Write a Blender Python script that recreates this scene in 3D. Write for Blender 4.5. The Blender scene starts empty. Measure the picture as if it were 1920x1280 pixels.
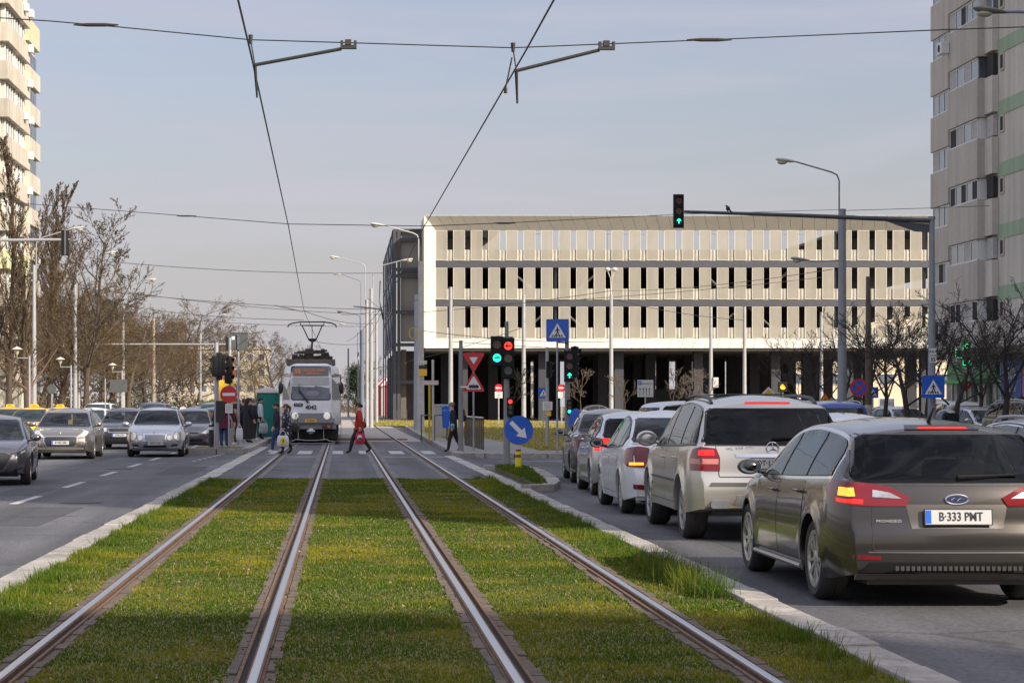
import bpy, bmesh, math, random
import numpy as np
from mathutils import Vector, Matrix
from mathutils.bvhtree import BVHTree
from mathutils.geometry import delaunay_2d_cdt
R=math.radians; PI=math.pi
rng=random.Random(7)
SC=bpy.context.scene; COL=SC.collection
F,H,CX,CY=3800.0,1.57,641.0,758.0      # focal length in photo pixels, eye height, vanishing point of the tracks
def PX(px,py,d): return Vector(((px-CX)*d/F, d, H-(py-CY)*d/F))
def XX(px,d): return (px-CX)*d/F
def ZZ(py,d): return H-(py-CY)*d/F
# ---------------------------------------------------------------- materials
_M={}
def M(name,col,rough=.6,metal=0,var=0,scale=6,bump=0,bscale=None,spec=.5,coat=0,emit=0,ecol=None,alpha=1,dark=None,big=0,bigs=.3,coatr=.03):
    if name in _M: return _M[name]
    m=bpy.data.materials.new(name); m.use_nodes=True; nt=m.node_tree; N=nt.nodes; Lk=nt.links
    b=N['Principled BSDF']; c=tuple(col)+(1,)
    b.inputs['Base Color'].default_value=c; b.inputs['Roughness'].default_value=rough; b.inputs['Metallic'].default_value=metal
    b.inputs['Specular IOR Level'].default_value=spec; b.inputs['Coat Weight'].default_value=coat; b.inputs['Coat Roughness'].default_value=coatr
    b.inputs['Alpha'].default_value=alpha
    if emit: b.inputs['Emission Color'].default_value=tuple(ecol or col)+(1,); b.inputs['Emission Strength'].default_value=emit
    tc=None
    if var or bump or big:
        tc=N.new('ShaderNodeTexCoord')
    cur=None
    def noise(s,det=4,ro=.6):
        n=N.new('ShaderNodeTexNoise'); n.inputs['Scale'].default_value=s; n.inputs['Detail'].default_value=det; n.inputs['Roughness'].default_value=ro
        Lk.new(tc.outputs['Object'],n.inputs['Vector']); return n
    if var:
        n=noise(scale,5,.65); r=N.new('ShaderNodeValToRGB'); lo=dark or tuple(x*(1-var) for x in col); hi=tuple(min(1,x*(1+var)) for x in col)
        r.color_ramp.elements[0].position=.3; r.color_ramp.elements[1].position=.7
        r.color_ramp.elements[0].color=tuple(lo)+(1,); r.color_ramp.elements[1].color=hi+(1,)
        Lk.new(n.outputs['Fac'],r.inputs['Fac']); cur=r.outputs['Color']
    if big:
        n=noise(bigs,3,.5); mr=N.new('ShaderNodeMapRange'); mr.inputs[1].default_value=.3; mr.inputs[2].default_value=.7; mr.inputs[3].default_value=1-big; mr.inputs[4].default_value=1+big
        Lk.new(n.outputs['Fac'],mr.inputs[0]); mx=N.new('ShaderNodeMix'); mx.data_type='RGBA'; mx.blend_type='MULTIPLY'; mx.inputs[0].default_value=1
        if cur: Lk.new(cur,mx.inputs[6])
        else: mx.inputs[6].default_value=c
        Lk.new(mr.outputs[0],mx.inputs[7]); cur=mx.outputs[2]
    if cur: Lk.new(cur,b.inputs['Base Color'])
    if bump:
        n=noise(bscale or scale*4,4); bp=N.new('ShaderNodeBump'); bp.inputs['Strength'].default_value=bump; bp.inputs['Distance'].default_value=.02
        Lk.new(n.outputs['Fac'],bp.inputs['Height']); Lk.new(bp.outputs[0],b.inputs['Normal'])
    _M[name]=m; return m
def paint(name,col,metal=.35,rough=.38,dirt=.12,dirtcol=(.18,.15,.11)):
    """car paint with a clear coat and road film towards the sills"""
    if name in _M: return _M[name]
    m=M(name,col,rough=rough,metal=metal,coat=.9,coatr=.05); nt=m.node_tree; N=nt.nodes; Lk=nt.links; b=N['Principled BSDF']
    tc=N.new('ShaderNodeTexCoord'); n=N.new('ShaderNodeTexNoise'); n.inputs['Scale'].default_value=3.5; n.inputs['Detail'].default_value=5
    Lk.new(tc.outputs['Object'],n.inputs['Vector']); sp=N.new('ShaderNodeSeparateXYZ'); Lk.new(tc.outputs['Object'],sp.inputs[0])
    mr=N.new('ShaderNodeMapRange'); mr.inputs[1].default_value=.75; mr.inputs[2].default_value=.15; mr.inputs[3].default_value=dirt*.25; mr.inputs[4].default_value=dirt*2.2
    Lk.new(sp.outputs['Z'],mr.inputs[0]); mu=N.new('ShaderNodeMath'); mu.operation='MULTIPLY'; Lk.new(mr.outputs[0],mu.inputs[0]); Lk.new(n.outputs['Fac'],mu.inputs[1])
    mx=N.new('ShaderNodeMix'); mx.data_type='RGBA'; mx.inputs[6].default_value=tuple(col)+(1,); mx.inputs[7].default_value=tuple(dirtcol)+(1,)
    Lk.new(mu.outputs[0],mx.inputs[0]); Lk.new(mx.outputs[2],b.inputs['Base Color'])
    r2=N.new('ShaderNodeMath'); r2.operation='MULTIPLY_ADD'; Lk.new(mu.outputs[0],r2.inputs[0]); r2.inputs[1].default_value=.8; r2.inputs[2].default_value=.06
    Lk.new(r2.outputs[0],b.inputs['Coat Roughness']); return m
def streaks(m,amt=.12,sc=(2.2,2.2,.12)):
    """rain streaks and weathering down a wall"""
    nt=m.node_tree; N=nt.nodes; Lk=nt.links; b=N['Principled BSDF']; tc=N.new('ShaderNodeTexCoord'); mp=N.new('ShaderNodeMapping'); mp.inputs['Scale'].default_value=sc; Lk.new(tc.outputs['Object'],mp.inputs[0])
    n=N.new('ShaderNodeTexNoise'); n.inputs['Scale'].default_value=1; n.inputs['Detail'].default_value=6; n.inputs['Roughness'].default_value=.65; Lk.new(mp.outputs[0],n.inputs['Vector'])
    mr=N.new('ShaderNodeMapRange'); mr.inputs[1].default_value=.35; mr.inputs[2].default_value=.7; mr.inputs[3].default_value=1+amt*.4; mr.inputs[4].default_value=1-amt; Lk.new(n.outputs['Fac'],mr.inputs[0])
    mx=N.new('ShaderNodeMix'); mx.data_type='RGBA'; mx.blend_type='MULTIPLY'; mx.inputs[0].default_value=1
    l=b.inputs['Base Color'].links
    if l: Lk.new(l[0].from_socket,mx.inputs[6])
    else: mx.inputs[6].default_value=b.inputs['Base Color'].default_value
    Lk.new(mr.outputs[0],mx.inputs[7]); Lk.new(mx.outputs[2],b.inputs['Base Color'])
# ---------------------------------------------------------------- mesh builder
class MB:
    def __init__(s): s.v=[]; s.f=[]; s.mi=[]; s.m=0
    def add(s,vs,fs):
        o=len(s.v); s.v.extend(tuple(p) for p in vs)
        for f in fs: s.f.append(tuple(i+o for i in f)); s.mi.append(s.m)
        return s
    def box(s,x0,x1,y0,y1,z0,z1):
        return s.add([(x0,y0,z0),(x1,y0,z0),(x1,y1,z0),(x0,y1,z0),(x0,y0,z1),(x1,y0,z1),(x1,y1,z1),(x0,y1,z1)],
            [(3,2,1,0),(4,5,6,7),(0,1,5,4),(1,2,6,5),(2,3,7,6),(3,0,4,7)])
    def cbox(s,c,sx,sy,sz): return s.box(c[0]-sx/2,c[0]+sx/2,c[1]-sy/2,c[1]+sy/2,c[2]-sz/2,c[2]+sz/2)
    def tube(s,pts,rad,n=8,cap=True):
        pts=[Vector(p) for p in pts]; k=len(pts)
        if not isinstance(rad,(list,tuple)): rad=[rad]*k
        vs=[]; u=None
        for i,p in enumerate(pts):
            t=(pts[min(i+1,k-1)]-pts[max(i-1,0)])
            if t.length<1e-9: t=Vector((0,0,1))
            t.normalize()
            if u is None:
                u=t.cross(Vector((0,0,1)) if abs(t.z)<.9 else Vector((1,0,0))).normalized()
            else:
                u=(u-t*u.dot(t))
                u=u.normalized() if u.length>1e-6 else t.orthogonal().normalized()
            w=t.cross(u)
            for j in range(n):
                a=2*PI*j/n; vs.append(p+(u*math.cos(a)+w*math.sin(a))*rad[i])
        fs=[(i*n+j,i*n+(j+1)%n,(i+1)*n+(j+1)%n,(i+1)*n+j) for i in range(k-1) for j in range(n)]
        if cap: fs+= [tuple(range(n-1,-1,-1)),tuple(range((k-1)*n,k*n))]
        return s.add(vs,fs)
    def lathe(s,prof,n=16,o=(0,0,0),axis='z'):
        vs=[]; o=Vector(o)
        for r,h in prof:
            for j in range(n):
                a=2*PI*j/n; c,q=r*math.cos(a),r*math.sin(a)
                vs.append(o+Vector({'z':(c,q,h),'x':(h,c,q),'y':(q,h,c)}[axis]))
        k=len(prof); fs=[(i*n+j,i*n+(j+1)%n,(i+1)*n+(j+1)%n,(i+1)*n+j) for i in range(k-1) for j in range(n)]
        fs+=[tuple(range(n-1,-1,-1)),tuple(range((k-1)*n,k*n))]
        return s.add(vs,fs)
    def prism(s,poly,axis,a,b):
        n=len(poly)
        def P(u,w,h): return {'x':(h,u,w),'y':(u,h,w),'z':(u,w,h)}[axis]
        vs=[P(u,w,a) for u,w in poly]+[P(u,w,b) for u,w in poly]
        ar=sum(poly[i][0]*poly[(i+1)%n][1]-poly[(i+1)%n][0]*poly[i][1] for i in range(n))
        fs=[tuple(range(n-1,-1,-1)),tuple(range(n,2*n))]+[(i,(i+1)%n,n+(i+1)%n,n+i) for i in range(n)]
        flip=(ar<0)!=(b<a)
        if axis=='y': flip=not flip
        if flip: fs=[f[::-1] for f in fs]
        return s.add(vs,fs)
    def ell(s,c,r,n=12,m=8):
        vs=[];fs=[]
        for i in range(m+1):
            th=PI*i/m
            for j in range(n):
                a=2*PI*j/n; vs.append((c[0]+r[0]*math.sin(th)*math.cos(a),c[1]+r[1]*math.sin(th)*math.sin(a),c[2]-r[2]*math.cos(th)))
        for i in range(m):
            for j in range(n): fs.append((i*n+j,i*n+(j+1)%n,(i+1)*n+(j+1)%n,(i+1)*n+j))
        return s.add(vs,fs)
    def quad(s,*p): return s.add(p,[tuple(range(len(p)))])
    def mesh(s,name,mats,smooth=False,bevel=0,merge=True,angle=35):
        me=bpy.data.meshes.new(name); me.from_pydata(s.v,[],s.f)
        for m in (mats if isinstance(mats,(list,tuple)) else [mats]): me.materials.append(m)
        me.polygons.foreach_set('material_index',s.mi)
        if bevel or merge:
            bm=bmesh.new(); bm.from_mesh(me)
            if merge: bmesh.ops.remove_doubles(bm,verts=bm.verts,dist=1e-5)
            if bevel:
                es=[e for e in bm.edges if len(e.link_faces)==2 and e.calc_face_angle(0)>.5]
                bmesh.ops.bevel(bm,geom=es,offset=bevel,segments=2,affect='EDGES',profile=.5,clamp_overlap=True)
            bm.to_mesh(me); bm.free()
        if smooth:
            me.polygons.foreach_set('use_smooth',[True]*len(me.polygons))
            me.set_sharp_from_angle(angle=R(angle))
        me.update(); return me
    def build(s,name,mats,parent=None,loc=None,rot=None,**k):
        return put(name,s.mesh(name,mats,**k),parent,loc,rot)
def put(name,me,parent=None,loc=None,rot=None):
    o=bpy.data.objects.new(name,me); COL.objects.link(o)
    if parent: o.parent=parent
    if loc is not None: o.location=loc
    if rot is not None: o.rotation_euler=rot
    return o
def tag(o,label,cat,group=None,kind=None):
    if label: o['label']=label
    if cat: o['category']=cat
    if group: o['group']=group
    if kind: o['kind']=kind
    return o
def thing(name,label,cat,loc=(0,0,0),rz=0,group=None):
    o=bpy.data.objects.new(name,None); COL.objects.link(o); o.location=loc; o.rotation_euler=(0,0,rz); o.empty_display_size=.3
    return tag(o,label,cat,group)
def struct(name,mb,mat,**k):
    o=mb.build(name,mat,**k); o['kind']='structure'; return o
KIDS={}
def dup(o,loc=None,rz=None,label=None,group=None,parent=None,scale=None):
    c=o.copy(); COL.objects.link(c)
    if parent: c.parent=parent
    for ch in list(o.children): dup(ch,parent=c)
    if loc is not None: c.location=loc
    if rz is not None: c.rotation_euler=(0,0,rz)
    if label: c['label']=label
    if group: c['group']=group
    if scale: c.scale=scale
    return c
def circ(r,n=24,cx=0,cy=0,a0=0): return [(cx+r*math.cos(a0+2*PI*i/n),cy+r*math.sin(a0+2*PI*i/n)) for i in range(n)]
def rrect(w,h,r,cx=0,cy=0,k=4):
    out=[]
    for sx,sy,a in ((1,1,0),(-1,1,90),(-1,-1,180),(1,-1,270)):
        for i in range(k+1):
            t=R(a+90*i/k); out.append((cx+sx*(w/2-r)+r*math.cos(t),cy+sy*(h/2-r)+r*math.sin(t)))
    return out
def text(name,s,size,mat,parent=None,loc=(0,0,0),rot=(PI/2,0,0),align='CENTER',depth=.002,sx=1,bold=0,space=1):
    cu=bpy.data.curves.new(name,'FONT'); cu.body=s; cu.size=size; cu.align_x=align; cu.align_y='CENTER'; cu.extrude=depth; cu.offset=bold*size; cu.space_character=space; cu.resolution_u=3
    t=bpy.data.objects.new('tmp',cu); COL.objects.link(t)
    me=bpy.data.meshes.new_from_object(t); bpy.data.objects.remove(t); bpy.data.curves.remove(cu)
    me.materials.clear(); me.materials.append(mat); me.name=name
    if sx!=1:
        for v in me.vertices: v.co.x*=sx
    return put(name,me,parent,loc,rot)
# ---------------------------------------------------------------- shared materials
STEEL=M('galvanised_steel',(.42,.43,.45),.45,.5,var=.15,scale=3)
CONC=M('pole_concrete',(.52,.51,.48),.8,var=.12,scale=2,big=.12)
WHITEPOLE=M('white_painted_steel',(.36,.36,.36),.5,.1,var=.1,scale=2)
DKSTEEL=M('dark_steel',(.16,.17,.18),.5,.4,var=.2,scale=4)
WIRE=M('contact_wire',(.05,.045,.042),.5,.5)
BLACKP=M('black_plastic',(.025,.025,.027),.45,var=.2,scale=10)
RUBBER=M('tyre_rubber',(.03,.029,.028),.85,var=.3,scale=8,dark=(.05,.045,.04))
ALLOY=M('alloy_metal',(.5,.5,.49),.35,.75,var=.2,scale=9)
CHROME=M('chrome',(.75,.75,.75),.15,1)
def clear_glass(name,tint,ior=1.5):
    m=bpy.data.materials.new(name); m.use_nodes=True; nt=m.node_tree; N=nt.nodes; Lk=nt.links; N.remove(N['Principled BSDF'])
    t=N.new('ShaderNodeBsdfTransparent'); t.inputs[0].default_value=tuple(tint)+(1,); g=N.new('ShaderNodeBsdfGlossy'); g.inputs['Roughness'].default_value=.02; g.inputs['Color'].default_value=(.92,.95,.97,1)
    f=N.new('ShaderNodeFresnel'); f.inputs[0].default_value=ior; x=N.new('ShaderNodeMixShader'); Lk.new(f.outputs[0],x.inputs[0]); Lk.new(t.outputs[0],x.inputs[1]); Lk.new(g.outputs[0],x.inputs[2]); Lk.new(x.outputs[0],N['Material Output'].inputs[0]); return m
TINTG=clear_glass('tinted_car_glass',(.33,.37,.38),1.36); CLEARG=clear_glass('clear_car_glass',(.52,.6,.58),1.32)
GLASS=M('dark_window_glass',(.012,.016,.019),.03,spec=.5)
WINDSCR=M('windscreen_glass',(.012,.022,.025),.03,spec=.45)
REDLENS=M('red_lens',(.17,.004,.008),.12,coat=.6)
REDLIT=M('lit_brake_lamp',(.4,.012,.01),.2,emit=.6,ecol=(1,.03,.015))
AMBERLIT=M('lit_amber_lamp',(.9,.4,.05),.2,emit=1.2,ecol=(1,.36,.03))
CLEARLENS=M('clear_lens',(.42,.43,.44),.2,.6,var=.35,scale=14,coat=.6)
HEADLIT=M('lit_headlamp',(.5,.5,.49),.15,.4,var=.45,scale=11,emit=.16,ecol=(1,.93,.8),coat=.8)
PLATEW=M('plate_white',(.5,.5,.49),.5); WIPER=M('wiper_rubber',(.012,.012,.012),.8,spec=.2); BADGE=M('badge_silver',(.42,.42,.42),.4)
SIGNRED=M('sign_red',(.55,.02,.03),.4,coat=.3); SIGNBLUE=M('sign_blue',(.01,.11,.55),.4,coat=.3,var=.1,scale=4)
SIGNWHITE=M('sign_white',(.78,.78,.76),.45); SIGNBLACK=M('sign_black',(.02,.02,.02),.5); SIGNYEL=M('sign_yellow',(.85,.5,.03),.45)
SIGNGREY=M('sign_back_grey',(.11,.115,.11),.55,.3,var=.15,scale=5)
SKIN=M('skin',(.55,.33,.23),.55); HAIRB=M('dark_hair',(.02,.015,.012),.6); HAIRBR=M('brown_hair',(.11,.045,.025),.55); HAIRG=M('grey_hair',(.16,.15,.14),.6)
# ---------------------------------------------------------------- world, sun, camera
SUN_EL=30.0; SUN_AZ=135.0    # clockwise from +Y: behind the camera to the right
w=bpy.data.worlds.new('World'); SC.world=w; w.use_nodes=True; nt=w.node_tree; N=nt.nodes; Lk=nt.links
bg=N['Background']; bg.inputs['Strength'].default_value=.1
sky=N.new('ShaderNodeTexSky'); sky.sky_type='NISHITA'; sky.sun_disc=False; sky.sun_elevation=R(SUN_EL); sky.sun_rotation=R(SUN_AZ)
sky.air_density=1.3; sky.dust_density=3.0; sky.ozone_density=1.6; sky.altitude=90
tc=N.new('ShaderNodeTexCoord'); mp=N.new('ShaderNodeMapping'); mp.inputs['Scale'].default_value=(2.2,2.2,16); mp.inputs['Rotation'].default_value=(0,R(12),R(20))
Lk.new(tc.outputs['Generated'],mp.inputs[0])
nz=N.new('ShaderNodeTexNoise'); nz.inputs['Scale'].default_value=1.6; nz.inputs['Detail'].default_value=6; nz.inputs['Roughness'].default_value=.55; nz.inputs['Distortion'].default_value=.6
Lk.new(mp.outputs[0],nz.inputs['Vector'])
cr=N.new('ShaderNodeValToRGB'); cr.color_ramp.elements[0].position=.4; cr.color_ramp.elements[1].position=.68
cr.color_ramp.elements[0].color=(.25,.25,.25,1); cr.color_ramp.elements[1].color=(.97,.93,.93,1)
Lk.new(nz.outputs['Fac'],cr.inputs[0])
sx=N.new('ShaderNodeSeparateXYZ'); Lk.new(tc.outputs['Generated'],sx.inputs[0])
hz=N.new('ShaderNodeMapRange'); hz.inputs[1].default_value=.0; hz.inputs[2].default_value=.17; hz.inputs[3].default_value=.96; hz.inputs[4].default_value=0; Lk.new(sx.outputs['Z'],hz.inputs[0])
mxm=N.new('ShaderNodeMath'); mxm.operation='MAXIMUM'; Lk.new(cr.outputs[0],mxm.inputs[0]); Lk.new(hz.outputs[0],mxm.inputs[1])
hi=N.new('ShaderNodeMapRange'); hi.inputs[1].default_value=.24; hi.inputs[2].default_value=.7; hi.inputs[3].default_value=1; hi.inputs[4].default_value=2.15; Lk.new(sx.outputs['Z'],hi.inputs[0])  # veil brightened overhead, above the view, to add fill light
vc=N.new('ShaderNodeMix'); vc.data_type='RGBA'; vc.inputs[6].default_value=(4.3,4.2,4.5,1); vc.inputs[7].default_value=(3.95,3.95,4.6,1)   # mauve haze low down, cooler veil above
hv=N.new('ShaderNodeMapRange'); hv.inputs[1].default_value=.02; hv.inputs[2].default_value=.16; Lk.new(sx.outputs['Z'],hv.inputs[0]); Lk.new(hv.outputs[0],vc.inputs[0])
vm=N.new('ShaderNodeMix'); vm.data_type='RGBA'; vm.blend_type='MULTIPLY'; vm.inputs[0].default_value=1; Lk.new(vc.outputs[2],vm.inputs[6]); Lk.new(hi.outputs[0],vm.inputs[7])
tn=N.new('ShaderNodeMix'); tn.data_type='RGBA'; tn.blend_type='MULTIPLY'; tn.inputs[0].default_value=1; tn.inputs[7].default_value=(1.06,.95,1.04,1); Lk.new(sky.outputs[0],tn.inputs[6])
mx=N.new('ShaderNodeMix'); mx.data_type='RGBA'
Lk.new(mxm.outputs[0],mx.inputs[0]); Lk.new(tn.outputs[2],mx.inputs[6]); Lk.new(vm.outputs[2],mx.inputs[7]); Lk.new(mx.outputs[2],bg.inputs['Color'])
sl=bpy.data.lights.new('sun','SUN'); sl.energy=4.5; sl.angle=R(.6); sl.color=(1,.9,.76); so=bpy.data.objects.new('sun',sl); COL.objects.link(so)
ce=math.cos(R(SUN_EL)); SD=Vector((ce*math.sin(R(SUN_AZ)),ce*math.cos(R(SUN_AZ)),math.sin(R(SUN_EL))))
so.rotation_euler=(SD).to_track_quat('Z','Y').to_euler(); so.location=(30,-30,60)
cam=bpy.data.cameras.new('camera'); co=bpy.data.objects.new('camera',cam); COL.objects.link(co); SC.camera=co
cam.sensor_width=36; cam.lens=F/1920*36; cam.clip_end=3000; cam.clip_start=.5
co.location=(0,0,H); co.rotation_euler=(PI/2,0,0); cam.shift_x=(960-CX)/1920; cam.shift_y=(CY-640)/1920
cam.dof.use_dof=False
vs=SC.view_settings; vs.view_transform='Standard'; vs.look='None'; vs.exposure=.5; vs.gamma=1
try: SC.cycles.use_denoising=True; SC.cycles.max_bounces=6; SC.cycles.transparent_max_bounces=12
except Exception: pass
# ================================================================ ground, roads, kerbs
ASPH=M('asphalt',(.092,.091,.095),.72,var=.42,scale=26,bump=.35,bscale=120,big=.22,bigs=.35)
def asphalt_detail(m):
    nt=m.node_tree; N=nt.nodes; Lk=nt.links; b=N['Principled BSDF']
    tc=N.new('ShaderNodeTexCoord'); mp=N.new('ShaderNodeMapping'); mp.inputs['Scale'].default_value=(1.3,.06,1); Lk.new(tc.outputs['Object'],mp.inputs[0])
    n=N.new('ShaderNodeTexNoise'); n.inputs['Scale'].default_value=1; n.inputs['Detail'].default_value=4; Lk.new(mp.outputs[0],n.inputs['Vector'])
    mr=N.new('ShaderNodeMapRange'); mr.inputs[1].default_value=.35; mr.inputs[2].default_value=.65; mr.inputs[3].default_value=.68; mr.inputs[4].default_value=1.35; Lk.new(n.outputs['Fac'],mr.inputs[0])
    v=N.new('ShaderNodeTexVoronoi'); v.feature='DISTANCE_TO_EDGE'; v.inputs['Scale'].default_value=.28; 
    n2=N.new('ShaderNodeTexNoise'); n2.inputs['Scale'].default_value=1.5; n2.inputs['Detail'].default_value=6; Lk.new(tc.outputs['Object'],n2.inputs['Vector'])
    ad=N.new('ShaderNodeMix'); ad.data_type='VECTOR'; ad.inputs[0].default_value=.35; Lk.new(tc.outputs['Object'],ad.inputs[4]); Lk.new(n2.outputs['Color'],ad.inputs[5]); Lk.new(ad.outputs[1],v.inputs['Vector'])
    cr=N.new('ShaderNodeMapRange'); cr.inputs[1].default_value=.0; cr.inputs[2].default_value=.012; cr.inputs[3].default_value=.55; cr.inputs[4].default_value=1; Lk.new(v.outputs['Distance'],cr.inputs[0])
    mu=N.new('ShaderNodeMath'); mu.operation='MULTIPLY'; Lk.new(mr.outputs[0],mu.inputs[0]); Lk.new(cr.outputs[0],mu.inputs[1])
    src=b.inputs['Base Color'].links[0].from_socket; mx=N.new('ShaderNodeMix'); mx.data_type='RGBA'; mx.blend_type='MULTIPLY'; mx.inputs[0].default_value=1
    Lk.new(src,mx.inputs[6]); Lk.new(mu.outputs[0],mx.inputs[7]); Lk.new(mx.outputs[2],b.inputs['Base Color'])
asphalt_detail(ASPH)
SLABC=M('pale_concrete',(.36,.33,.29),.8,var=.12,scale=3,big=.12,bump=.15)
KERBM=M('kerb_stone',(.34,.315,.28),.85,var=.3,scale=7,bump=.4,big=.25,bigs=.9)
PAVE=M('paving',(.25,.24,.225),.8,var=.16,scale=5,bump=.2,big=.1)
GRSOIL=M('turf_soil',(.12,.115,.025),.9,var=.5,scale=18,bump=.6,bscale=60,big=.25,bigs=.8)
DRYGRASS=M('dry_lawn',(.3,.26,.09),.9,var=.4,scale=9,bump=.7,bscale=25,big=.3,bigs=.25)
PARKG=M('park_ground',(.13,.11,.06),.9,var=.4,scale=4,bump=.5,big=.25,bigs=.2)
WLINE=M('road_paint',(.46,.46,.44),.7,var=.25,scale=14)
m=MB(); n=64; m.add([(1600*math.cos(2*PI*i/n),1600*math.sin(2*PI*i/n),-.12) for i in range(n)],[tuple(range(n))]); struct('ground',m,PARKG)
def sheet(name,poly,z,mat):
    m=MB(); m.add([(x,y,z) for x,y in poly],[tuple(range(len(poly)))]); return struct(name,m,mat)
def slab(name,poly,z0,z1,mat):
    m=MB(); m.prism(poly,'z',z0,z1); return struct(name,m,mat)
sheet('road',[(-17.5,-40),(30,-40),(30,64),(90,64),(90,66),(14,66),(14,200),(90,200),(90,184),(-17.5,184)][:0] or [(-17.5,-40),(34,-40),(34,195),(95,195),(95,212),(-17.5,212),(-17.5,-40)][:-1],-.05,ASPH)
sheet('road',[(-17.5,212.01),(-3,212.01),(-3,700),(-17.5,700)],-.05,ASPH)
slab('track_bed',[(-2.78,-30),(3.18,-30),(3.18,43),(-2.78,43)],-.1,0,GRSOIL)
slab('crossing',[(-3.0,43.01),(3.4,43.01),(3.4,86),(-3.0,86)],-.1,-.004,ASPH)
slab('track_slab',[(-3.0,86.01),(3.4,86.01),(3.7,212),(60,212),(60,222),(3,222),(3,420),(-3,420)],-.1,-.003,SLABC)
slab('pavement',[(-30,30),(-17.6,30),(-17.6,420),(-30,420)],-.1,.06,PAVE)
slab('pavement',[(3.72,61.2),(29,61.2),(29,65.5),(6.3,65.5),(6.3,88),(3.95,88)],-.1,.085,PAVE)
slab('lawn',[(3.98,88.01),(6.31,88.01),(6.31,65.51),(17,65.51),(17,186),(2.3,186),(2.3,150),(4.35,140)],-.1,.08,DRYGRASS)
slab('pavement',[(17.01,72),(34,72),(34,190),(17.01,190)],-.1,.03,PAVE)
slab('lawn',[(-3,230),(-.5,230),(-.5,420),(-3,420)],-.1,.06,DRYGRASS)
def kerb_line(m,pts,w=.28,z0=-.1,z1=.1,seg=1.0,gap=.034):
    """stones laid along a polyline, to the left of its direction"""
    for (x0,y0),(x1,y1) in zip(pts,pts[1:]):
        L=math.hypot(x1-x0,y1-y0); k=max(1,round(L/seg)); tx,ty=(x1-x0)/L,(y1-y0)/L; nx,ny=-ty,tx
        for i in range(k):
            a=L*i/k+gap/2; b=L*(i+1)/k-gap/2; j=rng.uniform(-.012,.012)
            P=[(x0+tx*a+nx*j,y0+ty*a+ny*j),(x0+tx*b+nx*j,y0+ty*b+ny*j),(x0+tx*b+nx*(w+j),y0+ty*b+ny*(w+j)),(x0+tx*a+nx*(w+j),y0+ty*a+ny*(w+j))]
            m.prism(P,'z',z0,z1+rng.uniform(-.008,.008))
m=MB(); kerb_line(m,[(-2.78,-10),(-2.78,43)],.27,z1=.03); struct('kerb',m,KERBM,bevel=.008)
m=MB(); kerb_line(m,[(3.45,-10),(3.45,37)],.27,z1=.03); kerb_line(m,[(3.45,37),(3.45,43)],.27,z1=.03); struct('kerb',m,KERBM,bevel=.008)
m=MB(); kerb_line(m,[(-2.72,43.05),(-2.72,75)],.34,z1=.004); kerb_line(m,[(3.5,43.05),(3.42,62)],.3,z1=.004); struct('kerb',m,M('flush_kerb',(.46,.44,.4),.8,var=.15,scale=6))
m=MB(); kerb_line(m,[(3.42,62.0),(3.8,100),(4.35,140)],-.3,z1=.1); kerb_line(m,[(29,60.9),(5.2,60.9),(4.3,61.0),(3.75,61.4),(3.45,62)],-.3,z1=.1); struct('kerb',m,KERBM,bevel=.01)
m=MB(); kerb_line(m,[(4.35,140),(2.3,150),(2.3,186)],-.25,z1=.1); struct('kerb',m,KERBM)
# islands
isl=[(3.46,37.2),(3.95,37.6),(4.25,39.5),(4.45,42),(4.6,46),(4.55,48.6),(4.2,49.4),(3.5,49.6)]
m=MB(); kerb_line(m,isl[::1],.26,z1=.09,seg=.8); struct('kerb',m,KERBM,bevel=.008)
slab('lawn',[(3.72,38),(3.85,38.1),(4.02,39.6),(4.2,42),(4.33,46),(4.28,48.3),(4.1,49.0),(3.72,49.2)],-.1,.07,GRSOIL)
m=MB(); kerb_line(m,[(-5.0,66.2),(-3.2,66.2),(-3.0,67.0),(-3.0,86)],.25,z1=.14); kerb_line(m,[(-5.05,112),(-5.05,66.2)],.2,z1=.14); kerb_line(m,[(-3.0,86),(-3.0,112)],.25,z1=.14); struct('kerb',m,KERBM,bevel=.01)
slab('lawn',[(-4.84,66.5),(-3.3,66.5),(-3.26,68.4),(-4.84,68.4)],-.1,.11,GRSOIL)
slab('platform',[(-4.84,68.41),(-3.26,68.41),(-3.26,112),(-4.84,112)],-.1,.13,PAVE)
m=MB(); kerb_line(m,[(-17.5,30),(-17.5,200)],.25,z1=.1,seg=2); struct('kerb',m,KERBM)
# road markings
m=MB()
for y in np.arange(20,200,6.5):        # lane dashes on the left carriageway
    q=-5.42-.008*(y-33); m.box(q,q+.14,y,y+2.8,-.049,-.046)
for y in np.arange(64,200,6.0): m.box(-10.5,-10.36,y,y+2.2,-.049,-.046)
for i in range(7): m.box(-2.9+.06*i-1.4,-2.78+.06*i-1.4,58+i*1.3,58.5+i*1.3,-.049,-.046)
m.box(4.5,7.2,57.6,57.8,-.049,-.046)
for y in np.arange(14,60,6.0): m.box(7.3,7.44,y,y+2.5,-.049,-.046)
struct('lane_markings',m,WLINE)
m=MB()
for x,y,w_,l_ in ((-4.6,27,1.1,5),(-5.9,36,.8,3.2),(-3.9,47,.9,6),(-9.3,44,1.2,7),(-5.0,20,.7,2.6),(4.9,21.6,1.0,2.6),(8.6,18,1.2,6),(6.3,33,.9,7),(9.5,38,2.2,3)): m.box(x-w_/2,x+w_/2,y,y+l_,-.0495,-.0475)
struct('road_patches',m,M('asphalt_patch',(.07,.07,.074),.85,var=.3,scale=30,bump=.3,bscale=120))
m=MB()
for x,y in ((-4.3,33.5),(-5.6,51),(-9.0,58),(5.6,22.4),(8.2,27.5),(1.2,53.5),(-1.6,49.0)):
    z0=-.0495 if abs(x)>3.4 or x<-3 else -.0035; m.prism(circ(.36,20,x,y),'z',z0,z0+.004); m.prism(circ(.3,20,x,y),'z',z0+.004,z0+.007)
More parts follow.
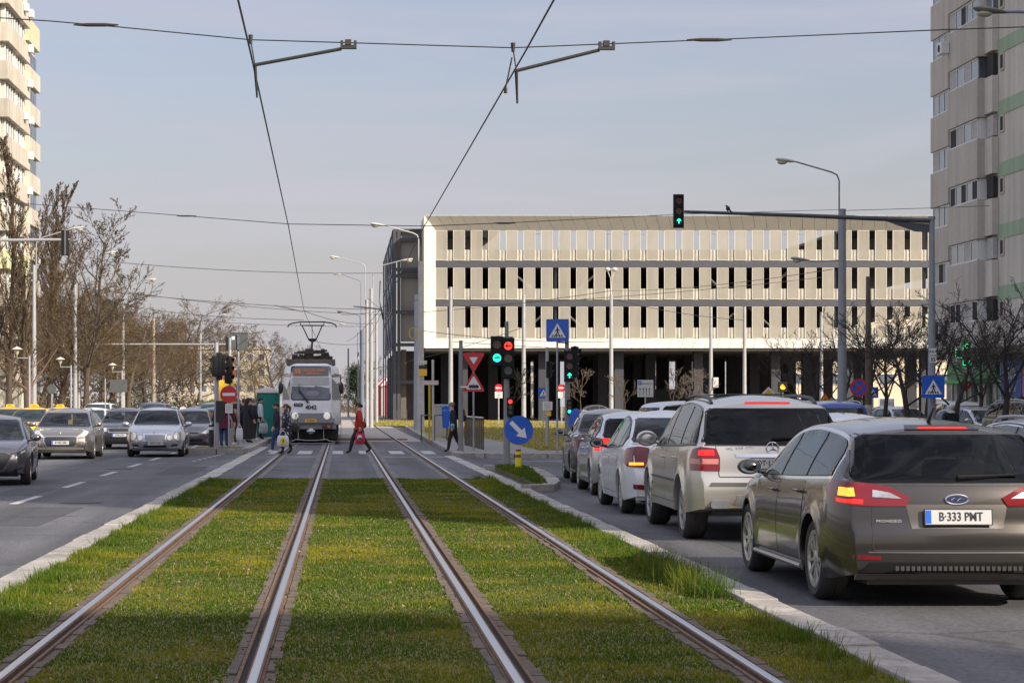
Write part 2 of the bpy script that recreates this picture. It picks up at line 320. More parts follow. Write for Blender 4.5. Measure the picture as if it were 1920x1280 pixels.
struct('manhole_covers',m,M('cast_iron',(.07,.062,.055),.6,.5,var=.3,scale=20))
m=MB()
for px in (520,572,630,686,743,800):
    x=XX(px,66.5); m.box(x-.23,x+.23,64.4,68.6,-.003,.0)
m.box(-2.3,-.5,61,61.25,-.003,.0); m.box(.9,3.1,60.4,60.65,-.003,.0); m.box(.9,3.1,62.3,62.4,-.003,.0)
struct('crosswalk_markings',m,WLINE)
m=MB(); m.prism([(x,y) for x,y in [(.5,88.2),(2.0,88.6),(2.9,89.5),(3.0,92.5),(2.2,94.3),(.4,94.8),(-3,95.2),(-3,88.4)]],'z',-.002,.006)
struct('track_ballast',m,M('rusty_ballast',(.12,.065,.035),.95,var=.45,scale=14,bump=.6))
# ---------------------------------------------------------------- rails
RTOP=M('polished_rail',(.6,.6,.62),.3,1); RSIDE=M('rusty_rail',(.16,.095,.055),.8,.2,var=.35,scale=12); GROOVE=M('rail_groove',(.03,.025,.02),.9)
EDGE=M('rail_edging',(.13,.1,.075),.9,var=.3,scale=8,bump=.5,big=.2,bigs=.7)
def rail(x,s,label):
    """s=+1: the groove lies to the right of the head"""
    t=thing('tram_rail',label,'tram rail',(x,0,0),0,'tram rails')
    y0,y1=-8,300
    m=MB(); m.m=1
    m.box(-.038,.038,y0,y1,-.02,.026)
    m.m=2; a,b=sorted((s*.038,s*.078)); m.box(a,b,y0,y1,-.03,.003)
    m.m=1; a,b=sorted((s*.078,s*.1)); m.box(a,b,y0,y1,-.02,.024)
    a,b=sorted((-s*.038,-s*.055)); m.box(a,b,y0,y1,-.02,.008)
    m.m=0; m.prism([(-.026,.026),(.026,.026),(.026,.031),(.018,.035),(-.018,.035),(-.026,.031)],'y',y0,y1)
    m.build('rail_head',[RTOP,RSIDE,GROOVE],t)
    m=MB()
    for sd in (-1,1):
        w0=.058 if sd==-s else .103
        y=6.0
        while y<43:
            L=rng.uniform(.24,.36); w=rng.uniform(.045,.085); g=rng.uniform(0,.012)
            a,b=sorted((sd*(w0+.004),sd*(w0+w))); m.box(a,b,y+.008,y+L-.008,-.03,.012+rng.uniform(-.006,.008)); y+=L
    m.build('edging',EDGE,t)
    m=MB()
    for sd in (-1,1):
        w0=.058 if sd==-s else .103; a,b=sorted((sd*(w0+.004),sd*(w0+.14))); m.box(a,b,43.02,86,-.03,.004)
    m.build('concrete_strip',M('rail_concrete',(.17,.165,.16),.85,var=.3,scale=5,big=.2),t)
rail(-1.94,1,'far left polished tram rail in the grass'); rail(-.50,-1,'tram rail left of centre leading under the tram')
rail(.985,1,'tram rail right of centre in the turf'); rail(2.42,-1,'outermost right tram rail beside the kerb verge')
# ---------------------------------------------------------------- grass
GM=bpy.data.materials.new('grass_blades'); GM.use_nodes=True; N=GM.node_tree.nodes; Lk=GM.node_tree.links
at=N.new('ShaderNodeAttribute'); at.attribute_name='tint'; b=N['Principled BSDF']; b.inputs['Roughness'].default_value=.55; b.inputs['Specular IOR Level'].default_value=.08
Lk.new(at.outputs['Color'],b.inputs['Base Color'])
tl=N.new('ShaderNodeBsdfTranslucent'); Lk.new(at.outputs['Color'],tl.inputs['Color']); ms=N.new('ShaderNodeMixShader'); ms.inputs[0].default_value=.3
Lk.new(b.outputs[0],ms.inputs[1]); Lk.new(tl.outputs[0],ms.inputs[2]); Lk.new(ms.outputs[0],N['Material Output'].inputs[0])
G=np.random.default_rng(5)
def vnoise(x,y,s,seed):
    g=np.random.default_rng(seed).random((64,64)); u=x*s; v=y*s; i=np.floor(u).astype(int); j=np.floor(v).astype(int); fu=u-i; fv=v-j
    fu=fu*fu*(3-2*fu); fv=fv*fv*(3-2*fv)
    a=lambda p,q:g[p%64,q%64]
    return (a(i,j)*(1-fu)+a(i+1,j)*fu)*(1-fv)+(a(i,j+1)*(1-fu)+a(i+1,j+1)*fu)*fv
def blades(name,x,y,z,h,w,col,lean=.6,label=None):
    n=len(x); az=G.random(n)*2*PI; la=G.random(n)*2*PI; lr=h*lean*G.random(n)
    dx,dy=np.cos(az)*w/2,np.sin(az)*w/2
    V=np.empty((n,3,3),np.float32)
    V[:,0]=np.stack([x-dx,y-dy,z],1); V[:,1]=np.stack([x+dx,y+dy,z],1); V[:,2]=np.stack([x+np.cos(la)*lr,y+np.sin(la)*lr,z+h*np.sqrt(1-np.minimum(.9,lean*.5*G.random(n)))],1)
    me=bpy.data.meshes.new(name); me.vertices.add(3*n); me.loops.add(3*n); me.polygons.add(n)
    me.vertices.foreach_set('co',V.ravel()); me.loops.foreach_set('vertex_index',np.arange(3*n,dtype=np.int32)); me.polygons.foreach_set('loop_start',np.arange(0,3*n,3,dtype=np.int32))
    me.update(calc_edges=True)
    C=np.ones((n,3,4),np.float32); C[:,:,:3]=col[:,None,:]*np.array([.7,.7,1.15])[None,:,None]
    ca=me.color_attributes.new('tint','FLOAT_COLOR','POINT'); ca.data.foreach_set('color',C.ravel())
    me.materials.append(GM); o=put(name,me); o['kind']='stuff'
    if label: o['label']=label
    return o
def turf_col(x,y,n,dry=0):
    a=vnoise(x,y,1.1,1)*.6+vnoise(x,y,3.3,2)*.4; r=G.random(n)
    green=np.array([.078,.135,.012]); yel=np.array([.3,.265,.022]); str_=np.array([.36,.3,.13])
    a=a*.75+.25*vnoise(x,y*.6,.45,12); t=np.clip((a-.44)*2.6+.3*(r-.5)+dry,0,1)[:,None]; c=green*(1-t)+yel*t
    k=(G.random(n)<.07+.1*dry)[:,None]; c=np.where(k,str_,c)
    return c*(.75+.5*G.random(n))[:,None]
X0,X1=-2.76,3.16
xs=[];ys=[]
for (ya,yb,den) in ((8.5,12,3000),(12,16,2600),(16,22,2000),(22,30,1300),(30,43,900)):
    k=int((yb-ya)*(X1-X0)*den); xs.append(G.uniform(X0,X1,k)); ys.append(G.uniform(ya,yb,k))
x=np.concatenate(xs); y=np.concatenate(ys)
ok=np.ones(len(x),bool)
for xr,s in ((-1.94,1),(-.5,-1),(.985,1),(2.42,-1)):
    d=(x-xr)*s; e=.04*(vnoise(x*0+y,y*0+xr*9,6,9)-.5)
    ok&=~((d>-.115-e*1.5)&(d<.165+e*1.5))
ok&=~((y>41)&(y>42.2+.8*vnoise(x,y*0,2.5,8)))
x=x[ok];y=y[ok];n=len(x)
edge=np.minimum(x-X0,X1-x); verge=np.clip(1-edge/.55,0,1); cl=vnoise(x,y,1.6,4)
h=(.01+.013*G.random(n)+.022*np.clip(vnoise(x,y,1.9,6)-.45,0,1)+.014*np.clip(vnoise(x,y,5,7)-.6,0,1))*(1+y*.01)+verge**1.5*np.clip(cl-.3,0,1)*.18*(.5+.7*G.random(n))
wd=(.006+.005*G.random(n))*(1+(y-8)*.03)
col=turf_col(x,y,n); col=col*(1-.0*verge[:,None])
gg=np.array([.09,.16,.02]); tv=(verge*np.clip(cl*1.4,0,1))[:,None]; col=col*(1-tv*.6)+gg*tv*.6*(.7+.6*G.random(n))[:,None]
blades('grass',x,y,np.zeros(n),h,wd,col,.7,'mown green grass between the tram rails')
k=5200; lx=G.uniform(X0,X1,k); ly=8.5+34*G.random(k)**1.4; cl2=vnoise(lx,ly,1.3,21); q=cl2>.5; lx=lx[q];ly=ly[q];k=len(lx)
blades('leaf_litter',lx,ly,np.full(k,.012),.01+.012*G.random(k),.02+.03*G.random(k),np.where((G.random(k)<.55)[:,None],np.array([.17,.1,.045]),np.array([.34,.3,.19]))*(.6+.7*G.random(k))[:,None],1.0,'dry leaves and bits scattered over the mown grass')
# tufts of tall grass along the verge
cx=[];cy=[];ch=[]
for i in range(85):
    sd=rng.random()<.6; yy=9+34*rng.random()**1.1; xx=(X1-.02-abs(rng.gauss(0,.12))) if sd else (X0+.02+abs(rng.gauss(0,.12)))
    for j in range(60): cx.append(xx+rng.gauss(0,.05)); cy.append(yy+rng.gauss(0,.1)); ch.append(rng.uniform(.06,.16))
for i in range(12):                    # the big dry tussock by the right kerb
    for j in range(160): cx.append(2.98+rng.gauss(0,.1)); cy.append(16.5+i*.28+rng.gauss(0,.12)); ch.append(rng.uniform(.1,.3))
cx=np.array(cx);cy=np.array(cy);ch=np.array(ch);n=len(cx)
col=turf_col(cx,cy,n,.1)*.5+np.array([.07,.12,.02])*.5
blades('grass',cx,cy,np.zeros(n),ch,np.full(n,.009),col,.8,'long unmown grass along the kerbs')
x=G.uniform(3.7,4.35,5200); y=G.uniform(38,49.2,5200); ok=(x<3.85+(y-38)*.06); x=x[ok];y=y[ok];n=len(x)
x2=G.uniform(-4.84,-3.3,4000); y2=G.uniform(66.5,68.4,4000)
x=np.concatenate([x,x2]);y=np.concatenate([y,y2]);n=len(x)
blades('grass',x,y,np.full(n,.07),.06+.1*G.random(n)*vnoise(x,y,2,3),np.full(n,.016),turf_col(x,y,n,-.2),.8,'short green grass on the two small traffic islands')
k=36000; y=65.7+(186-65.7)*G.random(k)**1.7; x=G.uniform(2.4,17,k); ok=((x>6.4)|(y>88.5))&(x>4.4-(y>141)*2); x=x[ok];y=y[ok];n=len(x)
blades('grass',x,y,np.full(n,.075),.07+.09*G.random(n),np.full(n,.03)*(y/70),turf_col(x,y,n,.5)*.6+np.array([.4,.32,.13])*.55*(.7+.6*G.random(n))[:,None],.8,'dry yellowish lawn at the street corner')
# ================================================================ parking house
CREAM=M('cream_cladding',(.56,.53,.46),.5,.1,var=.05,scale=.8,big=.05,bigs=.15)
CREAMW=M('pale_fascia',(.62,.595,.53),.45,.1,var=.04,scale=.7,big=.04)
CONCP=M('parapet_concrete',(.5,.475,.4),.8,var=.16,scale=2.5,big=.1,bigs=.4)
STRUCT=M('anthracite_steel',(.075,.08,.09),.5,.3,var=.1,scale=1)
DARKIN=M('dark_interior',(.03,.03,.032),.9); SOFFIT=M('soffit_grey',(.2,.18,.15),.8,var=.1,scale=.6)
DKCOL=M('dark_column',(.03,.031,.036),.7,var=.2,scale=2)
GREYPAN=M('grey_side_panel',(.27,.26,.23),.6,.1,var=.06,scale=.5)
# perforated metal: holes let part of the light through
PERF=M('perforated_panel',(.43,.4,.33),.55,.15,var=.05,scale=.6); 
nt=PERF.node_tree; N=nt.nodes; Lk=nt.links; tr=N.new('ShaderNodeBsdfTransparent'); ms=N.new('ShaderNodeMixShader'); ms.inputs[0].default_value=.42
out=N['Material Output']; Lk.new(N['Principled BSDF'].outputs[0],ms.inputs[1]); Lk.new(tr.outputs[0],ms.inputs[2]); Lk.new(ms.outputs[0],out.inputs[0])
streaks(CREAMW,.08,(1.2,1.2,.1)); streaks(PERF,.12,(.9,.9,.12)); streaks(CONCP,.35,(3,3,.2))
BY=200.0; xl,xr=8.1,63.0; xi=9.25; zt,zti,zbi,zb=20.05,18.73,8.06,7.1; YF=198.6
T=thing('parking_house','long cream multi-storey parking house raised on dark pillars behind the crossing','building',(xl,BY,0))
def L(mb,name,mats,**k): return mb.build(name,mats,T,loc=(-xl,-BY,0),**k)
def frame_tiles(quads,name,mat):
    """each quad (a,b,c,d) as a tile with depth"""
    m=MB()
    for a,b,c,d in quads:
        a,b,c,d=map(Vector,(a,b,c,d)); nrm=(b-a).cross(d-a).normalized()*.05
        m.add([a,b,c,d,a-nrm,b-nrm,c-nrm,d-nrm],[(0,1,2,3),(7,6,5,4),(4,5,1,0),(5,6,2,1),(6,7,3,2),(7,4,0,3)])
    return L(m,name,mat,merge=False)
q=[];k=46;g=.015
for i in range(k):
    t0,t1=i/k,(i+1)/k; o0,o1=xl+(xr-xl)*t0+g,xl+(xr-xl)*t1-g; n0,n1=xi+(xr-xi)*t0+g,xi+(xr-xi)*t1-g
    q.append(((n0,BY,zti),(n1,BY,zti),(o1,YF,zt),(o0,YF,zt)))
frame_tiles(q,'roof_visor',M('visor_panels',(.55,.53,.47),.5,.1,var=.05,scale=.5))
q=[]
for i in range(k):
    t0,t1=i/k,(i+1)/k; o0,o1=xl+(xr-xl)*t0+g,xl+(xr-xl)*t1-g; n0,n1=xi+(xr-xi)*t0+g,xi+(xr-xi)*t1-g
    q.append(((o0,YF,zb),(o1,YF,zb),(n1,BY,zbi),(n0,BY,zbi)))
frame_tiles(q,'lower_fascia',CREAMW)
q=[];k=8
for i in range(k):
    t0,t1=i/k,(i+1)/k; g2=.012
    q.append(((xl,YF,zb+(zt-zb)*t0+g2),(xi,BY,zbi+(zti-zbi)*t0+g2),(xi,BY,zbi+(zti-zbi)*t1-g2),(xl,YF,zb+(zt-zb)*t1-g2)))
frame_tiles(q,'end_fascia',CREAMW)
m=MB(); e=.07
m.quad((xi,BY+e,zti+e),(xr,BY+e,zti+e),(xr,YF+e,zt+e*.6),(xl,YF+e,zt+e*.6)); m.quad((xl,YF+e,zb-e*.6),(xr,YF+e,zb-e*.6),(xr,BY+e,zbi-e),(xi,BY+e,zbi-e)); m.quad((xl-.03,YF+e,zb),(xi-e,BY+e,zbi),(xi-e,BY+e,zti),(xl-.03,YF+e,zt)); L(m,'fascia_backing',STRUCT)
m=MB(); m.box(xl-.06,xl-.001,YF+.01,BY+6,zb,zt); m.box(xl,xr,BY+.9,BY+1.1,zti+.12,zt-.08); L(m,'outer_skin',CREAMW)
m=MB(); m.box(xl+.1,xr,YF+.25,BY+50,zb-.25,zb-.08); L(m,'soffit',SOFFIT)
rows=((zti,15.78),(15.04,11.94),(11.2,8.1))
per=1.735; x0=XX(816,BY)+.02
for r,(za,zbm) in enumerate(rows):
    i=0; x=x0+.02
    while x<xr-1 and i<30:
        m=MB(); w=1.15; m.m=0; m.box(x+.05,x+w-.05,BY+.02,BY+.04,zbm+.05,za-.05)
        m.m=1; 
        for a,b,c,d in ((x,x+.05,zbm,za),(x+w-.05,x+w,zbm,za),(x+.05,x+w-.05,zbm,zbm+.05),(x+.05,x+w-.05,za-.05,za)): m.box(a,b,BY,BY+.07,c,d)
        L(m,'facade_panel',[PERF,CREAMW],merge=False); x+=per; i+=1
    m=MB(); x=x0; 
    while x<xr: 
        m.m=0; m.box(x,min(xr,x+1.29),BY+.12,BY+.2,zbm-.1,zbm+1.05); 
        m.m=1; m.box(x+1.29,x+1.45,BY+.13,BY+.19,zbm-.1,zbm+1.05); m.m=0; m.box(x+1.45,x+per-.01,BY+.12,BY+.2,zbm-.1,zbm+1.05); x+=per  # narrow dark rib in each parapet bay
    L(m,'parapet',[CONCP,M('parapet_rib',(.25,.23,.19),.8,var=.2,scale=2)],merge=False)
m=MB(); m.box(xi,xr,BY+.06,BY+.11,15.06,15.74); L(m,'floor_beam',STRUCT)
m=MB(); m.box(xi,xr,BY+.06,BY+.11,11.22,11.9); L(m,'floor_beam',STRUCT)
for z in (7.35,11.3,15.1):
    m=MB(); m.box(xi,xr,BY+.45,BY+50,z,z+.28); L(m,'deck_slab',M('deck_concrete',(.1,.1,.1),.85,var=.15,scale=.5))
for a,b in ((xi,15.6),(49.8,xr)):
    m=MB(); m.box(a,b,BY+.45,BY+50,zti,zti+.25); m.m=1; m.box(a,b,BY+10,BY+10.2,15.5,zti); L(m,'roof_slab',[STRUCT,GREYPAN])
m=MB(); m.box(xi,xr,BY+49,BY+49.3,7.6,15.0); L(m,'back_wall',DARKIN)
for px in (825,872,1043,1232,1400,1568,1736):
    x=XX(px,BY); m=MB(); m.box(x-.13,x+.13,BY+.5,BY+.8,7.6,15.0 if 900<px<1560 else zti); L(m,'facade_column',STRUCT)
for px in (1043,1400):
    x=XX(px,BY); 
    for za,zb2 in ((11.3,15.0),(7.5,11.2)):
        s=1 if za>11 else -1
        for sg in (-1,1):
            m=MB(); a=(x+sg*.4,BY+1.0,za if s*1>0 else zb2); b2=(x+sg*4.6,BY+1.0,zb2 if s>0 else za); m.tube([a,b2],.12,6); L(m,'brace',M('brace_steel',(.4,.38,.34),.5,.3))
LAMPD=M('lamp_grey',(.3,.3,.3),.5,.2)
for px in (1000,1140,1190,1330,1490):           # deck lamps seen through the open top storey
    x=XX(px,230); m=MB(); m.tube([(x,230,15.4),(x,230,21.2)],.06,6); m.box(x-.9,x+.9,229.9,230.1,20.9,21.05); m.box(x-1.2,x-.5,229.85,230.15,20.85,20.95); m.box(x+.5,x+1.2,229.85,230.15,20.85,20.95); L(m,'deck_lamp',LAMPD)
# pilotis
r2=random.Random(3); cols=[]
for yy,n,off,w in ((201.5,7,3.0,.9),(210,10,1.2,1.0),(220,11,3.6,.9),(232,12,.5,1.1),(239,13,1.9,1.5),(246,12,2.8,1.3)):
    for i in range(n):
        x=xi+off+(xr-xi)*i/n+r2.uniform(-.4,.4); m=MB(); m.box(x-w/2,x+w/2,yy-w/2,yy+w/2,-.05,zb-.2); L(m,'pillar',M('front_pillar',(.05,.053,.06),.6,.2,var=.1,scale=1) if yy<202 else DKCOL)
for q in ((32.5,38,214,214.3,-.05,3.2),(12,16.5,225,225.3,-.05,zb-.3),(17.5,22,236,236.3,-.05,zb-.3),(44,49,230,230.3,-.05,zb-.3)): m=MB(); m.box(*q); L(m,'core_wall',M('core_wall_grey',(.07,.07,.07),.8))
# stair bay and long side facade
sx0=XX(737,204); 
m=MB()
for x in (sx0,XX(745,204)): m.box(x,x+.32,204,204.35,-.05,19.2)
for py in (430,447,503,515,583,644,714):
    z=ZZ(py,204); m.box(sx0+.33,xl-.07,204.02,204.3,z-.28,z+.06)
L(m,'stair_frame',STRUCT,merge=False)
m=MB(); m.box(XX(746,204.5)+.3,xl-.08,204.5,204.6,ZZ(640,204),19.0); L(m,'stair_cladding',GREYPAN)
m=MB(); m.box(XX(746,204.5)+.3,xl-1.6,204.45,204.55,.2,ZZ(655,204)); L(m,'stair_mesh_panel',M('brown_mesh',(.12,.1,.075),.8,var=.1,scale=3))
m=MB(); m.box(sx0+.05,sx0+.2,204.4,250,ZZ(650,204),19.0); L(m,'side_facade',CREAM)
m=MB()
for y in (204.5,214,225,237,249.6): m.box(sx0-.08,sx0+.04,y,y+.4,-.05,19.15)
for z in (19.0,15.0,11.1,ZZ(650,204)): m.box(sx0-.06,sx0+.03,204.5,250,z-.2,z+.12)
for ya,yb in ((205,214),(215,225),(226,237)):
    for z0,z1 in ((7.4,11),(11.2,15),(15.2,18.9)): m.tube([(sx0-.05,ya,z0),(sx0-.05,yb,z1)],.1,4)
L(m,'side_frame',STRUCT,merge=False)
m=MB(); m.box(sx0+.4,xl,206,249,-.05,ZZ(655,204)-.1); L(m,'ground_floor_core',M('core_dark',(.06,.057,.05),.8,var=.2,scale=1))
m=MB(); m.box(sx0+.25,xl-.1,204.7,249,19.05,19.2); L(m,'roof_slab',STRUCT)
# ================================================================ residential block on the right
REND=M('grey_render',(.6,.555,.49),.9,var=.05,scale=5,bump=.25,bscale=30,big=.08,bigs=.25)
REND2=M('taupe_render',(.53,.485,.425),.9,var=.06,scale=5,bump=.25,bscale=30,big=.08)
GREENB=M('green_band',(.36,.46,.32),.85,var=.06,scale=4); PVC=M('white_window_frame',(.72,.72,.7),.5)
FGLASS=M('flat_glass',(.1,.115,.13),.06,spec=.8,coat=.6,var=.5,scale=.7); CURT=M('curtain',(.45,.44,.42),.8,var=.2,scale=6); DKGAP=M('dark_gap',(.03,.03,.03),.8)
BX=29.4
for q_ in (REND,REND2,GREENB): streaks(q_,.16)
T=thing('apartment_block','grey apartment block with green bands and glazed balconies above the shops','building',(BX,50,0))
def L(mb,name,mats,parent=None,**k):
    if parent is None: return mb.build(name,mats,T,loc=(-BX,-50,0),**k)
    return mb.build(name,mats,parent,**k)
pit=2.75
m=MB(); m.box(BX,BX+10,-1,100,4.05,29.6); m.box(BX+.5,BX+10,-1,100,-.1,4.05); L(m,'wall',REND)
m=MB(); m.box(BX-.15,BX+10.15,-1.15,100.1,29.6,30.0); L(m,'roof',REND2)
tops=[15.1+pit*k for k in range(-4,6)]
for z in tops:
    if z<4.3: continue
    m=MB(); m.box(BX-.03,BX-.002,-1,91.3,z-.64,z); L(m,'green_band',GREENB)
for z in tops:
    zz=z+1.75
    if zz<4.5 or zz>29: continue
    m=MB(); m.box(BX-.05,BX-.004,89.9,90.45,zz-.42,zz+.35); f=L(m,'small_window',REND2); m=MB(); m.box(BX-.053,BX-.051,90.0,90.36,zz-.33,zz+.27); L(m,'pane',DKGAP,f)
def window_strip(x,ya,yb,za,zb2,n,mixr,par=None):
    """framed strip window on a wall facing -X"""
    m=MB(); t=.06
    for i in range(n+1):
        y=ya+(yb-ya)*i/n; m.box(x-.05,x,max(ya,y-t/2),min(yb,y+t/2),za,zb2)
    for z in (za,zb2-t): m.box(x-.045,x,ya,yb,z,z+t)
    f=L(m,'window_frame',PVC)
    for i in range(n):
        m=MB(); a=ya+(yb-ya)*i/n+t/2; b=ya+(yb-ya)*(i+1)/n-t/2; m.box(x-.02,x-.01,a,b,za+t,zb2-t)
        L(m,'pane',mixr.choice([FGLASS,FGLASS,FGLASS,CURT,DKGAP]),f)
r3=random.Random(11)
for k,z in enumerate(tops):
    # projecting balcony stack
    pt=z+1.25-.0    # parapet top
    zp0,zp1=pt-1.78,pt
    if zp1>4.3:
        zp0=max(zp0,4.06)
        m=MB(); m.box(BX-.62,BX-.01,91.8,96.3,zp0,zp1); L(m,'balcony_parapet',REND2,bevel=.02)
        m=MB(); m.box(BX-.3,BX-.01,90.7,91.79,zp0+.1,zp1-.05); L(m,'side_parapet',REND)
    if pt>3 and pt<29:
        z0,z1=max(pt,4.1),pt+pit-1.78
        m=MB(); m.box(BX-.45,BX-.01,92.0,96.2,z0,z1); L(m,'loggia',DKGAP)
        window_strip(BX-.5,92.0,96.15,z0+.01,z1-.02,r3.choice([4,5]),r3)
        m=MB(); m.box(BX-.5,BX-.02,91.9,91.98,z0+.01,z1-.02); L(m,'end_pane',r3.choice([PVC,CURT,FGLASS]))
        m=MB(); m.box(BX-.22,BX-.02,90.8,91.7,z0+.02,z1-.02); L(m,'side_glazing',r3.choice([DKGAP,FGLASS,CURT]))
    zq=pt-.7; q0,q1=max(zq-1.7,4.06),zq
    if zq>4.5:
        m=MB(); m.box(BX-.36,BX-.01,97.1,100.0,q0,q1); L(m,'balcony_parapet',REND2,bevel=.02)
    if zq<29 and zq>3.2:
        z0,z1=max(zq,4.1),zq+pit-1.7
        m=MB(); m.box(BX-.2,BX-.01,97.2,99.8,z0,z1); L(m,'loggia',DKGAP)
        window_strip(BX-.24,97.15,99.8,z0+.01,z1-.02,3,r3)
# ground floor: shops
SHOPG=M('shop_glass',(.09,.1,.1),.06,spec=.7,var=.6,scale=1.5)
m=MB(); m.box(BX-1.5,BX-.02,60,91.5,3.72,4.03); L(m,'canopy',M('canopy_brown',(.16,.13,.1),.8,var=.2,scale=2))
for ya in np.arange(62,99,2.2):
    m=MB(); m.box(BX+.1,BX+.5,ya,ya+.25,-.05,4.04); f=L(m,'shop_pillar',M('shop_pillar_white',(.55,.54,.5),.7,var=.1,scale=2))
    m=MB(); m.box(BX+.25,BX+.3,ya+.25,ya+2.2,.35,2.6); m.m=1; m.box(BX+.2,BX+.25,ya+1.15,ya+1.24,.0,2.65); m.box(BX+.2,BX+.3,ya+.25,ya+2.2,2.6,2.7); L(m,'shop_window',[SHOPG,PVC])
GRNSIGN=M('pharmacy_green',(.02,.2,.07),.4,var=.15,scale=3)
m=MB(); m.box(BX+.02,BX+.2,91.2,98.5,2.75,3.5); f=L(m,'shop_sign',GRNSIGN)
m=MB(); m.box(BX-.9,BX+.0,91.6,98.2,2.55,2.7); L(m,'awning',M('awning_green',(.12,.4,.1),.6,var=.2,scale=2))
text('sign_text','FARMACIE',.5,SIGNWHITE,f,loc=(BX+.01,95,3.12),rot=(PI/2,0,-PI/2))
m=MB(); m.box(BX-.02,BX+.15,87.6,90.4,1.9,3.6); f=L(m,'blue_poster',M('poster_blue',(.03,.1,.38),.5,var=.3,scale=2)); text('poster_text','-50%',.75,SIGNWHITE,f,loc=(BX-.03,89,2.9),rot=(PI/2,0,-PI/2)); text('poster_text','reduceri',.4,SIGNWHITE,f,loc=(BX-.03,89,2.25),rot=(PI/2,0,-PI/2))
m=MB(); m.box(BX-.02,BX+.15,84.2,87.5,1.9,3.7); f=L(m,'pink_poster',M('poster_pink',(.6,.2,.36),.5,var=.3,scale=1.2))
m=MB(); m.box(BX-1.0,BX-.63,96.0,96.75,18.2,18.75); m.m=1; m.prism(circ(.2,16,96.37,18.47),'x',BX-1.02,BX-1.0); L(m,'air_conditioner',[PVC,DKGAP],bevel=.02)
# second block towards and behind the viewer: it throws the near shadow
T2=thing('apartment_block','apartment block further along the kerb behind the viewer, outside the picture','building',(BX,-60,0))
for n_,x0_,y0_,y1_,h_ in (('wall',BX,-110,-21.6,29.6),):
    m=MB(); m.box(x0_,x0_+10,y0_,y1_,-.1,h_); m.build(n_,REND,T2,loc=(-BX,60,0))
m=MB(); m.box(BX-.2,BX+10.2,-110.2,-21.5,29.6,30); m.build('roof',REND2,T2,loc=(-BX,60,0))
# ================================================================ tower on the left
TCR=M('tower_cream',(.62,.57,.46),.85,var=.07,scale=2,big=.1,bigs=.3); TCR2=M('tower_parapet',(.55,.5,.41),.85,var=.1,scale=2,big=.1,bigs=.3); TGLASS=M('tower_glass',(.1,.115,.14),.08,spec=.7,var=.6,scale=.9); TWHITE=M('tower_white_panel',(.62,.62,.58),.7,var=.15,scale=2)
TX=-22.7
streaks(TCR,.2); streaks(TCR2,.25)
T=thing('apartment_tower','tall cream apartment tower with balcony bands rising behind the bare poplars','building',(TX,138,0))
def L(mb,name,mats,parent=None,**k):
    if parent is None: return mb.build(name,mats,T,loc=(-TX,-138,0),**k)
    return mb.build(name,mats,parent,**k)
m=MB(); m.box(TX-16,TX-.45,138.5,149,-.1,36.2); L(m,'wall',TCR)
p2=2.58
for k in range(-9,4):
    zt2=27.6+p2*k; zb_=zt2-1.3
    if zb_<1: continue
    yel=M('tower_yellow',(.55,.56,.32),.85,var=.1,scale=2) if k in (-6,) else TCR2
    m=MB(); m.box(TX-16,TX,138.0,147.6,zb_,zt2); L(m,'balcony_band',yel,bevel=.03)
    m=MB()
    for i in range(9): y=138.7+i*1.0; m.box(TX-.44,TX-.3,y-.06,y+.06,zt2,zt2+1.28)
    m.box(TX-.42,TX-.3,138.6,147.3,zt2,zt2+.08); f=L(m,'window_frame',TWHITE)
    for i in range(8):
        y=138.76+i*1.0; m=MB(); m.box(TX-.4,TX-.37,y,y+.88,zt2+.08,zt2+1.28); L(m,'pane',r3.choice([TGLASS,TGLASS,TGLASS,TWHITE]),f)
    m=MB(); m.box(TX-15,TX-.6,138.3,138.45,zt2,zt2+1.28); L(m,'front_glazing',r3.choice([TWHITE,TWHITE,TGLASS]))
    if k>-5:
        for yy in ((146.6,),(144.5,146.8),(146.2,))[k%3]:
            m=MB(); m.box(TX+.02,TX+.32,yy,yy+.75,zb_+.75,zb_+1.3); L(m,'air_conditioner',PVC,bevel=.02)
m=MB(); m.box(TX-14,TX-.55,149,153.4,-.1,28.2); L(m,'stair_wing',TCR)
m=MB(); m.box(TX-14,TX-.2,148.2,153.6,28.2,29.9); L(m,'roof_parapet',M('roof_parapet_yellow',(.55,.52,.35),.85,var=.1,scale=2))
for k in range(-9,1):
    zt2=26.35+p2*k; 
    if zt2<2: continue
    m=MB(); m.box(TX-14,TX-.15,148.2,153.6,zt2-1.25,zt2); L(m,'balcony_band',TCR2,bevel=.03)
    m=MB(); m.box(TX-.5,TX-.4,149.1,153.2,zt2,zt2+1.3); f=L(m,'window_frame',TWHITE)
    for i in range(3): m=MB(); m.box(TX-.39,TX-.37,149.3+i*1.3,150.4+i*1.3,zt2+.08,zt2+1.25); L(m,'pane',TGLASS,f)
# ================================================================ buildings far behind
BEIGE=M('beige_render',(.48,.42,.32),.85,var=.08,scale=.6,big=.1,bigs=.08)
def far_building(label,x0,x1,y,dep,h,mat,nw,nf,name='office_building',zw=1.2,sill=.9):
    t=thing(name,label,'building',((x0+x1)/2,y,0)); cx=(x0+x1)/2
    m=MB(); m.box(x0-cx,x1-cx,0,dep,-.1,h); m.build('wall',mat,t)
    m=MB(); m.box(x0-cx-.3,x1-cx+.3,-.3,dep+.3,h,h+.5); m.build('roof',TCR2,t)
    fl=h/nf
    for f in range(nf):
        for i in range(nw):
            a=x0-cx+(x1-x0)*(i+.22)/nw; b=x0-cx+(x1-x0)*(i+.78)/nw
            m=MB(); m.box(a,b,-.06,-.002,f*fl+sill,f*fl+sill+fl*.45); w_=m.build('window',PVC,t); m=MB(); m.box(a+.08,b-.08,-.08,-.062,f*fl+sill+.08,f*fl+sill+fl*.45-.08); m.build('pane',TGLASS,w_)
    return t
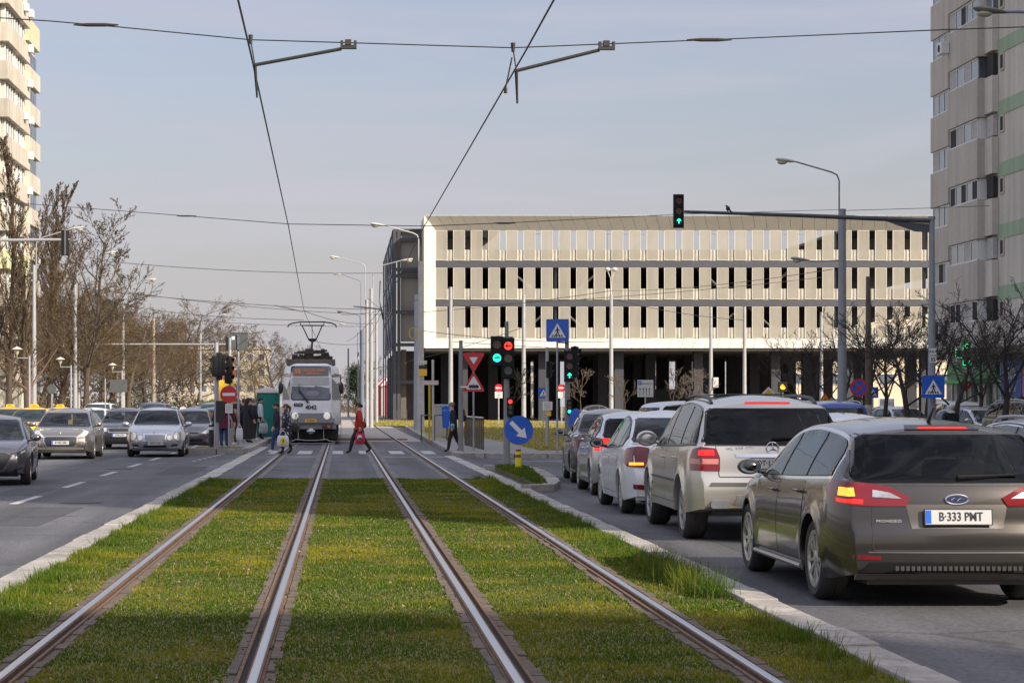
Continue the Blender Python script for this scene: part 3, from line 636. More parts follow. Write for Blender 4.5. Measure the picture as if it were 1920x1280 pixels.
far_building('long beige office building far off behind the bare trees and grey sign back',-37,-15.4,420,18,13.0,BEIGE,9,4)
far_building('pale low building seen between the dark pillars',16,34,320,12,8.5,M('pale_render',(.4,.37,.31),.85,var=.08,scale=.5),7,3,'house')
far_building('cream block seen behind the pillars near the right bare trees',60,92,290,14,14,M('cream_block',(.66,.56,.4),.85,var=.06,scale=.4),8,4,'apartment_block')
far_building('ochre low house seen between pillars in the middle',38,52,330,12,7.5,M('ochre_render',(.5,.38,.2),.85,var=.1,scale=.5),5,2,'house')
t=thing('striped_tent','round red and white striped tent beyond the tracks','tent',(7.2,290,0))
m=MB(); k=28
for i in range(k):
    a,b=2*PI*i/k,2*PI*(i+1)/k; m.m=i%2; r=2.6
    m.add([(r*math.cos(a),r*math.sin(a),-.05),(r*math.cos(b),r*math.sin(b),-.05),(r*math.cos(b),r*math.sin(b),4.2),(r*math.cos(a),r*math.sin(a),4.2)],[(0,1,2,3)])
    m.add([(r*1.05*math.cos(a),r*1.05*math.sin(a),4.2),(r*1.05*math.cos(b),r*1.05*math.sin(b),4.2),(0,0,6.4)],[(0,1,2)])
m.build('canvas',[SIGNWHITE,M('tent_red',(.4,.05,.06),.7)],t)
m=MB(); m.tube([(0,0,6.3),(0,0,7.2)],.05,6); m.build('mast',STEEL,t)
# ================================================================ cars
def catm(pts,ds=.05):
    out=[]; n=len(pts)
    for i in range(n-1):
        p0,p1,p2,p3=(Vector(pts[max(0,min(n-1,j))]) for j in (i-1,i,i+1,i+2)); k=max(1,int((p2-p1).length/ds))
        for q in range(k):
            t=q/k; a=.5*((2*p1)+(p2-p0)*t+(2*p0-5*p1+4*p2-p3)*t*t+(3*p1-p0-3*p2+p3)*t**3)
            # keep close to the chord
            l=p1.lerp(p2,t); out.append(l.lerp(a,.85))
    out.append(Vector(pts[-1])); return [(p[0],p[1]) for p in out]
def lerpf(pts):
    ys=[p[0] for p in pts]; zs=[p[1] for p in pts]
    return lambda y: float(np.interp(y,ys,zs))
SB=lerpf([(0,.945),(.12,.975),(.4,1.0),(.62,1.0),(.8,.985),(.93,.968),(1.0,.945)])
_wh={}
def wheel_meshes(Rw,tw,style,rimmat):
    k=(Rw,tw,style,rimmat.name)
    if k in _wh: return _wh[k]
    r=Rw*.70; m=MB(); h=tw/2
    m.lathe([(r-.012,-h*.75),(r+.01,-h*.92),(Rw*.9,-h),(Rw*.97,-h*.82),(Rw,-h*.55),(Rw,-h*.18),(Rw*.985,-h*.16),(Rw*.985,-h*.1),(Rw,-h*.08),(Rw,h*.08),(Rw*.985,h*.1),(Rw*.985,h*.16),(Rw,h*.18),(Rw,h*.55),(Rw*.97,h*.82),(Rw*.9,h),(r+.01,h*.92),(r-.012,h*.75)],28,axis='x')
    ty=m.mesh('tyre',RUBBER,smooth=True)
    m=MB(); m.m=1; m.lathe([(r-.004,-h*.55),(r-.004,h*.2)],24,axis='x'); m.m=0
    m.lathe([(r-.012,h*.74),(r+.008,h*.86),(r+.004,h*.93),(r-.02,h*.9),(r-.03,h*.55)],28,axis='x')
    ns={'five':5,'split':10,'seven':7,'cap':9,'steel':8}[style]; wd={'five':.06,'split':.028,'seven':.042,'cap':.062,'steel':.07}[style]
    for i in range(ns):
        a=2*PI*i/ns+(.12 if style=='split' and i%2 else 0)
        c,s=math.cos(a),math.sin(a)
        def P(u,v,x): return (x,u*c-v*s,u*s+v*c)
        u0,u1=.05,r-.01; V=[]
        for x0_,x1_ in ((h*.55,h*.78),):
            V=[P(u0,-wd*.75,x0_),P(u1,-wd*.5,x0_+.02),P(u1,wd*.5,x0_+.02),P(u0,wd*.75,x0_),P(u0,-wd*.6,x1_),P(u1,-wd*.4,x1_+.015),P(u1,wd*.4,x1_+.015),P(u0,wd*.6,x1_)]
        m.add(V,[(3,2,1,0),(4,5,6,7),(0,1,5,4),(1,2,6,5),(2,3,7,6),(3,0,4,7)])
    m.lathe([(.0,h*.5),(.075,h*.6),(.07,h*.82),(.03,h*.88),(.0,h*.88)],14,axis='x')
    m.m=1; m.lathe([(.0,h*.1),(r-.02,h*.1),(r-.02,h*.16),(.0,h*.16)],20,axis='x')
    ri=m.mesh('rim',[rimmat,M('brake_dark',(.05,.045,.04),.7,.3)],smooth=True)
    _wh[k]=(ty,ri); return _wh[k]
def emblem_mesh(kind):
    m=MB()
    if kind=='star':
        m.tube([(.085*math.cos(a),0,.085*math.sin(a)) for a in np.linspace(0,2*PI,25)],.009,6,False)
        for a in (90,210,330): m.tube([(0,0,0),(.082*math.cos(R(a)),0,.082*math.sin(R(a)))],[.016,.004],6)
    elif kind=='oval':
        m.tube([(.095*math.cos(a),0,.04*math.sin(a)) for a in np.linspace(0,2*PI,25)],.008,6,False); m.m=1; m.prism([(.09*math.cos(a),.036*math.sin(a)) for a in np.linspace(0,2*PI,24,endpoint=False)],'y',-.004,.01); m.m=0
        m.tube([(-.05,-.006,-.005),(-.02,-.006,.015),(0,-.006,-.012),(.03,-.006,.012),(.055,-.006,0)],.004,5)
    elif kind=='lion':
        m.tube([(-.03,0,-.06),(-.01,0,.0),(.03,0,.05)],[.012,.02,.012],6); m.tube([(-.01,0,.0),(-.05,0,.03)],.009,6); m.tube([(0,0,-.01),(.05,0,-.03)],.01,6); m.tube([(.01,0,.03),(-.02,0,.06)],.009,6)
    elif kind=='wings':
        m.tube([(-.08,0,.03),(-.03,0,.01),(0,0,-.025),(.03,0,.01),(.08,0,.03)],.009,6); m.tube([(.0,0,-.02),(0,0,.03)],.008,6)
    else:
        m.tube([(.05*math.cos(a),0,.05*math.sin(a)) for a in np.linspace(0,2*PI,21)],.007,6,False); m.tube([(-.05,0,0),(.05,0,0)],.006,6)
    return m
SEE={'x'}
class Car:
    def __init__(s,name,label,spec,mat,loc,rz,cat='car',group=None):
        s.sp=spec; s.mat=mat; s.T=thing(name,label,cat,loc,rz,group); S=spec
        s.W=S['W']; s.prof=catm(S['prof']); ys=[p[0] for p in s.prof]; s.zt=lerpf(s.prof[ys.index(min(ys)):ys.index(max(ys))+1]); s.belt=lerpf(catm(S['belt'],.1)); s.y0,s.y1=S['prof'][0][0],S['prof'][-1][0]
        s.win=[]; s.see=cat!='none' and label in SEE
        s.body()
    def plan(s,y):
        w=s.W/2; L=(s.y1-s.y0)/2; S=s.sp
        if y<0: t=max(0,(-y-(abs(s.y0)-S.get('rr',.55)))/S.get('rr',.55)); return w*(1-S.get('ra',.13)*t**2.4)
        t=max(0,(y-(s.y1-S.get('fr',.8)))/S.get('fr',.8)); return w*(1-S.get('fa',.2)*t**2.3)
    def zlow(s,y):
        S=s.sp; z=S.get('sill',.2); e=max(0,(abs(y)-(s.y1-.7))/.7); z+=.07*e*e
        Ra=S['R']+.055
        for ya in S['axles']:
            if abs(y-ya)<=Ra+1e-6: z=max(z,S['R']-.01+math.sqrt(max(0,Ra*Ra-(y-ya)**2)))
        return z
    def sec(s,y,zt):
        S=s.sp; w=s.plan(y); bl=s.belt(y); zs=min(bl,zt-.025); hc=zt-zs; f=lambda z:w*SB((z-.18)/(bl-.18))
        xb=f(zs); xe=xb-max(0,hc-.02)*S.get('tum',.36); c=min(.1,hc*.5); cl=min(.15,hc*.75+.01); cr=min(.055,hc*.35)
        return dict(w=w,zs=zs,f=f,xb=xb,xe=xe,c=c,cl=cl,cr=cr)
    def section(s,y,zt,zl):
        k=s.sec(y,zt); P=[]; zl=min(zl,k['zs']-.01); Ra=s.sp['R']+.055
        for i in range(10):
            z=zl+(k['zs']-zl)*i/9; x=k['f'](z)
            for ya in s.sp['axles']:
                d=math.hypot(y-ya,z-s.sp['R'])-Ra
                x+=s.sp.get('flare',.018)*math.exp(-(d/.07)**2) if d>-.01 else 0
            P.append((x,z))
        z1=zt-k['cr']-k['c']
        for i in range(1,6): t=i/5; P.append((k['xb']+(k['xe']-k['xb'])*t+.012*math.sin(PI*t)*min(1,(zt-k['zs'])*2),k['zs']+(z1-k['zs'])*t))
        for i in range(1,5): a=PI/2*i/4; P.append((k['xe']-k['cl']*(1-math.cos(a)),z1+k['c']*math.sin(a)))
        xr=k['xe']-k['cl']
        for i in range(1,6): x=xr*(1-i/5); P.append((x,zt-k['cr']*(x/max(xr,.01))**2))
        return P
    def bow(s,y):
        S=s.sp
        if y<0: t=max(0,(-y-(abs(s.y0)-1.1))/1.1); return S.get('rbow',.07)*min(1,t*1.5)
        t=max(0,(y-(s.y1-1.9))/1.9); return -S.get('fbow',.16)*min(1,t*1.3)
    def body(s):
        S=s.sp; st=[(y,z) for y,z in s.prof]; Ra=S['R']+.055; extra=[]
        for ya in S['axles']:
            for a in range(0,181,12): extra.append(ya-Ra*math.cos(R(a)))
            extra+= [ya-Ra-.004,ya+Ra+.004]
        for y in sorted(extra):
            i=max(k for k in range(len(st)) if st[k][0]<=y and k<len(st)-6); st.insert(i+1,(y,s.zt(y)))
        vs=[];n=None;rows=[]
        for y,zt in st:
            P=s.section(y,zt,s.zlow(y)); n=len(P); b=s.bow(y); w=s.W/2
            full=[(-x,z) for x,z in P]+[(x,z) for x,z in P[-2::-1]]
            vs+= [(x,y+b*(x/w)**2,z) for x,z in full]
        k=2*n-1; m=MB(); ns=len(st)
        fs=[(i*k+j,i*k+(j+1)%k,(i+1)*k+(j+1)%k,(i+1)*k+j) for i in range(ns-1) for j in range(k)]
        fs+=[tuple(range(k-1,-1,-1)),tuple(range((ns-1)*k,ns*k))]
        m.add(vs,[f[::-1] for f in fs]); s.bodyo=m.build('body',s.mat,s.T,smooth=True,angle=50)
        me=s.bodyo.data; s.bvh=BVHTree.FromPolygons([v.co.copy() for v in me.vertices],[tuple(p.vertices) for p in me.polygons])
        m=MB(); w=s.W/2-.26; m.box(-w,w,s.y0+.12,s.y1-.14,S.get('sill',.2)-.01,.62); 
        m.box(-s.W/2+.06,s.W/2-.06,S['axles'][0]+Ra+.02,S['axles'][1]-Ra-.02,S.get('sill',.2)+.005,S.get('sill',.2)+.1)
        m.build('underbody',BLACKP,s.T)
        ty,ri=wheel_meshes(S['R'],S.get('tw',.22),S.get('wheel','five'),S.get('rimmat',ALLOY))
        for ya in S['axles']:
            for sg in (-1,1):
                o=put('wheel',ty,s.T,(sg*(s.W/2-S.get('tw',.22)/2-.015),ya,S['R']),(0,0,0 if sg>0 else PI)); put('rim',ri,o)
    # ------------------------------------------------ conformal patches
    def cast(s,u,v,ax):
        if len(ax)==2:                       # wrapped round a corner: u runs along the tail or nose, then along the flank
            sg=-1 if ax[1]=='l' else 1; e=-1 if ax[0]=='b' else 1; r0=.4; xp=s.W/2-r0; yp=(s.y0+r0) if e<0 else (s.y1-r0); L=r0*PI/2
            if u<=xp: o=Vector((sg*u,e*6,v)); dr=Vector((0,-e,0))
            elif u<xp+L:
                t=(u-xp)/r0; dr=Vector((-sg*math.sin(t),-e*math.cos(t),0)); o=Vector((sg*xp,yp,v))-dr*3
            else: o=Vector((sg*3,yp-e*(u-xp-L),v)); dr=Vector((-sg,0,0))
            h=s.bvh.ray_cast(o,dr)
            if h[0] is None: return None
            return h[0],(h[1] if h[1].dot(dr)<0 else -h[1])
        if ax in('l','r'): sg=-1 if ax=='l' else 1; h=s.bvh.ray_cast(Vector((sg*3,u,v)),Vector((-sg,0,0)))
        elif ax=='b': h=s.bvh.ray_cast(Vector((u,-6,v)),Vector((0,1,0)))
        elif ax=='f': h=s.bvh.ray_cast(Vector((u,6,v)),Vector((0,-1,0)))
        else: h=s.bvh.ray_cast(Vector((u,v,4)),Vector((0,0,-1)))
        if h[0] is None: return None
        nr=h[1]; d={'l':Vector((-1,0,0)),'r':Vector((1,0,0)),'b':Vector((0,-1,0)),'f':Vector((0,1,0)),'t':Vector((0,0,1))}[ax]
        if nr.dot(d)<0: nr=-nr
        return h[0],nr
    def patch(s,mb,poly,ax,off=.005,sp=.07,hole=None):
        B=[];n=len(poly)
        for i in range(n):
            a,b=Vector(poly[i]),Vector(poly[(i+1)%n]); k=max(1,math.ceil((b-a).length/sp))
            for q in range(k): B.append(a.lerp(b,q/k))
        nb=len(B); xs=[p[0] for p in B]; ys=[p[1] for p in B]; pts=list(B)
        HB=[]
        if hole:
            for i in range(len(hole)):
                a_,b_=Vector(hole[i]),Vector(hole[(i+1)%len(hole)]); kk=max(1,math.ceil((b_-a_).length/sp))
                for q in range(kk): HB.append(a_.lerp(b_,q/kk))
            pts+=HB
        def inside(x,y,poly=poly):
            c=False; n=len(poly)
            for i in range(n):
                x1,y1=poly[i];x2,y2=poly[(i+1)%n]
                if (y1>y)!=(y2>y) and x<(x2-x1)*(y-y1)/(y2-y1)+x1: c=not c
            return c
        x=min(xs)+sp*.5
        while x<max(xs):
            y=min(ys)+sp*.5
            while y<max(ys):
                if inside(x,y) and not hole and min((p[0]-x)**2+(p[1]-y)**2 for p in B)>(sp*.4)**2: pts.append(Vector((x,y)))
                y+=sp
            x+=sp
        nh=len(HB); r=delaunay_2d_cdt(pts,[(i,(i+1)%nb) for i in range(nb)]+[(nb+i,nb+(i+1)%nh) for i in range(nh)],[],1,1e-6)
        vs=[];ok=[]
        for p in r[0]:
            h=s.cast(p[0],p[1],ax)
            if h is None: ok.append(None); vs.append((0,0,0)); continue
            ok.append(1); vs.append(h[0]+h[1]*off)
        fs=[]
        for f in r[2]:
            if any(ok[i] is None for i in f): continue
            if hole and inside(sum(r[0][i][0] for i in f)/len(f),sum(r[0][i][1] for i in f)/len(f),hole): continue
            a,b,c=(Vector(vs[i]) for i in f[:3]); d=s.cast(r[0][f[0]][0],r[0][f[0]][1],ax)[1]
            fs.append(tuple(f) if (b-a).cross(c-a).dot(d)>=0 else tuple(f)[::-1])
        # a thin skirt gives the piece its thickness
        cnt={}
        for f in fs:
            for i in range(len(f)):
                e=(f[i],f[(i+1)%len(f)]); cnt[e]=1
        base=len(vs); low={}
        allv=list(vs)
        for (a,b) in list(cnt):
            if (b,a) in cnt: continue
            for q in (a,b):
                if q not in low:
                    hh=s.cast(r[0][q][0],r[0][q][1],ax); low[q]=len(allv); allv.append(Vector(vs[q])-hh[1]*(off+.004))
            fs.append((b,a,low[a],low[b]))
        mb.add(allv,fs)
    def both(s,name,poly,mat,off=.005,sp=.07,parent=None,hole=None):
        """the same piece on both flanks, each a part"""
        out=[]
        for ax in 'lr':
            m=MB(); s.patch(m,poly,ax,off,sp,hole); out.append(m.build(name,mat,parent or s.T,smooth=True,merge=False))
        return out
    def face(s,name,polys,ax,mat,off=.006,sp=.06,mirror=False,parent=None):
        """pieces on the nose ('f') or tail ('b'); mirror gives one per side, wrapping round the corner"""
        out=[]
        for sg in ((1,-1) if mirror else (1,)):
            m=MB()
            for p in polys:
                if mirror and max(x for x,z in p)>.5: s.patch(m,p,ax+('r' if sg>0 else 'l'),off,sp)
                else: s.patch(m,[(sg*x,z) for x,z in p],ax,off,sp)
            out.append(m.build(name,mat,parent or s.T,smooth=True,merge=False))
        return out
    def gtop(s,y): return min(s.zt(y),s.zt(min(s.y1,y+.13)),s.zt(max(s.y0,y-s.sp.get('dp',.16))))
    def side_glass(s,splits,lo=.035,hi=.115,trim=None,chrome=None):
        def poly(a,b,g=0,l=0):
            ys=np.linspace(a,b,max(3,int((b-a)/.06)+1)); up=[(y,s.gtop(y)-hi+g) for y in ys]; dn=[(y,s.belt(y)+lo-l) for y in ys]
            p=[(u,d) for u,d in zip(up,dn) if u[1]>d[1]+.015]
            return [d for u,d in p]+[u for u,d in p[::-1]]
        if s.see:
            full=poly(splits[0][0]-.045,splits[-1][1]+.07,.03,.03)
            for ax in 'lr':
                m=MB(); s.patch(m,full,ax,.003,hole=poly(splits[0][0]-.012,splits[-1][1]+.012,.006,.006)); m.build('window_surround',chrome or BLACKP,s.T,smooth=True,merge=False)
            for (a0,b0),(a1,b1) in zip(splits,splits[1:]): s.both('pillar_trim',poly(b0+.004,a1-.004,0,0),BLACKP,.004)
        else: s.both('window_surround',poly(splits[0][0]-.045,splits[-1][1]+.07,.03,.03),chrome or BLACKP,.003)
        if chrome and not s.see: s.both('window_gasket',poly(splits[0][0]-.02,splits[-1][1]+.04,.012,.012),BLACKP,.0065)
        for a,b in splits: 
            s.both('side_window',poly(a,b),(CLEARG if a>-.5 else TINTG) if s.see else s.sp.get('glass',GLASS),.010); s.win.append((poly(a,b,-.008,-.008),'x'))
    def screen(s,name,ya,yb,ax,mat,inset=.05,off=.007):
        ys=np.linspace(ya,yb,12); R_=[]
        for y in ys:
            zt=s.zt(y); k=s.sec(y,zt); x=k['xe']-k['cl']*.35-inset; R_.append((x,zt-k['cr']*.7))
        R_.sort(key=lambda p:p[1]); r=[p for p in R_]
        r[0]=(r[0][0]-.04,r[0][1]); r[-1]=(r[-1][0]-.05,r[-1][1])
        p=r+[(-x,z) for x,z in r[::-1]]
        q=[(x+.025,z) for x,z in r]; q[0]=(q[0][0],q[0][1]-.018); q[-1]=(q[-1][0],q[-1][1]+.012); q=q+[(-x,z) for x,z in q[::-1]]
        
        if s.see:
            m=MB(); s.patch(m,q,ax,.003,.06,hole=p); m.build(name+'_gasket',BLACKP,s.T,smooth=True,merge=False); s.win.append((p,ax)); mat=TINTG if ax=='b' else CLEARG
        else: s.face(name+'_gasket',[q],ax,BLACKP,.003)
        return s.face(name,[p],ax,mat,off)[0]
    def cabin(s):
        """open the windows through the shell and fit seats and a wheel"""
        INT=M('cabin_dark',(.035,.034,.034),.85); o=s.bodyo; o.data.materials.append(INT)
        for poly,ax in s.win:
            m=MB()
            if ax=='x': m.prism(poly,'x',-1.6,1.6)
            else: m.prism(poly,'y',*((-3.5,-.2) if ax=='b' else (-.25,3.5)))
            me=m.mesh('cut',INT); c=bpy.data.objects.new('cut',me); COL.objects.link(c); bm=bmesh.new(); bm.from_mesh(me); bmesh.ops.recalc_face_normals(bm,faces=bm.faces); bm.to_mesh(me); bm.free()
            md=o.modifiers.new('b','BOOLEAN'); md.object=c; md.operation='DIFFERENCE'; md.solver='EXACT'; md.material_mode='TRANSFER'
            c.matrix_world=s.T.matrix_basis.copy(); o.parent=None; o.matrix_world=s.T.matrix_basis.copy(); bpy.context.view_layer.update()
            ev=o.evaluated_get(bpy.context.evaluated_depsgraph_get()); nm=bpy.data.meshes.new_from_object(ev); o.modifiers.clear(); o.data=nm; bpy.data.objects.remove(c)
            o.parent=s.T; o.matrix_parent_inverse=Matrix(); o.matrix_basis=Matrix()
        o.data.polygons.foreach_set('use_smooth',[True]*len(o.data.polygons)); o.data.set_sharp_from_angle(angle=R(50)); o.data.name='body'
        bl=s.belt(0); ST=M('seat_fabric',(.06,.058,.055),.9,var=.2,scale=8)
        for x in (-.37,.37):
            for y,w_ in ((.05,.5),(-.85,.52)):
                m=MB(); m.prism([(y-.22,bl+.2),(y-.1,bl+.2),(y+.02,bl-.25),(y-.12,bl-.25)],'x',x-w_/2,x+w_/2); f=m.build('seat',ST,s.T,bevel=.04,smooth=True)
                m=MB(); m.box(x-.14,x+.14,y-.25,y-.15,bl+.22,bl+.38); m.build('headrest',ST,f,bevel=.035,smooth=True)
        m=MB(); m.tube([(-.37+.18*math.cos(t),.62+.05*math.sin(t),bl-.0+.17*math.sin(t)) for t in np.linspace(0,2*PI,17)],.016,6,False); m.build('steering_wheel',BLACKP,s.T,smooth=True)
        m=MB(); m.box(-.1,.1,.72,.74,s.zt(.6)-.2,s.zt(.6)-.13); m.build('inner_mirror',BLACKP,s.T,bevel=.01)
    def doors(s,cuts):
        sill=s.sp.get('sill',.2)+.1; Ra=s.sp['R']+.1
        for a,b in cuts:
            lo=[];up=[]
            for y in np.linspace(a,b,15):
                z=sill
                for ya in s.sp['axles']:
                    if abs(y-ya)<Ra: z=max(z,s.sp['R']+math.sqrt(Ra*Ra-(y-ya)**2))
                lo.append((y,z)); up.append((y,s.belt(y)-.015))
            def grow(e): 
                return [(y+(-e if i==0 else e if i==14 else 0),z-e) for i,(y,z) in enumerate(lo)]+[(y+(-e if i==0 else e if i==14 else 0),z+e*.2) for i,(y,z) in reversed(list(enumerate(up)))]
            s.both('door_gap',grow(.009),DKGAP,.0015,.09)
            ds=s.both('door',grow(0),s.mat,.004,.09)
            for d,sg in zip(ds,(-1,1)):
                yh=a+.14; zh=s.belt(yh)-s.sp.get('hz',.12); h=s.cast(yh,zh,'r' if sg>0 else 'l')
                if h: m=MB(); x=h[0].x; m.box(*sorted((x+sg*.03,x+sg*.045)),yh-.09,yh+.09,zh-.014,zh+.014); m.box(*sorted((x-sg*.01,x+sg*.031)),yh-.085,yh-.06,zh-.012,zh+.012); m.box(*sorted((x-sg*.01,x+sg*.031)),yh+.06,yh+.085,zh-.012,zh+.012); m.build('handle',s.sp.get('handle',s.mat),d,bevel=.006)
    def mirrors(s,y,z,mat=None,sz=(.115,.07,.075)):
        for sg in (-1,1):
            h=s.cast(y,z-.02,'r' if sg>0 else 'l'); x=abs(h[0].x)
            m=MB(); c=(sg*(x+.16),y,z+.03); m.ell(c,sz,14,10); m.tube([(sg*(x-.03),y+.02,z-.03),(sg*(x+.08),y+.01,z-.01)],.025,6)
            o=m.build('mirror',mat or s.mat,s.T,smooth=True)
            m=MB(); m.prism([(c[0]+sz[0]*.84*math.cos(a),c[2]+sz[2]*.8*math.sin(a)) for a in np.linspace(0,2*PI,16,endpoint=False)],'y',y-sz[1]*.82,y-sz[1]*.55); m.build('mirror_glass',M('mirror_glass',(.35,.38,.4),.05,.9),o)
    def plate(s,x,z,ax,txt,col=PLATEW,tilt=0,w=.52,out=.012):
        h=s.cast(x,z,ax); sg=-1 if ax=='b' else 1; y=h[0].y+sg*out
        m=MB(); m.box(-w/2,w/2,-.006,.006,-.057,.057); m.m=1; m.box(-w/2+.003,-w/2+.045,-.0075,-.006,-.052,.052); m.m=2
        for a,b,c,d in ((-w/2-.008,w/2+.008,-.064,-.057),(-w/2-.008,w/2+.008,.057,.064),(-w/2-.008,-w/2,-.057,.057),(w/2,w/2+.008,-.057,.057)): m.box(a,b,-.008,.008,c,d)
        o=m.build('licence_plate',[col,SIGNBLUE,BLACKP],s.T,loc=(x,y,z),rot=(tilt,0,0 if ax=='b' else PI))
        if txt: text('plate_number',txt,.098,SIGNBLACK,o,(.018,-.0095,.0),sx=min(1.05,.44/(len(txt)*.062)),bold=.004)
        return o
    def emblem(s,kind,x,z,ax,sc=1):
        h=s.cast(x,z,ax); m=emblem_mesh(kind); sg=-1 if ax=='b' else 1
        o=m.build('emblem',[CHROME,M('emblem_dark',(.03,.04,.09),.3)],s.T,loc=(x,h[0].y+sg*.012,z),rot=(0,0,0 if ax=='b' else PI),smooth=True); o.scale=(sc,sc,sc); return o
    def badge(s,txt,x,z,ax,size,mat=BADGE,sx=1.3):
        h=s.cast(x,z,ax); sg=-1 if ax=='b' else 1
        return text('badge',txt,size,mat,s.T,(x,h[0].y+sg*.006,z),rot=(PI/2,0,0 if ax=='b' else PI),depth=.003,sx=sx,space=1.15)
    def bar(s,name,pts,r,mat,n=8): m=MB(); m.tube(pts,r,n); return m.build(name,mat,s.T,smooth=True)
    def roof_rails(s,ya,yb,xf=.93,r=.018,mat=None):
        for sg in (-1,1):
            pts=[]
            for i,y in enumerate(np.linspace(ya,yb,12)):
                k=s.sec(y,s.zt(y)); x=sg*(k['xe']-k['cl']*.75); h=s.cast(x,y,'t'); pts.append(Vector((x,y,h[0].z+(.045 if 0<i<11 else .0))))
            m=MB(); m.tube(pts,r,6); m.build('roof_rail',mat or STEEL,s.T,smooth=True)
    def wiper(s,ax,a,b):
        h1=s.cast(a[0],a[1],ax); h2=s.cast(b[0],b[1],ax); m=MB(); m.tube([h1[0]+h1[1]*.03,h2[0]+h2[1]*.025],[.02,.009],6); m.build('wiper',WIPER,s.T)
def arc_poly(pts): return pts
# ---------------------------------------------------------------- body types
ESTATE=dict(W=1.88,R=.335,axles=(-1.42,1.43),tw=.235,wheel='split',sill=.2,rr=.55,ra=.12,fr=.9,fa=.2,tum=.4,hz=.1,
    prof=[(-2.36,.27),(-2.395,.36),(-2.41,.5),(-2.40,.62),(-2.375,.67),(-2.36,.8),(-2.325,.93),(-2.25,1.07),(-2.11,1.26),(-1.98,1.40),(-1.93,1.435),(-1.6,1.475),(-1.0,1.505),(-.4,1.51),(.1,1.485),(.45,1.42),(.8,1.27),(1.15,1.1),(1.4,.985),(1.75,.935),(2.05,.865),(2.27,.76),(2.38,.62),(2.41,.48),(2.38,.36),(2.33,.25)],
    belt=[(-2.42,1.0),(-2.1,1.02),(-1.5,1.0),(-.6,.97),(.3,.945),(1.1,.92),(1.6,.88),(2.1,.79),(2.42,.66)])
SUV=dict(W=1.9,R=.37,axles=(-1.45,1.465),tw=.27,wheel='seven',sill=.32,rr=.5,ra=.12,fr=.7,fa=.16,tum=.3,flare=.03,dp=.12,hz=.13,
    prof=[(-2.33,.42),(-2.37,.5),(-2.385,.62),(-2.365,.73),(-2.33,.8),(-2.31,1.0),(-2.27,1.14),(-2.16,1.36),(-2.05,1.56),(-1.98,1.64),(-1.85,1.68),(-1.3,1.725),(-.6,1.745),(.0,1.73),(.4,1.66),(.75,1.5),(1.1,1.3),(1.3,1.2),(1.65,1.14),(2.0,1.06),(2.2,.95),(2.32,.8),(2.37,.62),(2.35,.48),(2.3,.38)],
    belt=[(-2.42,1.08),(-2.1,1.13),(-1.0,1.1),(.3,1.08),(1.1,1.06),(1.6,1.03),(2.1,.93),(2.42,.8)])
SEDAN=dict(W=1.74,R=.31,axles=(-1.3,1.33),tw=.2,wheel='cap',sill=.2,rr=.5,ra=.13,fr=.8,fa=.2,tum=.38,dp=.1,hz=.1,
    prof=[(-2.13,.26),(-2.165,.36),(-2.18,.52),(-2.165,.62),(-2.13,.7),(-2.11,.86),(-2.07,.99),(-2.0,1.03),(-1.75,1.06),(-1.62,1.09),(-1.35,1.27),(-1.12,1.40),(-.95,1.455),(-.5,1.515),(0,1.53),(.35,1.48),(.65,1.37),(1.0,1.17),(1.22,1.04),(1.6,.97),(1.9,.89),(2.08,.76),(2.16,.6),(2.17,.46),(2.14,.34),(2.1,.25)],
    belt=[(-2.2,.99),(-1.7,1.0),(-1.0,.97),(0,.94),(.9,.92),(1.4,.9),(1.9,.8),(2.2,.66)])
HATCH=dict(W=1.74,R=.31,axles=(-1.28,1.3),tw=.2,wheel='five',sill=.2,rr=.5,ra=.14,fr=.85,fa=.22,tum=.38,dp=.14,hz=.1,
    prof=[(-2.0,.27),(-2.04,.36),(-2.05,.52),(-2.03,.64),(-1.98,.72),(-1.95,.9),(-1.88,1.03),(-1.72,1.2),(-1.52,1.38),(-1.42,1.43),(-1.0,1.475),(-.5,1.5),(0,1.49),(.35,1.43),(.7,1.28),(1.05,1.09),(1.25,.985),(1.6,.93),(1.85,.85),(2.0,.72),(2.06,.56),(2.06,.44),(2.03,.33),(1.98,.25)],
    belt=[(-2.1,.98),(-1.6,.99),(-.8,.95),(0,.925),(.9,.9),(1.4,.87),(1.8,.77),(2.1,.64)])
def spec(b,**k): d=dict(b); d.update(k); return d
SEE.update(['bronze grey estate car with lit tail lamp at the front edge of the right lane', 'champagne silver off-roader with muddy sides waiting second from the back of the queue', 'white four-door sedan with dark red tail lamps waiting third from the back of the queue', 'silver hatchback with lit tail lamp between the white sedan and black car', 'black saloon car at the head of the right-hand queue', 'graphite hatchback with hexagon grille cut off by the left picture edge', 'dusty taupe estate car with muddy flank in the second lane', 'silver sedan with twin round headlamps coming towards the crossing', 'dark navy estate with chrome-edged grille behind the silver sedan', 'dark grey hatchback with long slanted headlamps behind the silver sedan', 'navy blue car with rounded headlamps beside the waiting people'])
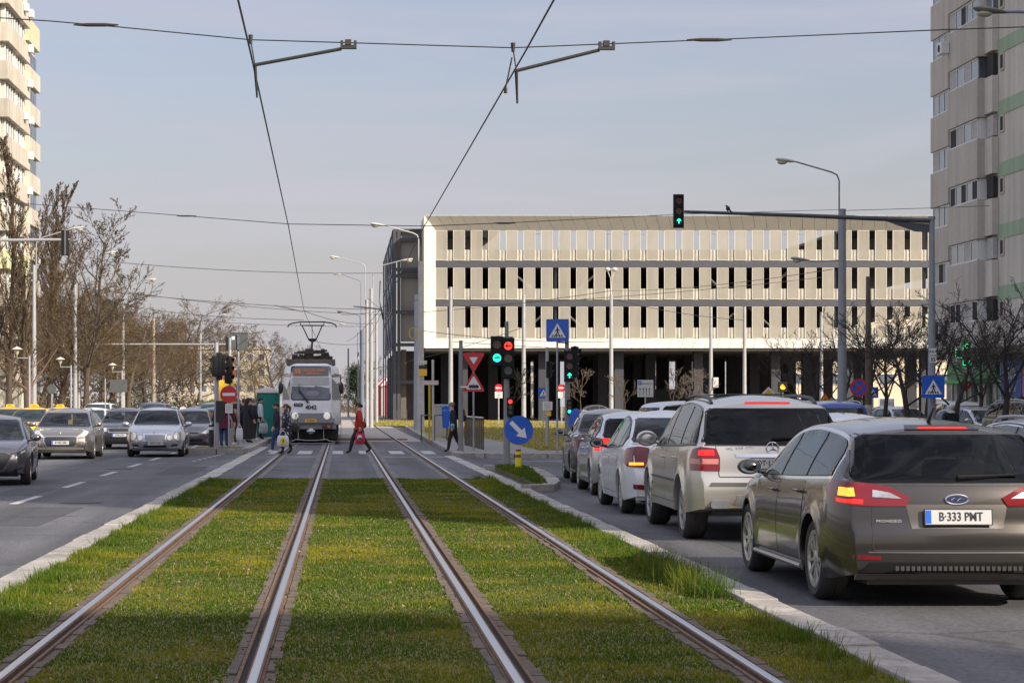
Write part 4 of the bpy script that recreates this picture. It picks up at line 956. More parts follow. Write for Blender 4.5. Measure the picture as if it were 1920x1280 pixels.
# ---------------------------------------------------------------- the queue on the right (seen from behind)
ROADZ=-.05
P_BRONZE=paint('bronze_grey_paint',(.062,.056,.051),.75,.24,.05)
c=Car('estate_car','bronze grey estate car with lit tail lamp at the front edge of the right lane','x' and spec(ESTATE,rimmat=M('alloy_bright',(.6,.58,.54),.3,.8,var=.1,scale=9)),P_BRONZE,(4.87,18.35,ROADZ),R(-.4)); c.T['label']='bronze grey estate car with its left indicator lit, last in the right-hand queue'
BRONZE=c
c.doors([(-1.03,-.02),(.0,1.0)])
c.side_glass([(-1.88,-1.06),(-.98,-.05),(.03,1.16)],chrome=CHROME,lo=.03)
c.screen('rear_window',-2.29,-1.965,'b',GLASS,.0); c.screen('windscreen',.52,1.36,'f',WINDSCR)
c.face('tail_light',[[(.36,.88),(.4,.815),(.7,.815),(1.05,.84),(1.2,.88),(1.3,.96),(1.12,1.01),(.8,1.0),(.52,.965)]],'b',REDLENS,.012,mirror=True)
c.face('lamp_insert',[[(.67,.94),(.52,.92),(.43,.872),(.67,.885)]],'b',CLEARLENS,.016,.05,mirror=True)
m=MB(); c.patch(m,[(.74,.83),(.74,.865),(1.0,.875),(1.0,.845)],'bl',.016,.04); m.build('brake_lamp',REDLIT,c.T)
m=MB(); c.patch(m,[(.8,.89),(.82,.955),(.98,.96),(.98,.895)],'bl',.016,.04); m.build('indicator_lamp',AMBERLIT,c.T)
c.face('brake_lamp',[[(-.2,1.417),(.2,1.417),(.19,1.427),(-.19,1.427)]],'b',REDLIT,.012)
c.face('spoiler',[[(-.3,1.415),(.3,1.415),(.26,1.446),(-.26,1.446)]],'b',BLACKP,.008)
c.face('tailgate_gap',[[(-.66,.47),(-.62,.462),(.62,.462),(.66,.47),(.66,.477),(-.66,.477)]],'b',DKGAP,.004)
c.face('chrome_strip',[[(-.7,.452),(.7,.452),(.7,.461),(-.7,.461)]],'b',CHROME,.006)
for sg in (-1,1): c.face('tailgate_gap',[[(sg*.662,.48),(sg*.668,.48),(sg*.664,.82),(sg*.658,.82)]],'b',DKGAP,.004)
c.face('number_plate_recess',[[(-.36,.64),(.36,.64),(.4,.83),(-.4,.83)]],'b',paint('recess_paint',(.09,.08,.07),.5,.4,.05),.003)
c.plate(0,.735,'b','B·333 PMT',tilt=R(-6),out=.03); c.emblem('oval',0,.87,'b',.95); c.badge('MONDEO',-.535,.7,'b',.032,sx=1.3)
c.face('rear_reflector',[[(.6,.395),(.8,.405),(.79,.435),(.6,.425)]],'b',REDLENS,.008,mirror=True)
c.face('bumper_valance',[[(-.76,.296),(.76,.296),(.68,.375),(-.68,.375)]],'b',WIPER,.009)
m=MB(); 
for i in range(24): m.box(-.5+i*.042,-.475+i*.042,-2.426,-2.415,.315,.35)
m.build('valance_grille',M('grille_grey',(.035,.035,.035),.5),c.T)
c.wiper('b',(.02,1.03),(.5,1.05)); c.mirrors(.98,1.0)
m=MB(); m.tube([(0,-1.55,1.47),(.0,-1.72,1.6)],[.018,.006],6); m.build('antenna',BLACKP,c.T)
c.cabin(); c.bar('side_skirt',[(-.93,-1.0,.24),(-.93,1.0,.24)],.022,M('skirt_silver',(.4,.38,.36),.3,.7))
# silver off-roader
P_CHAMP=paint('champagne_silver_paint',(.62,.59,.52),.7,.3,.14,(.3,.26,.19))
c=Car('off_roader','champagne silver off-roader with muddy sides waiting second from the back of the queue',spec(SUV),P_CHAMP,(5.08,26.05,ROADZ),R(-.8))
OFFR=c
c.doors([(-1.02,-.1),(-.08,.95)]); c.side_glass([(-2.1,-1.2),(-1.1,-.12),(-.04,.98)],lo=.03,hi=.13)
c.screen('rear_window',-2.26,-2.02,'b',GLASS,.0); c.screen('windscreen',.42,1.2,'f',WINDSCR)
c.face('tail_light',[[(.62,.84),(.62,1.0),(.67,1.1),(.85,1.12),(1.05,1.09),(1.12,.97),(1.06,.84)]],'b',REDLENS,.012,mirror=True)
c.face('lamp_insert',[[(.64,.92),(1.08,.92),(1.09,.98),(.64,.98)]],'b',M('pale_red_lens',(.55,.2,.18),.15,coat=.8),.016,.05,mirror=True)
c.face('brake_lamp',[[(.69,1.02),(.88,1.02),(.88,1.08),(.7,1.08)]],'b',REDLIT,.018,.04,mirror=True)
c.face('brake_lamp',[[(-.27,1.632),(.27,1.632),(.26,1.644),(-.26,1.644)]],'b',REDLIT,.012)
c.face('handle_strip',[[(-.42,1.0),(.42,1.0),(.44,1.04),(-.44,1.04)]],'b',CHROME,.012)
c.face('tailgate_gap',[[(-.62,.765),(.62,.765),(.62,.775),(-.62,.775)]],'b',DKGAP,.004)
for sg in (-1,1): c.face('tailgate_gap',[[(sg*.62,.77),(sg*.628,.77),(sg*.66,1.15),(sg*.652,1.15)]],'b',DKGAP,.004)
c.face('bumper_step',[[(-.75,.66),(.75,.66),(.72,.705),(-.72,.705)]],'b',M('grey_plastic',(.09,.085,.075),.7),.008)
c.face('skid_plate',[[(-.45,.45),(.45,.45),(.42,.56),(-.42,.56)]],'b',ALLOY,.01)
for sg in (-1,1): m=MB(); m.prism(rrect(.22,.09,.03,sg*.62,.45),'y',-2.36,-2.1); m.build('exhaust',DKSTEEL,c.T)
c.plate(0,.93,'b','OT·11 WEW',tilt=R(-4),out=.02); c.emblem('star',0,1.105,'b',.85); c.badge('ML 320 CDI',-.37,1.105,'b',.048,sx=1.15)
c.wiper('b',(.0,1.2),(.55,1.22)); c.mirrors(.92,1.14,sz=(.14,.07,.105)); c.roof_rails(-1.75,.3,r=.022,mat=BLACKP)
c.both('rub_strip',[(-.95,.67),(.98,.67),(.98,.7),(-.95,.7)],M('grey_plastic',(.09,.085,.075),.7),.008)
c.cabin(); m=MB(); m.box(-.45,.45,-.9,.1,1.735,1.752); m.build('sunroof',GLASS,c.T,bevel=.006)
# white sedan
P_WHITE=paint('white_paint',(.78,.79,.78),.0,.4,.12)
c=Car('white_sedan','white four-door sedan with dark red tail lamps waiting third from the back of the queue',spec(SEDAN,rimmat=M('alloy_cap',(.42,.42,.42),.4,.6)),P_WHITE,(5.03,31.6,ROADZ),R(-.6),group=None)
c.doors([(-.92,-.02),(.0,.98)]); c.side_glass([(-1.26,-.94),(-.88,-.06),(.02,1.02)])
c.screen('rear_window',-1.6,-1.0,'b',GLASS); c.screen('windscreen',.4,1.18,'f',WINDSCR)
c.face('tail_light',[[(.5,.74),(.54,.98),(.72,1.0),(1.0,.98),(1.12,.92),(1.08,.76),(.9,.71),(.6,.7)]],'b',REDLENS,.012,mirror=True)
m=MB(); c.patch(m,[(.62,.735),(.84,.735),(.84,.775),(.62,.775)],'bl',.018,.04); m.build('indicator_lamp',AMBERLIT,c.T)
c.face('rear_reflector',[[(.55,.38),(.75,.39),(.75,.46),(.56,.45)]],'b',REDLENS,.008,mirror=True)
c.face('boot_gap',[[(-.5,.66),(.5,.66),(.5,.668),(-.5,.668)]],'b',DKGAP,.004); c.plate(0,.8,'b','B·72 LGN'); c.emblem('ring',0,.93,'b',.8)
c.mirrors(.88,.98,BLACKP,(.11,.06,.08)); c.cabin()
# silver-blue MPV-like hatch and black sedan at the head
P_SILV=paint('silver_blue_paint',(.6,.62,.65),.8,.28,.08)
c=Car('silver_hatchback','silver hatchback with lit tail lamp between the white sedan and black car',spec(HATCH,wheel='seven'),P_SILV,(5.35,37.6,ROADZ),R(-1.5))
c.doors([(-.9,-.02),(.0,.98)]); c.side_glass([(-1.5,-.98),(-.88,-.06),(.02,1.0)]); c.screen('rear_window',-1.86,-1.5,'b',GLASS); c.screen('windscreen',.4,1.2,'f',WINDSCR)
c.face('tail_light',[[(.58,.8),(.62,1.02),(.9,1.02),(1.05,.98),(1.0,.8)]],'b',REDLIT,.012,mirror=True)
c.plate(0,.62,'b','B·18 TRM'); c.mirrors(.88,.98); c.cabin()
P_BLK=paint('black_paint',(.012,.013,.016),.2,.3,.08)
c=Car('black_sedan','black saloon car at the head of the right-hand queue',spec(SEDAN,W=1.82,wheel='seven',R=.33,sill=.19),P_BLK,(5.72,43.4,ROADZ),R(-3))
c.doors([(-.92,-.02),(.0,.98)]); c.side_glass([(-1.26,-.94),(-.88,-.06),(.02,1.02)],chrome=CHROME); c.screen('rear_window',-1.6,-1.0,'b',GLASS); c.screen('windscreen',.4,1.18,'f',WINDSCR)
c.face('tail_light',[[(.56,.78),(.56,.97),(.9,.97),(1.05,.95),(1.05,.8),(.8,.76)]],'b',REDLENS,.012,mirror=True)
c.plate(0,.8,'b','B·40 SDV'); c.mirrors(.88,.98); c.cabin()
# second lane on the right
def simple_rear(name,label,sp,mat,loc,rz,plate,group=None):
    c=Car(name,label,sp,mat,loc,rz,group=group); S=sp
    if sp['prof'] is SEDAN['prof']: c.doors([(-.92,-.02),(.0,.98)]); c.side_glass([(-1.26,-.94),(-.88,-.06),(.02,1.02)]); c.screen('rear_window',-1.6,-1.0,'b',GLASS); c.screen('windscreen',.4,1.18,'f',WINDSCR); tl=([(.52,.76),(.54,.98),(.9,.98),(1.05,.94),(1.0,.76)],[(-2.12,.75),(-2.12,.97),(-1.9,.97),(-1.94,.78)]); y=.88;z=.98
    elif sp['prof'] is HATCH['prof']: c.doors([(-.9,-.02),(.0,.98)]); c.side_glass([(-1.5,-.98),(-.88,-.06),(.02,1.0)]); c.screen('rear_window',-1.86,-1.5,'b',GLASS); c.screen('windscreen',.4,1.2,'f',WINDSCR); tl=([(.58,.8),(.62,1.02),(.9,1.02),(1.05,.98),(1.0,.8)],[(-1.96,.78),(-1.92,1.0),(-1.74,1.0),(-1.78,.8)]); y=.88;z=.98
    elif sp['prof'] is SUV['prof']: c.doors([(-1.02,-.1),(-.08,.95)]); c.side_glass([(-2.1,-1.2),(-1.1,-.12),(-.04,.98)],hi=.13); c.screen('rear_window',-2.26,-2.06,'b',GLASS); c.screen('windscreen',.42,1.2,'f',WINDSCR); tl=([(.62,.85),(1.0,.85),(1.05,1.12),(.66,1.15)],[(-2.3,.85),(-2.3,1.15),(-2.12,1.12),(-2.1,.86)]); y=.92;z=1.14
    else: c.doors([(-1.03,-.02),(.0,1.0)]); c.side_glass([(-1.88,-1.06),(-.98,-.05),(.03,1.16)]); c.screen('rear_window',-2.29,-2.0,'b',GLASS); c.screen('windscreen',.52,1.36,'f',WINDSCR); tl=([(.8,.995),(.36,.9),(.4,.815),(.9,.82)],[(-2.3,.82),(-2.3,1.0),(-2.0,.98),(-2.02,.86)]); y=.98;z=1.0
    c.face('tail_light',[tl[0]],'b',REDLENS,.012,mirror=True); c.mirrors(y,z); c.plate(0,.8 if sp['prof'] is SEDAN['prof'] else .62,'b',plate)
    c.face('headlight',[[(.45,.66),(.5,.74),(.9,.8),(.9,.68)]],'f',CLEARLENS,.012,mirror=True); c.face('grille',[[(-.4,.56),(.4,.56),(.42,.68),(-.42,.68)]],'f',BLACKP,.008)
    return c
c=simple_rear('silver_estate','silver estate car in the outer lane hidden behind the bronze estate',spec(ESTATE,W=1.82),P_SILV,(7.75,22.2,ROADZ),R(-.5),'B·55 NRC'); c.roof_rails(-1.7,.2); m=MB(); m.tube([(.1,-1.5,1.46),(.1,-1.56,1.62)],[.03,.01],6); m.build('antenna',BLACKP,c.T)
simple_rear('white_hatchback','white car roof showing between the off-roader and the bronze estate',spec(HATCH),P_WHITE,(7.4,30.5,ROADZ),R(-.5),'B·91 CMP')
P_BLUE=paint('royal_blue_paint',(.02,.07,.32),.1,.35,.1)
VAN=spec(SUV,W=1.8,tum=.14,axles=(-1.4,1.4),R=.31,wheel='steel',sill=.22)
simple_rear('blue_van','blue van with a roof bar beyond the off-roader roof',VAN,P_BLUE,(15.0,62.5,ROADZ),R(-4),'B·07 VAN').roof_rails(-1.8,.2)
# ---------------------------------------------------------------- oncoming traffic on the left (seen from the front)
def front_car(name,label,sp,mat,loc,rz,plate,kind,group=None,pcol=PLATEW):
    c=Car(name,label,sp,mat,loc,PI+rz,group=group); pr=sp['prof']
    if pr is SEDAN['prof']: c.doors([(-.92,-.02),(.0,.98)]); c.side_glass([(-1.26,-.94),(-.88,-.06),(.02,1.02)]); c.screen('rear_window',-1.6,-1.0,'b',GLASS); c.screen('windscreen',.4,1.2,'f',WINDSCR); y,z,hz=.9,.98,.74
    elif pr is HATCH['prof']: c.doors([(-.9,-.02),(.0,.98)]); c.side_glass([(-1.5,-.98),(-.88,-.06),(.02,1.0)]); c.screen('rear_window',-1.86,-1.5,'b',GLASS); c.screen('windscreen',.4,1.22,'f',WINDSCR); y,z,hz=.9,.97,.7
    elif pr is SUV['prof']: c.doors([(-1.02,-.1),(-.08,.95)]); c.side_glass([(-2.1,-1.2),(-1.1,-.12),(-.04,.98)],hi=.13); c.screen('rear_window',-2.26,-2.06,'b',GLASS); c.screen('windscreen',.42,1.25,'f',WINDSCR); y,z,hz=.95,1.14,.86
    else: c.doors([(-1.03,-.02),(.0,1.0)]); c.side_glass([(-1.88,-1.06),(-.98,-.05),(.03,1.16)]); c.screen('rear_window',-2.29,-2.0,'b',GLASS); c.screen('windscreen',.52,1.38,'f',WINDSCR); y,z,hz=1.0,1.0,.72
    W=sp['W']/2; c.mirrors(y,z); s_=sp['W']/1.8
    HL=HEADLIT if kind in('twin','lion','wings') else CLEARLENS
    if kind=='twin':                     # two round lamps a side and an upright chrome grille
        c.face('headlamp_bezel',[circ(.143,20,.7,.64),circ(.104,16,.45,.6)],'f',M('bezel_grey',(.1,.1,.105),.3,.5),.008,.05,mirror=True)
        c.face('headlight',[circ(.125,20,.7,.64),circ(.088,16,.45,.6)],'f',HEADLIT,.012,.04,mirror=True)
        c.face('grille_frame',[[(-.33,.5),(.33,.5),(.37,.7),(-.37,.7)]],'f',CHROME,.01); 
        for i in range(5): c.face('grille_bar',[[(-.31,.52+i*.034),(.31,.52+i*.034),(.315,.54+i*.034),(-.315,.54+i*.034)]],'f',BLACKP,.016)
        c.face('lower_grille',[[(-.36,.25+.05),(.36,.3),(.34,.38),(-.34,.38)]],'f',BLACKP,.01); c.face('fog_light',[[(.5,.33),(.72,.35),(.72,.41),(.5,.39)]],'f',BLACKP,.01,mirror=True)
    elif kind=='hex':                    # large dark hexagon grille, slim lamps
        c.face('grille',[[(-.56,.63),(-.36,.33),(.36,.33),(.56,.63),(.4,.69),(-.4,.69)]],'f',M('grille_mesh',(.02,.02,.022),.5,var=.6,scale=60),.012)
        c.face('grille_trim',[[(-.6,.63),(-.38,.3),(.38,.3),(.6,.63),(.56,.66),(.35,.345),(-.35,.345),(-.56,.66)]],'f',M('dark_chrome',(.3,.3,.3),.2,.9),.016,.05)
        c.face('headlight',[[(.5,.68),(.6,.62),(.9,.67),(1.12,.75),(1.15,.79),(.9,.75)]],'f',M('smoked_lens',(.06,.06,.065),.1,coat=.9),.014,.05,mirror=True); c.face('lamp_insert',[[(.74,.675),(1.0,.71),(1.04,.745),(.8,.715)]],'f',HEADLIT,.02,.04,mirror=True)
        c.face('lower_grille',[[(-.72,.22),(.72,.22),(.6,.285),(-.6,.285)]],'f',BLACKP,.01); c.face('air_intake',[[(.55,.3),(.8,.36),(.8,.4),(.6,.36)]],'f',BLACKP,.012,mirror=True)
    elif kind=='lion':
        c.face('headlight',[[(.46,.64),(.66,.66),(.9,.74),(1.14,.84),(1.18,.89),(.95,.85),(.66,.78),(.52,.71)]],'f',HEADLIT,.014,.05,mirror=True)
        c.face('grille_frame',[[(-.42,.36),(.42,.36),(.5,.52),(.5,.66),(.42,.69),(-.42,.69),(-.5,.66),(-.5,.52)]],'f',CHROME,.01); c.face('grille',[[(-.39,.385),(.39,.385),(.47,.53),(.47,.64),(.4,.665),(-.4,.665),(-.47,.64),(-.47,.53)]],'f',BLACKP,.015)
        for i in range(3): c.face('fog_light',[[(.58+i*.075,.42),(.62+i*.075,.42),(.635+i*.075,.54),(.595+i*.075,.54)]],'f',CLEARLENS,.016,.04,mirror=True)
        c.face('air_intake',[[(.52,.4),(.82,.42),(.82,.5),(.6,.46)]],'f',BLACKP,.01,mirror=True); c.face('lower_lip',[[(-.7,.3),(.7,.3),(.66,.34),(-.66,.34)]],'f',M('lip_silver',(.35,.33,.3),.4,.6),.01)
    elif kind=='wings':
        c.face('headlight',[[(.46,.64),(.46,.76),(.72,.79),(1.0,.82),(1.02,.74),(.85,.64)]],'f',HEADLIT,.014,.05,mirror=True)
        c.face('grille_frame',[[(-.4,.61),(.4,.61),(.44,.77),(-.44,.77)]],'f',CHROME,.01); c.face('grille',[[(-.375,.63),(.375,.63),(.41,.75),(-.41,.75)]],'f',BLACKP,.015)
        c.face('lower_grille',[[(-.5,.3),(.5,.3),(.46,.4),(-.46,.4)]],'f',BLACKP,.01); c.face('fog_light',[[(x,zz) for x,zz in circ(.07,12,.66,.36)]],'f',CLEARLENS,.012,.04,mirror=True)
    elif kind=='beak':
        c.face('headlight',[[(.44,.61),(.52,.68),(.8,.79),(1.1,.87),(1.15,.83),(.95,.68),(.6,.6)]],'f',HEADLIT,.014,.05,mirror=True)
        c.face('grille',[[(-.45,.32),(.45,.32),(.5,.42),(-.5,.42)]],'f',BLACKP,.01); c.face('upper_grille',[[(-.3,.6),(.3,.6),(.34,.64),(-.34,.64)]],'f',BLACKP,.01); c.face('fog_light',[[(x,zz) for x,zz in circ(.06,12,.64,.36)]],'f',CLEARLENS,.012,.04,mirror=True)
    else:
        c.face('headlight',[[(.44,.62),(.46,.73),(.7,.77),(1.0,.8),(1.0,.72),(.85,.62)]],'f',CLEARLENS,.014,.05,mirror=True); c.face('grille',[[(-.38,.6),(.38,.6),(.4,.7),(-.4,.7)]],'f',BLACKP,.01); c.face('lower_grille',[[(-.5,.3),(.5,.3),(.46,.42),(-.46,.42)]],'f',BLACKP,.01)
    if plate: c.plate(0,{'twin':.43,'hex':.42,'lion':.5,'wings':.52,'beak':.5}.get(kind,.5),'f',plate,pcol,out=.02)
    em={'twin':('star',.745),'lion':('lion',.75),'wings':('wings',.785)}.get(kind)
    if em: c.emblem(em[0],0,em[1],'f',.7)
    if c.see: c.cabin()
    return c
P_GREY=paint('graphite_paint',(.2,.2,.21),.85,.28,.08); P_TAUPE=paint('taupe_grey_paint',(.3,.275,.235),.8,.3,.2,(.28,.23,.15)); P_MSILV=paint('silver_paint',(.62,.63,.66),.85,.26,.06); P_NAVY=paint('navy_paint',(.015,.03,.1),.3,.34,.1); P_DKNAVY=paint('dark_navy_paint',(.02,.022,.035),.3,.34,.1); P_YEL=paint('taxi_yellow_paint',(.75,.47,.02),.0,.4,.08)
front_car('graphite_hatchback','graphite hatchback with hexagon grille cut off by the left picture edge',spec(HATCH,W=1.8,R=.33),P_GREY,(-7.32,42.3,ROADZ),R(6),'B·16 RRS','hex').T.scale=(1,1,.945)
front_car('taupe_estate','dusty taupe estate car with muddy flank in the second lane',spec(ESTATE,R=.33),P_TAUPE,(-8.35,61.9,ROADZ),R(2),'B·105 USK','lion').roof_rails(-1.6,.3,mat=CHROME)
front_car('silver_sedan','silver sedan with twin round headlamps coming towards the crossing',spec(SEDAN,W=1.8,wheel='seven',R=.32),P_MSILV,(-5.82,64.4,ROADZ),R(2),'B·07 CSJ','twin')
front_car('dark_estate','dark navy estate with chrome-edged grille behind the silver sedan',spec(ESTATE,W=1.78,R=.32),P_DKNAVY,(-8.05,75.3,ROADZ),R(1),'IS·08 LZH','wings').roof_rails(-1.6,.3)
front_car('grey_hatchback','dark grey hatchback with long slanted headlamps behind the silver sedan',spec(HATCH,W=1.74),P_GREY,(-5.4,73.0,ROADZ),R(1),'','beak')
front_car('blue_hatchback','navy blue car with rounded headlamps beside the waiting people',spec(HATCH,W=1.7),P_NAVY,(-5.35,84.5,ROADZ),R(1),'','plain')
front_car('white_hatchback','white car in the third lane behind the taupe estate',spec(HATCH,W=1.76),P_WHITE,(-10.7,87,ROADZ),R(-2),'','plain')
front_car('dark_off_roader','dark off-roader with its roof above the navy estate',spec(SUV,W=1.85),P_DKNAVY,(-9.7,104,ROADZ),R(-2),'','plain')
front_car('grey_sedan','grey sedan far back in the oncoming lanes',spec(SEDAN),P_GREY,(-7.6,112,ROADZ),R(-2),'','plain')
front_car('pale_silver_sedan','pale silver sedan far back beside the no entry sign',spec(SEDAN),P_MSILV,(-7.3,126,ROADZ),R(-2),'','plain')
front_car('white_sedan','white sedan farthest back in the oncoming traffic',spec(SEDAN),P_WHITE,(-8.2,146,ROADZ),R(-2),'','plain')
front_car('dark_sedan','dark sedan furthest off beside the platform people',spec(SEDAN),P_NAVY,(-6.5,142,ROADZ),R(-2),'','plain')
for i_,(x_,y_,sp_,mt_,lb_) in enumerate(((-10.4,121,SEDAN,P_MSILV,'silver car in the outer oncoming lane left of the hedge'),(-6.9,158,HATCH,P_WHITE,'small white car far back left of the traffic lights'),(-9.9,138,HATCH,P_NAVY,'dark hatchback far back in the middle oncoming lane'),(-13.6,97,HATCH,P_TAUPE,'taupe hatchback in the outermost lane behind the taxis'),(-13.4,112,SUV,P_WHITE,'white off-roader in the outermost lane by the pale poles'),(-6.2,100,SUV,P_GREY,'grey off-roader behind the navy blue car'),(-10.8,170,SUV,P_BLK,'black off-roader farthest away in the outer lane'))):
    front_car(('oncoming_car'),lb_,spec(sp_),mt_,(x_,y_,ROADZ),R(-2),'','plain')
def taxi(label,loc,rz):
    c=front_car('yellow_taxi',label,spec(SEDAN,W=1.72),P_YEL,loc,rz,'','plain',group='yellow taxis in the oncoming lanes')
    m=MB(); m.prism([(-.18,0),(.18,0),(.13,.1),(-.13,.1)],'y',-.07,.07); o=m.build('roof_sign',SIGNYEL,c.T,loc=(0,-.1,1.53),bevel=.02); text('sign_text','TAXI',.075,SIGNBLACK,o,(0,.073,.05),rot=(PI/2,0,PI))
    return c
taxi('yellow taxi cut by the left picture edge behind the graphite car',(-13.2,80.5,ROADZ),R(-2)); taxi('yellow taxi with roof sign between graphite car and taupe estate',(-11.4,75.0,ROADZ),R(-2)); taxi('yellow taxi whose roof sign shows above the taupe estate',(-11.9,85.5,ROADZ),R(-2))
# ---------------------------------------------------------------- parked cars on the right
simple_rear('grey_sedan','dark grey sedan seen from the side in front of the parking house',spec(SEDAN),P_GREY,(23.5,186,.03),R(-84),'B·22 GRS')
front_car('silver_hatchback','silver hatchback parked under the bare trees by the no stopping sign',spec(HATCH,W=1.72),P_MSILV,(22.1,80,.0),R(6),'','plain')
front_car('grey_estate','silver grey estate with roof rails parked by the hooded person',spec(ESTATE),P_MSILV,(22.2,70.3,.0),R(8),'','plain').roof_rails(-1.7,.3)
front_car('dark_off_roader','dark parked off-roader with yellow notice in its windscreen at the right edge',spec(SUV),P_DKNAVY,(22.3,64.8,.0),R(9),'','plain').roof_rails(-1.8,.3,mat=CHROME)
front_car('navy_hatchback','navy hatchback parked just behind the silver hatchback',spec(HATCH),P_NAVY,(21.9,86.5,.0),R(5),'','plain')
simple_rear('black_hatchback','black hatchback parked next to the striped no stopping pole',spec(HATCH),P_BLK,(19.4,84,.0),R(-30),'B·60 BLK')
simple_rear('white_van','white van parked behind the right crossing sign',VAN,P_WHITE,(26.6,88,.0),R(-3),'B·19 WHT')
simple_rear('red_hatchback','dark red hatchback parked deep beneath the bare trees',spec(HATCH),paint('dark_red_paint',(.12,.015,.015),.2,.35),(24.6,92,.0),R(-3),'B·31 RED')
simple_rear('silver_van','silver roofed van beyond the queue near the pillars',VAN,P_SILV,(12.5,70.5,ROADZ),R(-70),'B·44 SLV')
# ================================================================ tram
TY,TXC=80.0,-1.22
TW=M('tram_white',(.88,.89,.91),.3,.0,var=.05,scale=2,coat=.5,big=.06,bigs=.6); TG=M('tram_grey',(.26,.265,.28),.45,var=.1,scale=3); TD=M('tram_undercarriage',(.035,.033,.03),.8,var=.4,scale=6)
TWIN=M('tram_windscreen',(.14,.155,.18),.05,spec=.6,var=.5,scale=1.2); TYEL=M('tram_yellow',(.6,.38,.03),.4)
T=thing('tram','white and grey tram of line 55 waiting at the stop with raised pantograph','tram',(TXC,TY,.035))
def outline(hw,fw,z,fy,by):   # plan outline of the body shell at one height
    return [(-fw,fy),(fw,fy),(hw,fy+1.1),(hw,by),(-hw,by),(-hw,fy+1.1)]
lv=[(.72,1.17,.84,.06),(1.2,1.17,.84,0),(1.65,1.17,.82,.02),(2.6,1.14,.8,.12),(2.98,1.08,.76,.2),(3.1,.98,.68,.3),(3.16,.8,.55,.45)]
m=MB(); vs=[]
for z,hw,fw,fy in lv: vs+= [(x,y,z) for x,y in outline(hw,fw,z,fy,27)]
k=6; fs=[(i*k+j,i*k+(j+1)%k,(i+1)*k+(j+1)%k,(i+1)*k+j) for i in range(len(lv)-1) for j in range(k)]+[tuple(range(k))[::-1],tuple(range((len(lv)-1)*k,len(lv)*k))]
m.add(vs,fs); m.build('body',TW,T,bevel=.05,smooth=True)
def fz(z):
    zz=[l[0] for l in lv]; return float(np.interp(z,zz,[l[3] for l in lv])),float(np.interp(z,zz,[l[2] for l in lv])),float(np.interp(z,zz,[l[1] for l in lv]))
def front_panel(poly,off,name,mat,parent=None):
    m=MB(); 
    vsf=[(x,fz(z)[0]-off,z) for x,z in poly]; vsb=[(x,fz(z)[0]+.02,z) for x,z in poly]; n=len(poly)
    m.add(vsf+vsb,[tuple(range(n)),tuple(range(2*n-1,n-1,-1))]+[(i,n+i,n+(i+1)%n,(i+1)%n) for i in range(n)]); return m.build(name,mat,parent or T,merge=False)
def rr2(x0,x1,z0,z1,r): return [(x+(x0+x1)/2,z+(z0+z1)/2) for x,z in rrect(x1-x0,z1-z0,r)]
front_panel(rr2(-.80,.78,1.70,3.06,.1),.012,'windscreen_gasket',BLACKP)
ws=front_panel(rr2(-.76,.74,1.74,3.02,.08),.02,'windscreen',TWIN)
front_panel(rr2(-.74,.72,2.3,2.62,.02),.024,'sun_blind',M('sun_blind',(.5,.52,.5),.7,var=.1,scale=3),ws)
d=front_panel(rr2(-.72,.70,2.66,2.98,.03),.026,'destination_display',M('display_glass',(.2,.185,.165),.3),ws)
LED=M('led_orange',(.6,.2,.07),.4,emit=.18,ecol=(1,.22,.04))
text('display_text','55',.25,LED,d,(-.52,.08,2.83),depth=.004,bold=.02); text('display_text','PIATA SF. VINERI',.115,LED,d,(.13,.085,2.88),depth=.004); text('display_text','GRANITUL',.115,LED,d,(.1,.07,2.76),depth=.004)
m=MB(); m.tube([(-.12,-.06,1.6),(-.5,-.01,2.12)],[.03,.016],6); m.tube([(-.05,-.06,1.58),(-.44,-.01,2.1)],.014,6); m.tube([(-.47,-.01,1.95),(-.47,.0,2.35)],.016,6); m.build('wiper',BLACKP,T)
m=MB()   # the driver seen through the screen: pale shirt
m.ell((.06,.05,1.9),(.32,.02,.17),14,8); m.build('driver_shirt',M('shirt_pale',(.3,.31,.33),.8),ws)
bm_=[(-.92,.80),(.92,.80),(.95,.97),(.84,1.02),(.78,1.2),(-.78,1.2),(-.84,1.02),(-.95,.97)]
m=MB(); m.prism(bm_,'y',-.09,.25); m.build('bumper',TG,T,bevel=.025)
for sg in (-1,1):
    m=MB(); m.lathe([(.0,-.13),(.1,-.128),(.135,-.1),(.14,-.05),(.14,.1)],20,(sg*.63,0,1.08),'y'); m.build('headlight',M('tram_lamp',(.8,.78,.7),.2,coat=.8,emit=.25,ecol=(1,.95,.8)),T,smooth=True)
    m=MB(); m.box(sg*.64-.2,sg*.64+.2,-.105,-.06,.60,.72); o=m.build('tail_lamp',M('tram_lamp_box',(.06,.05,.05),.5),T,bevel=.01)
    m=MB(); m.box(sg*.6-.12,sg*.6+.02,-.115,-.104,.615,.705); m.build('lens',REDLENS,o); m=MB(); m.box(sg*.6+.05,sg*.6+.16,-.115,-.104,.615,.705); m.build('lens',M('amber_lens',(.5,.2,.06),.2),o)
m=MB(); m.box(-.24,.22,-.115,-.09,.83,.96); o=m.build('licence_plate',SIGNYEL,T); text('plate_number','B-4042',.1,SIGNBLACK,o,(0,-.12,.895))
text('fleet_number','4042',.22,SIGNBLACK,T,(.0,-.022,1.42),depth=.004,bold=.03,sx=1.0)
m=MB(); m.prism(rrect(.36,.13,.05,-.5,1.52),'y',-.014,.01); o=m.build('operator_logo',SIGNBLACK,T); text('logo_text','STB',.1,SIGNWHITE,o,(-.5,-.02,1.52),depth=.004,sx=1.5)
m=MB(); m.box(-1.0,1.0,.05,.4,.56,.8); m.build('lower_apron',TG,T,bevel=.02)
m=MB(); m.box(-1.05,1.05,.5,26.5,.18,.72); 
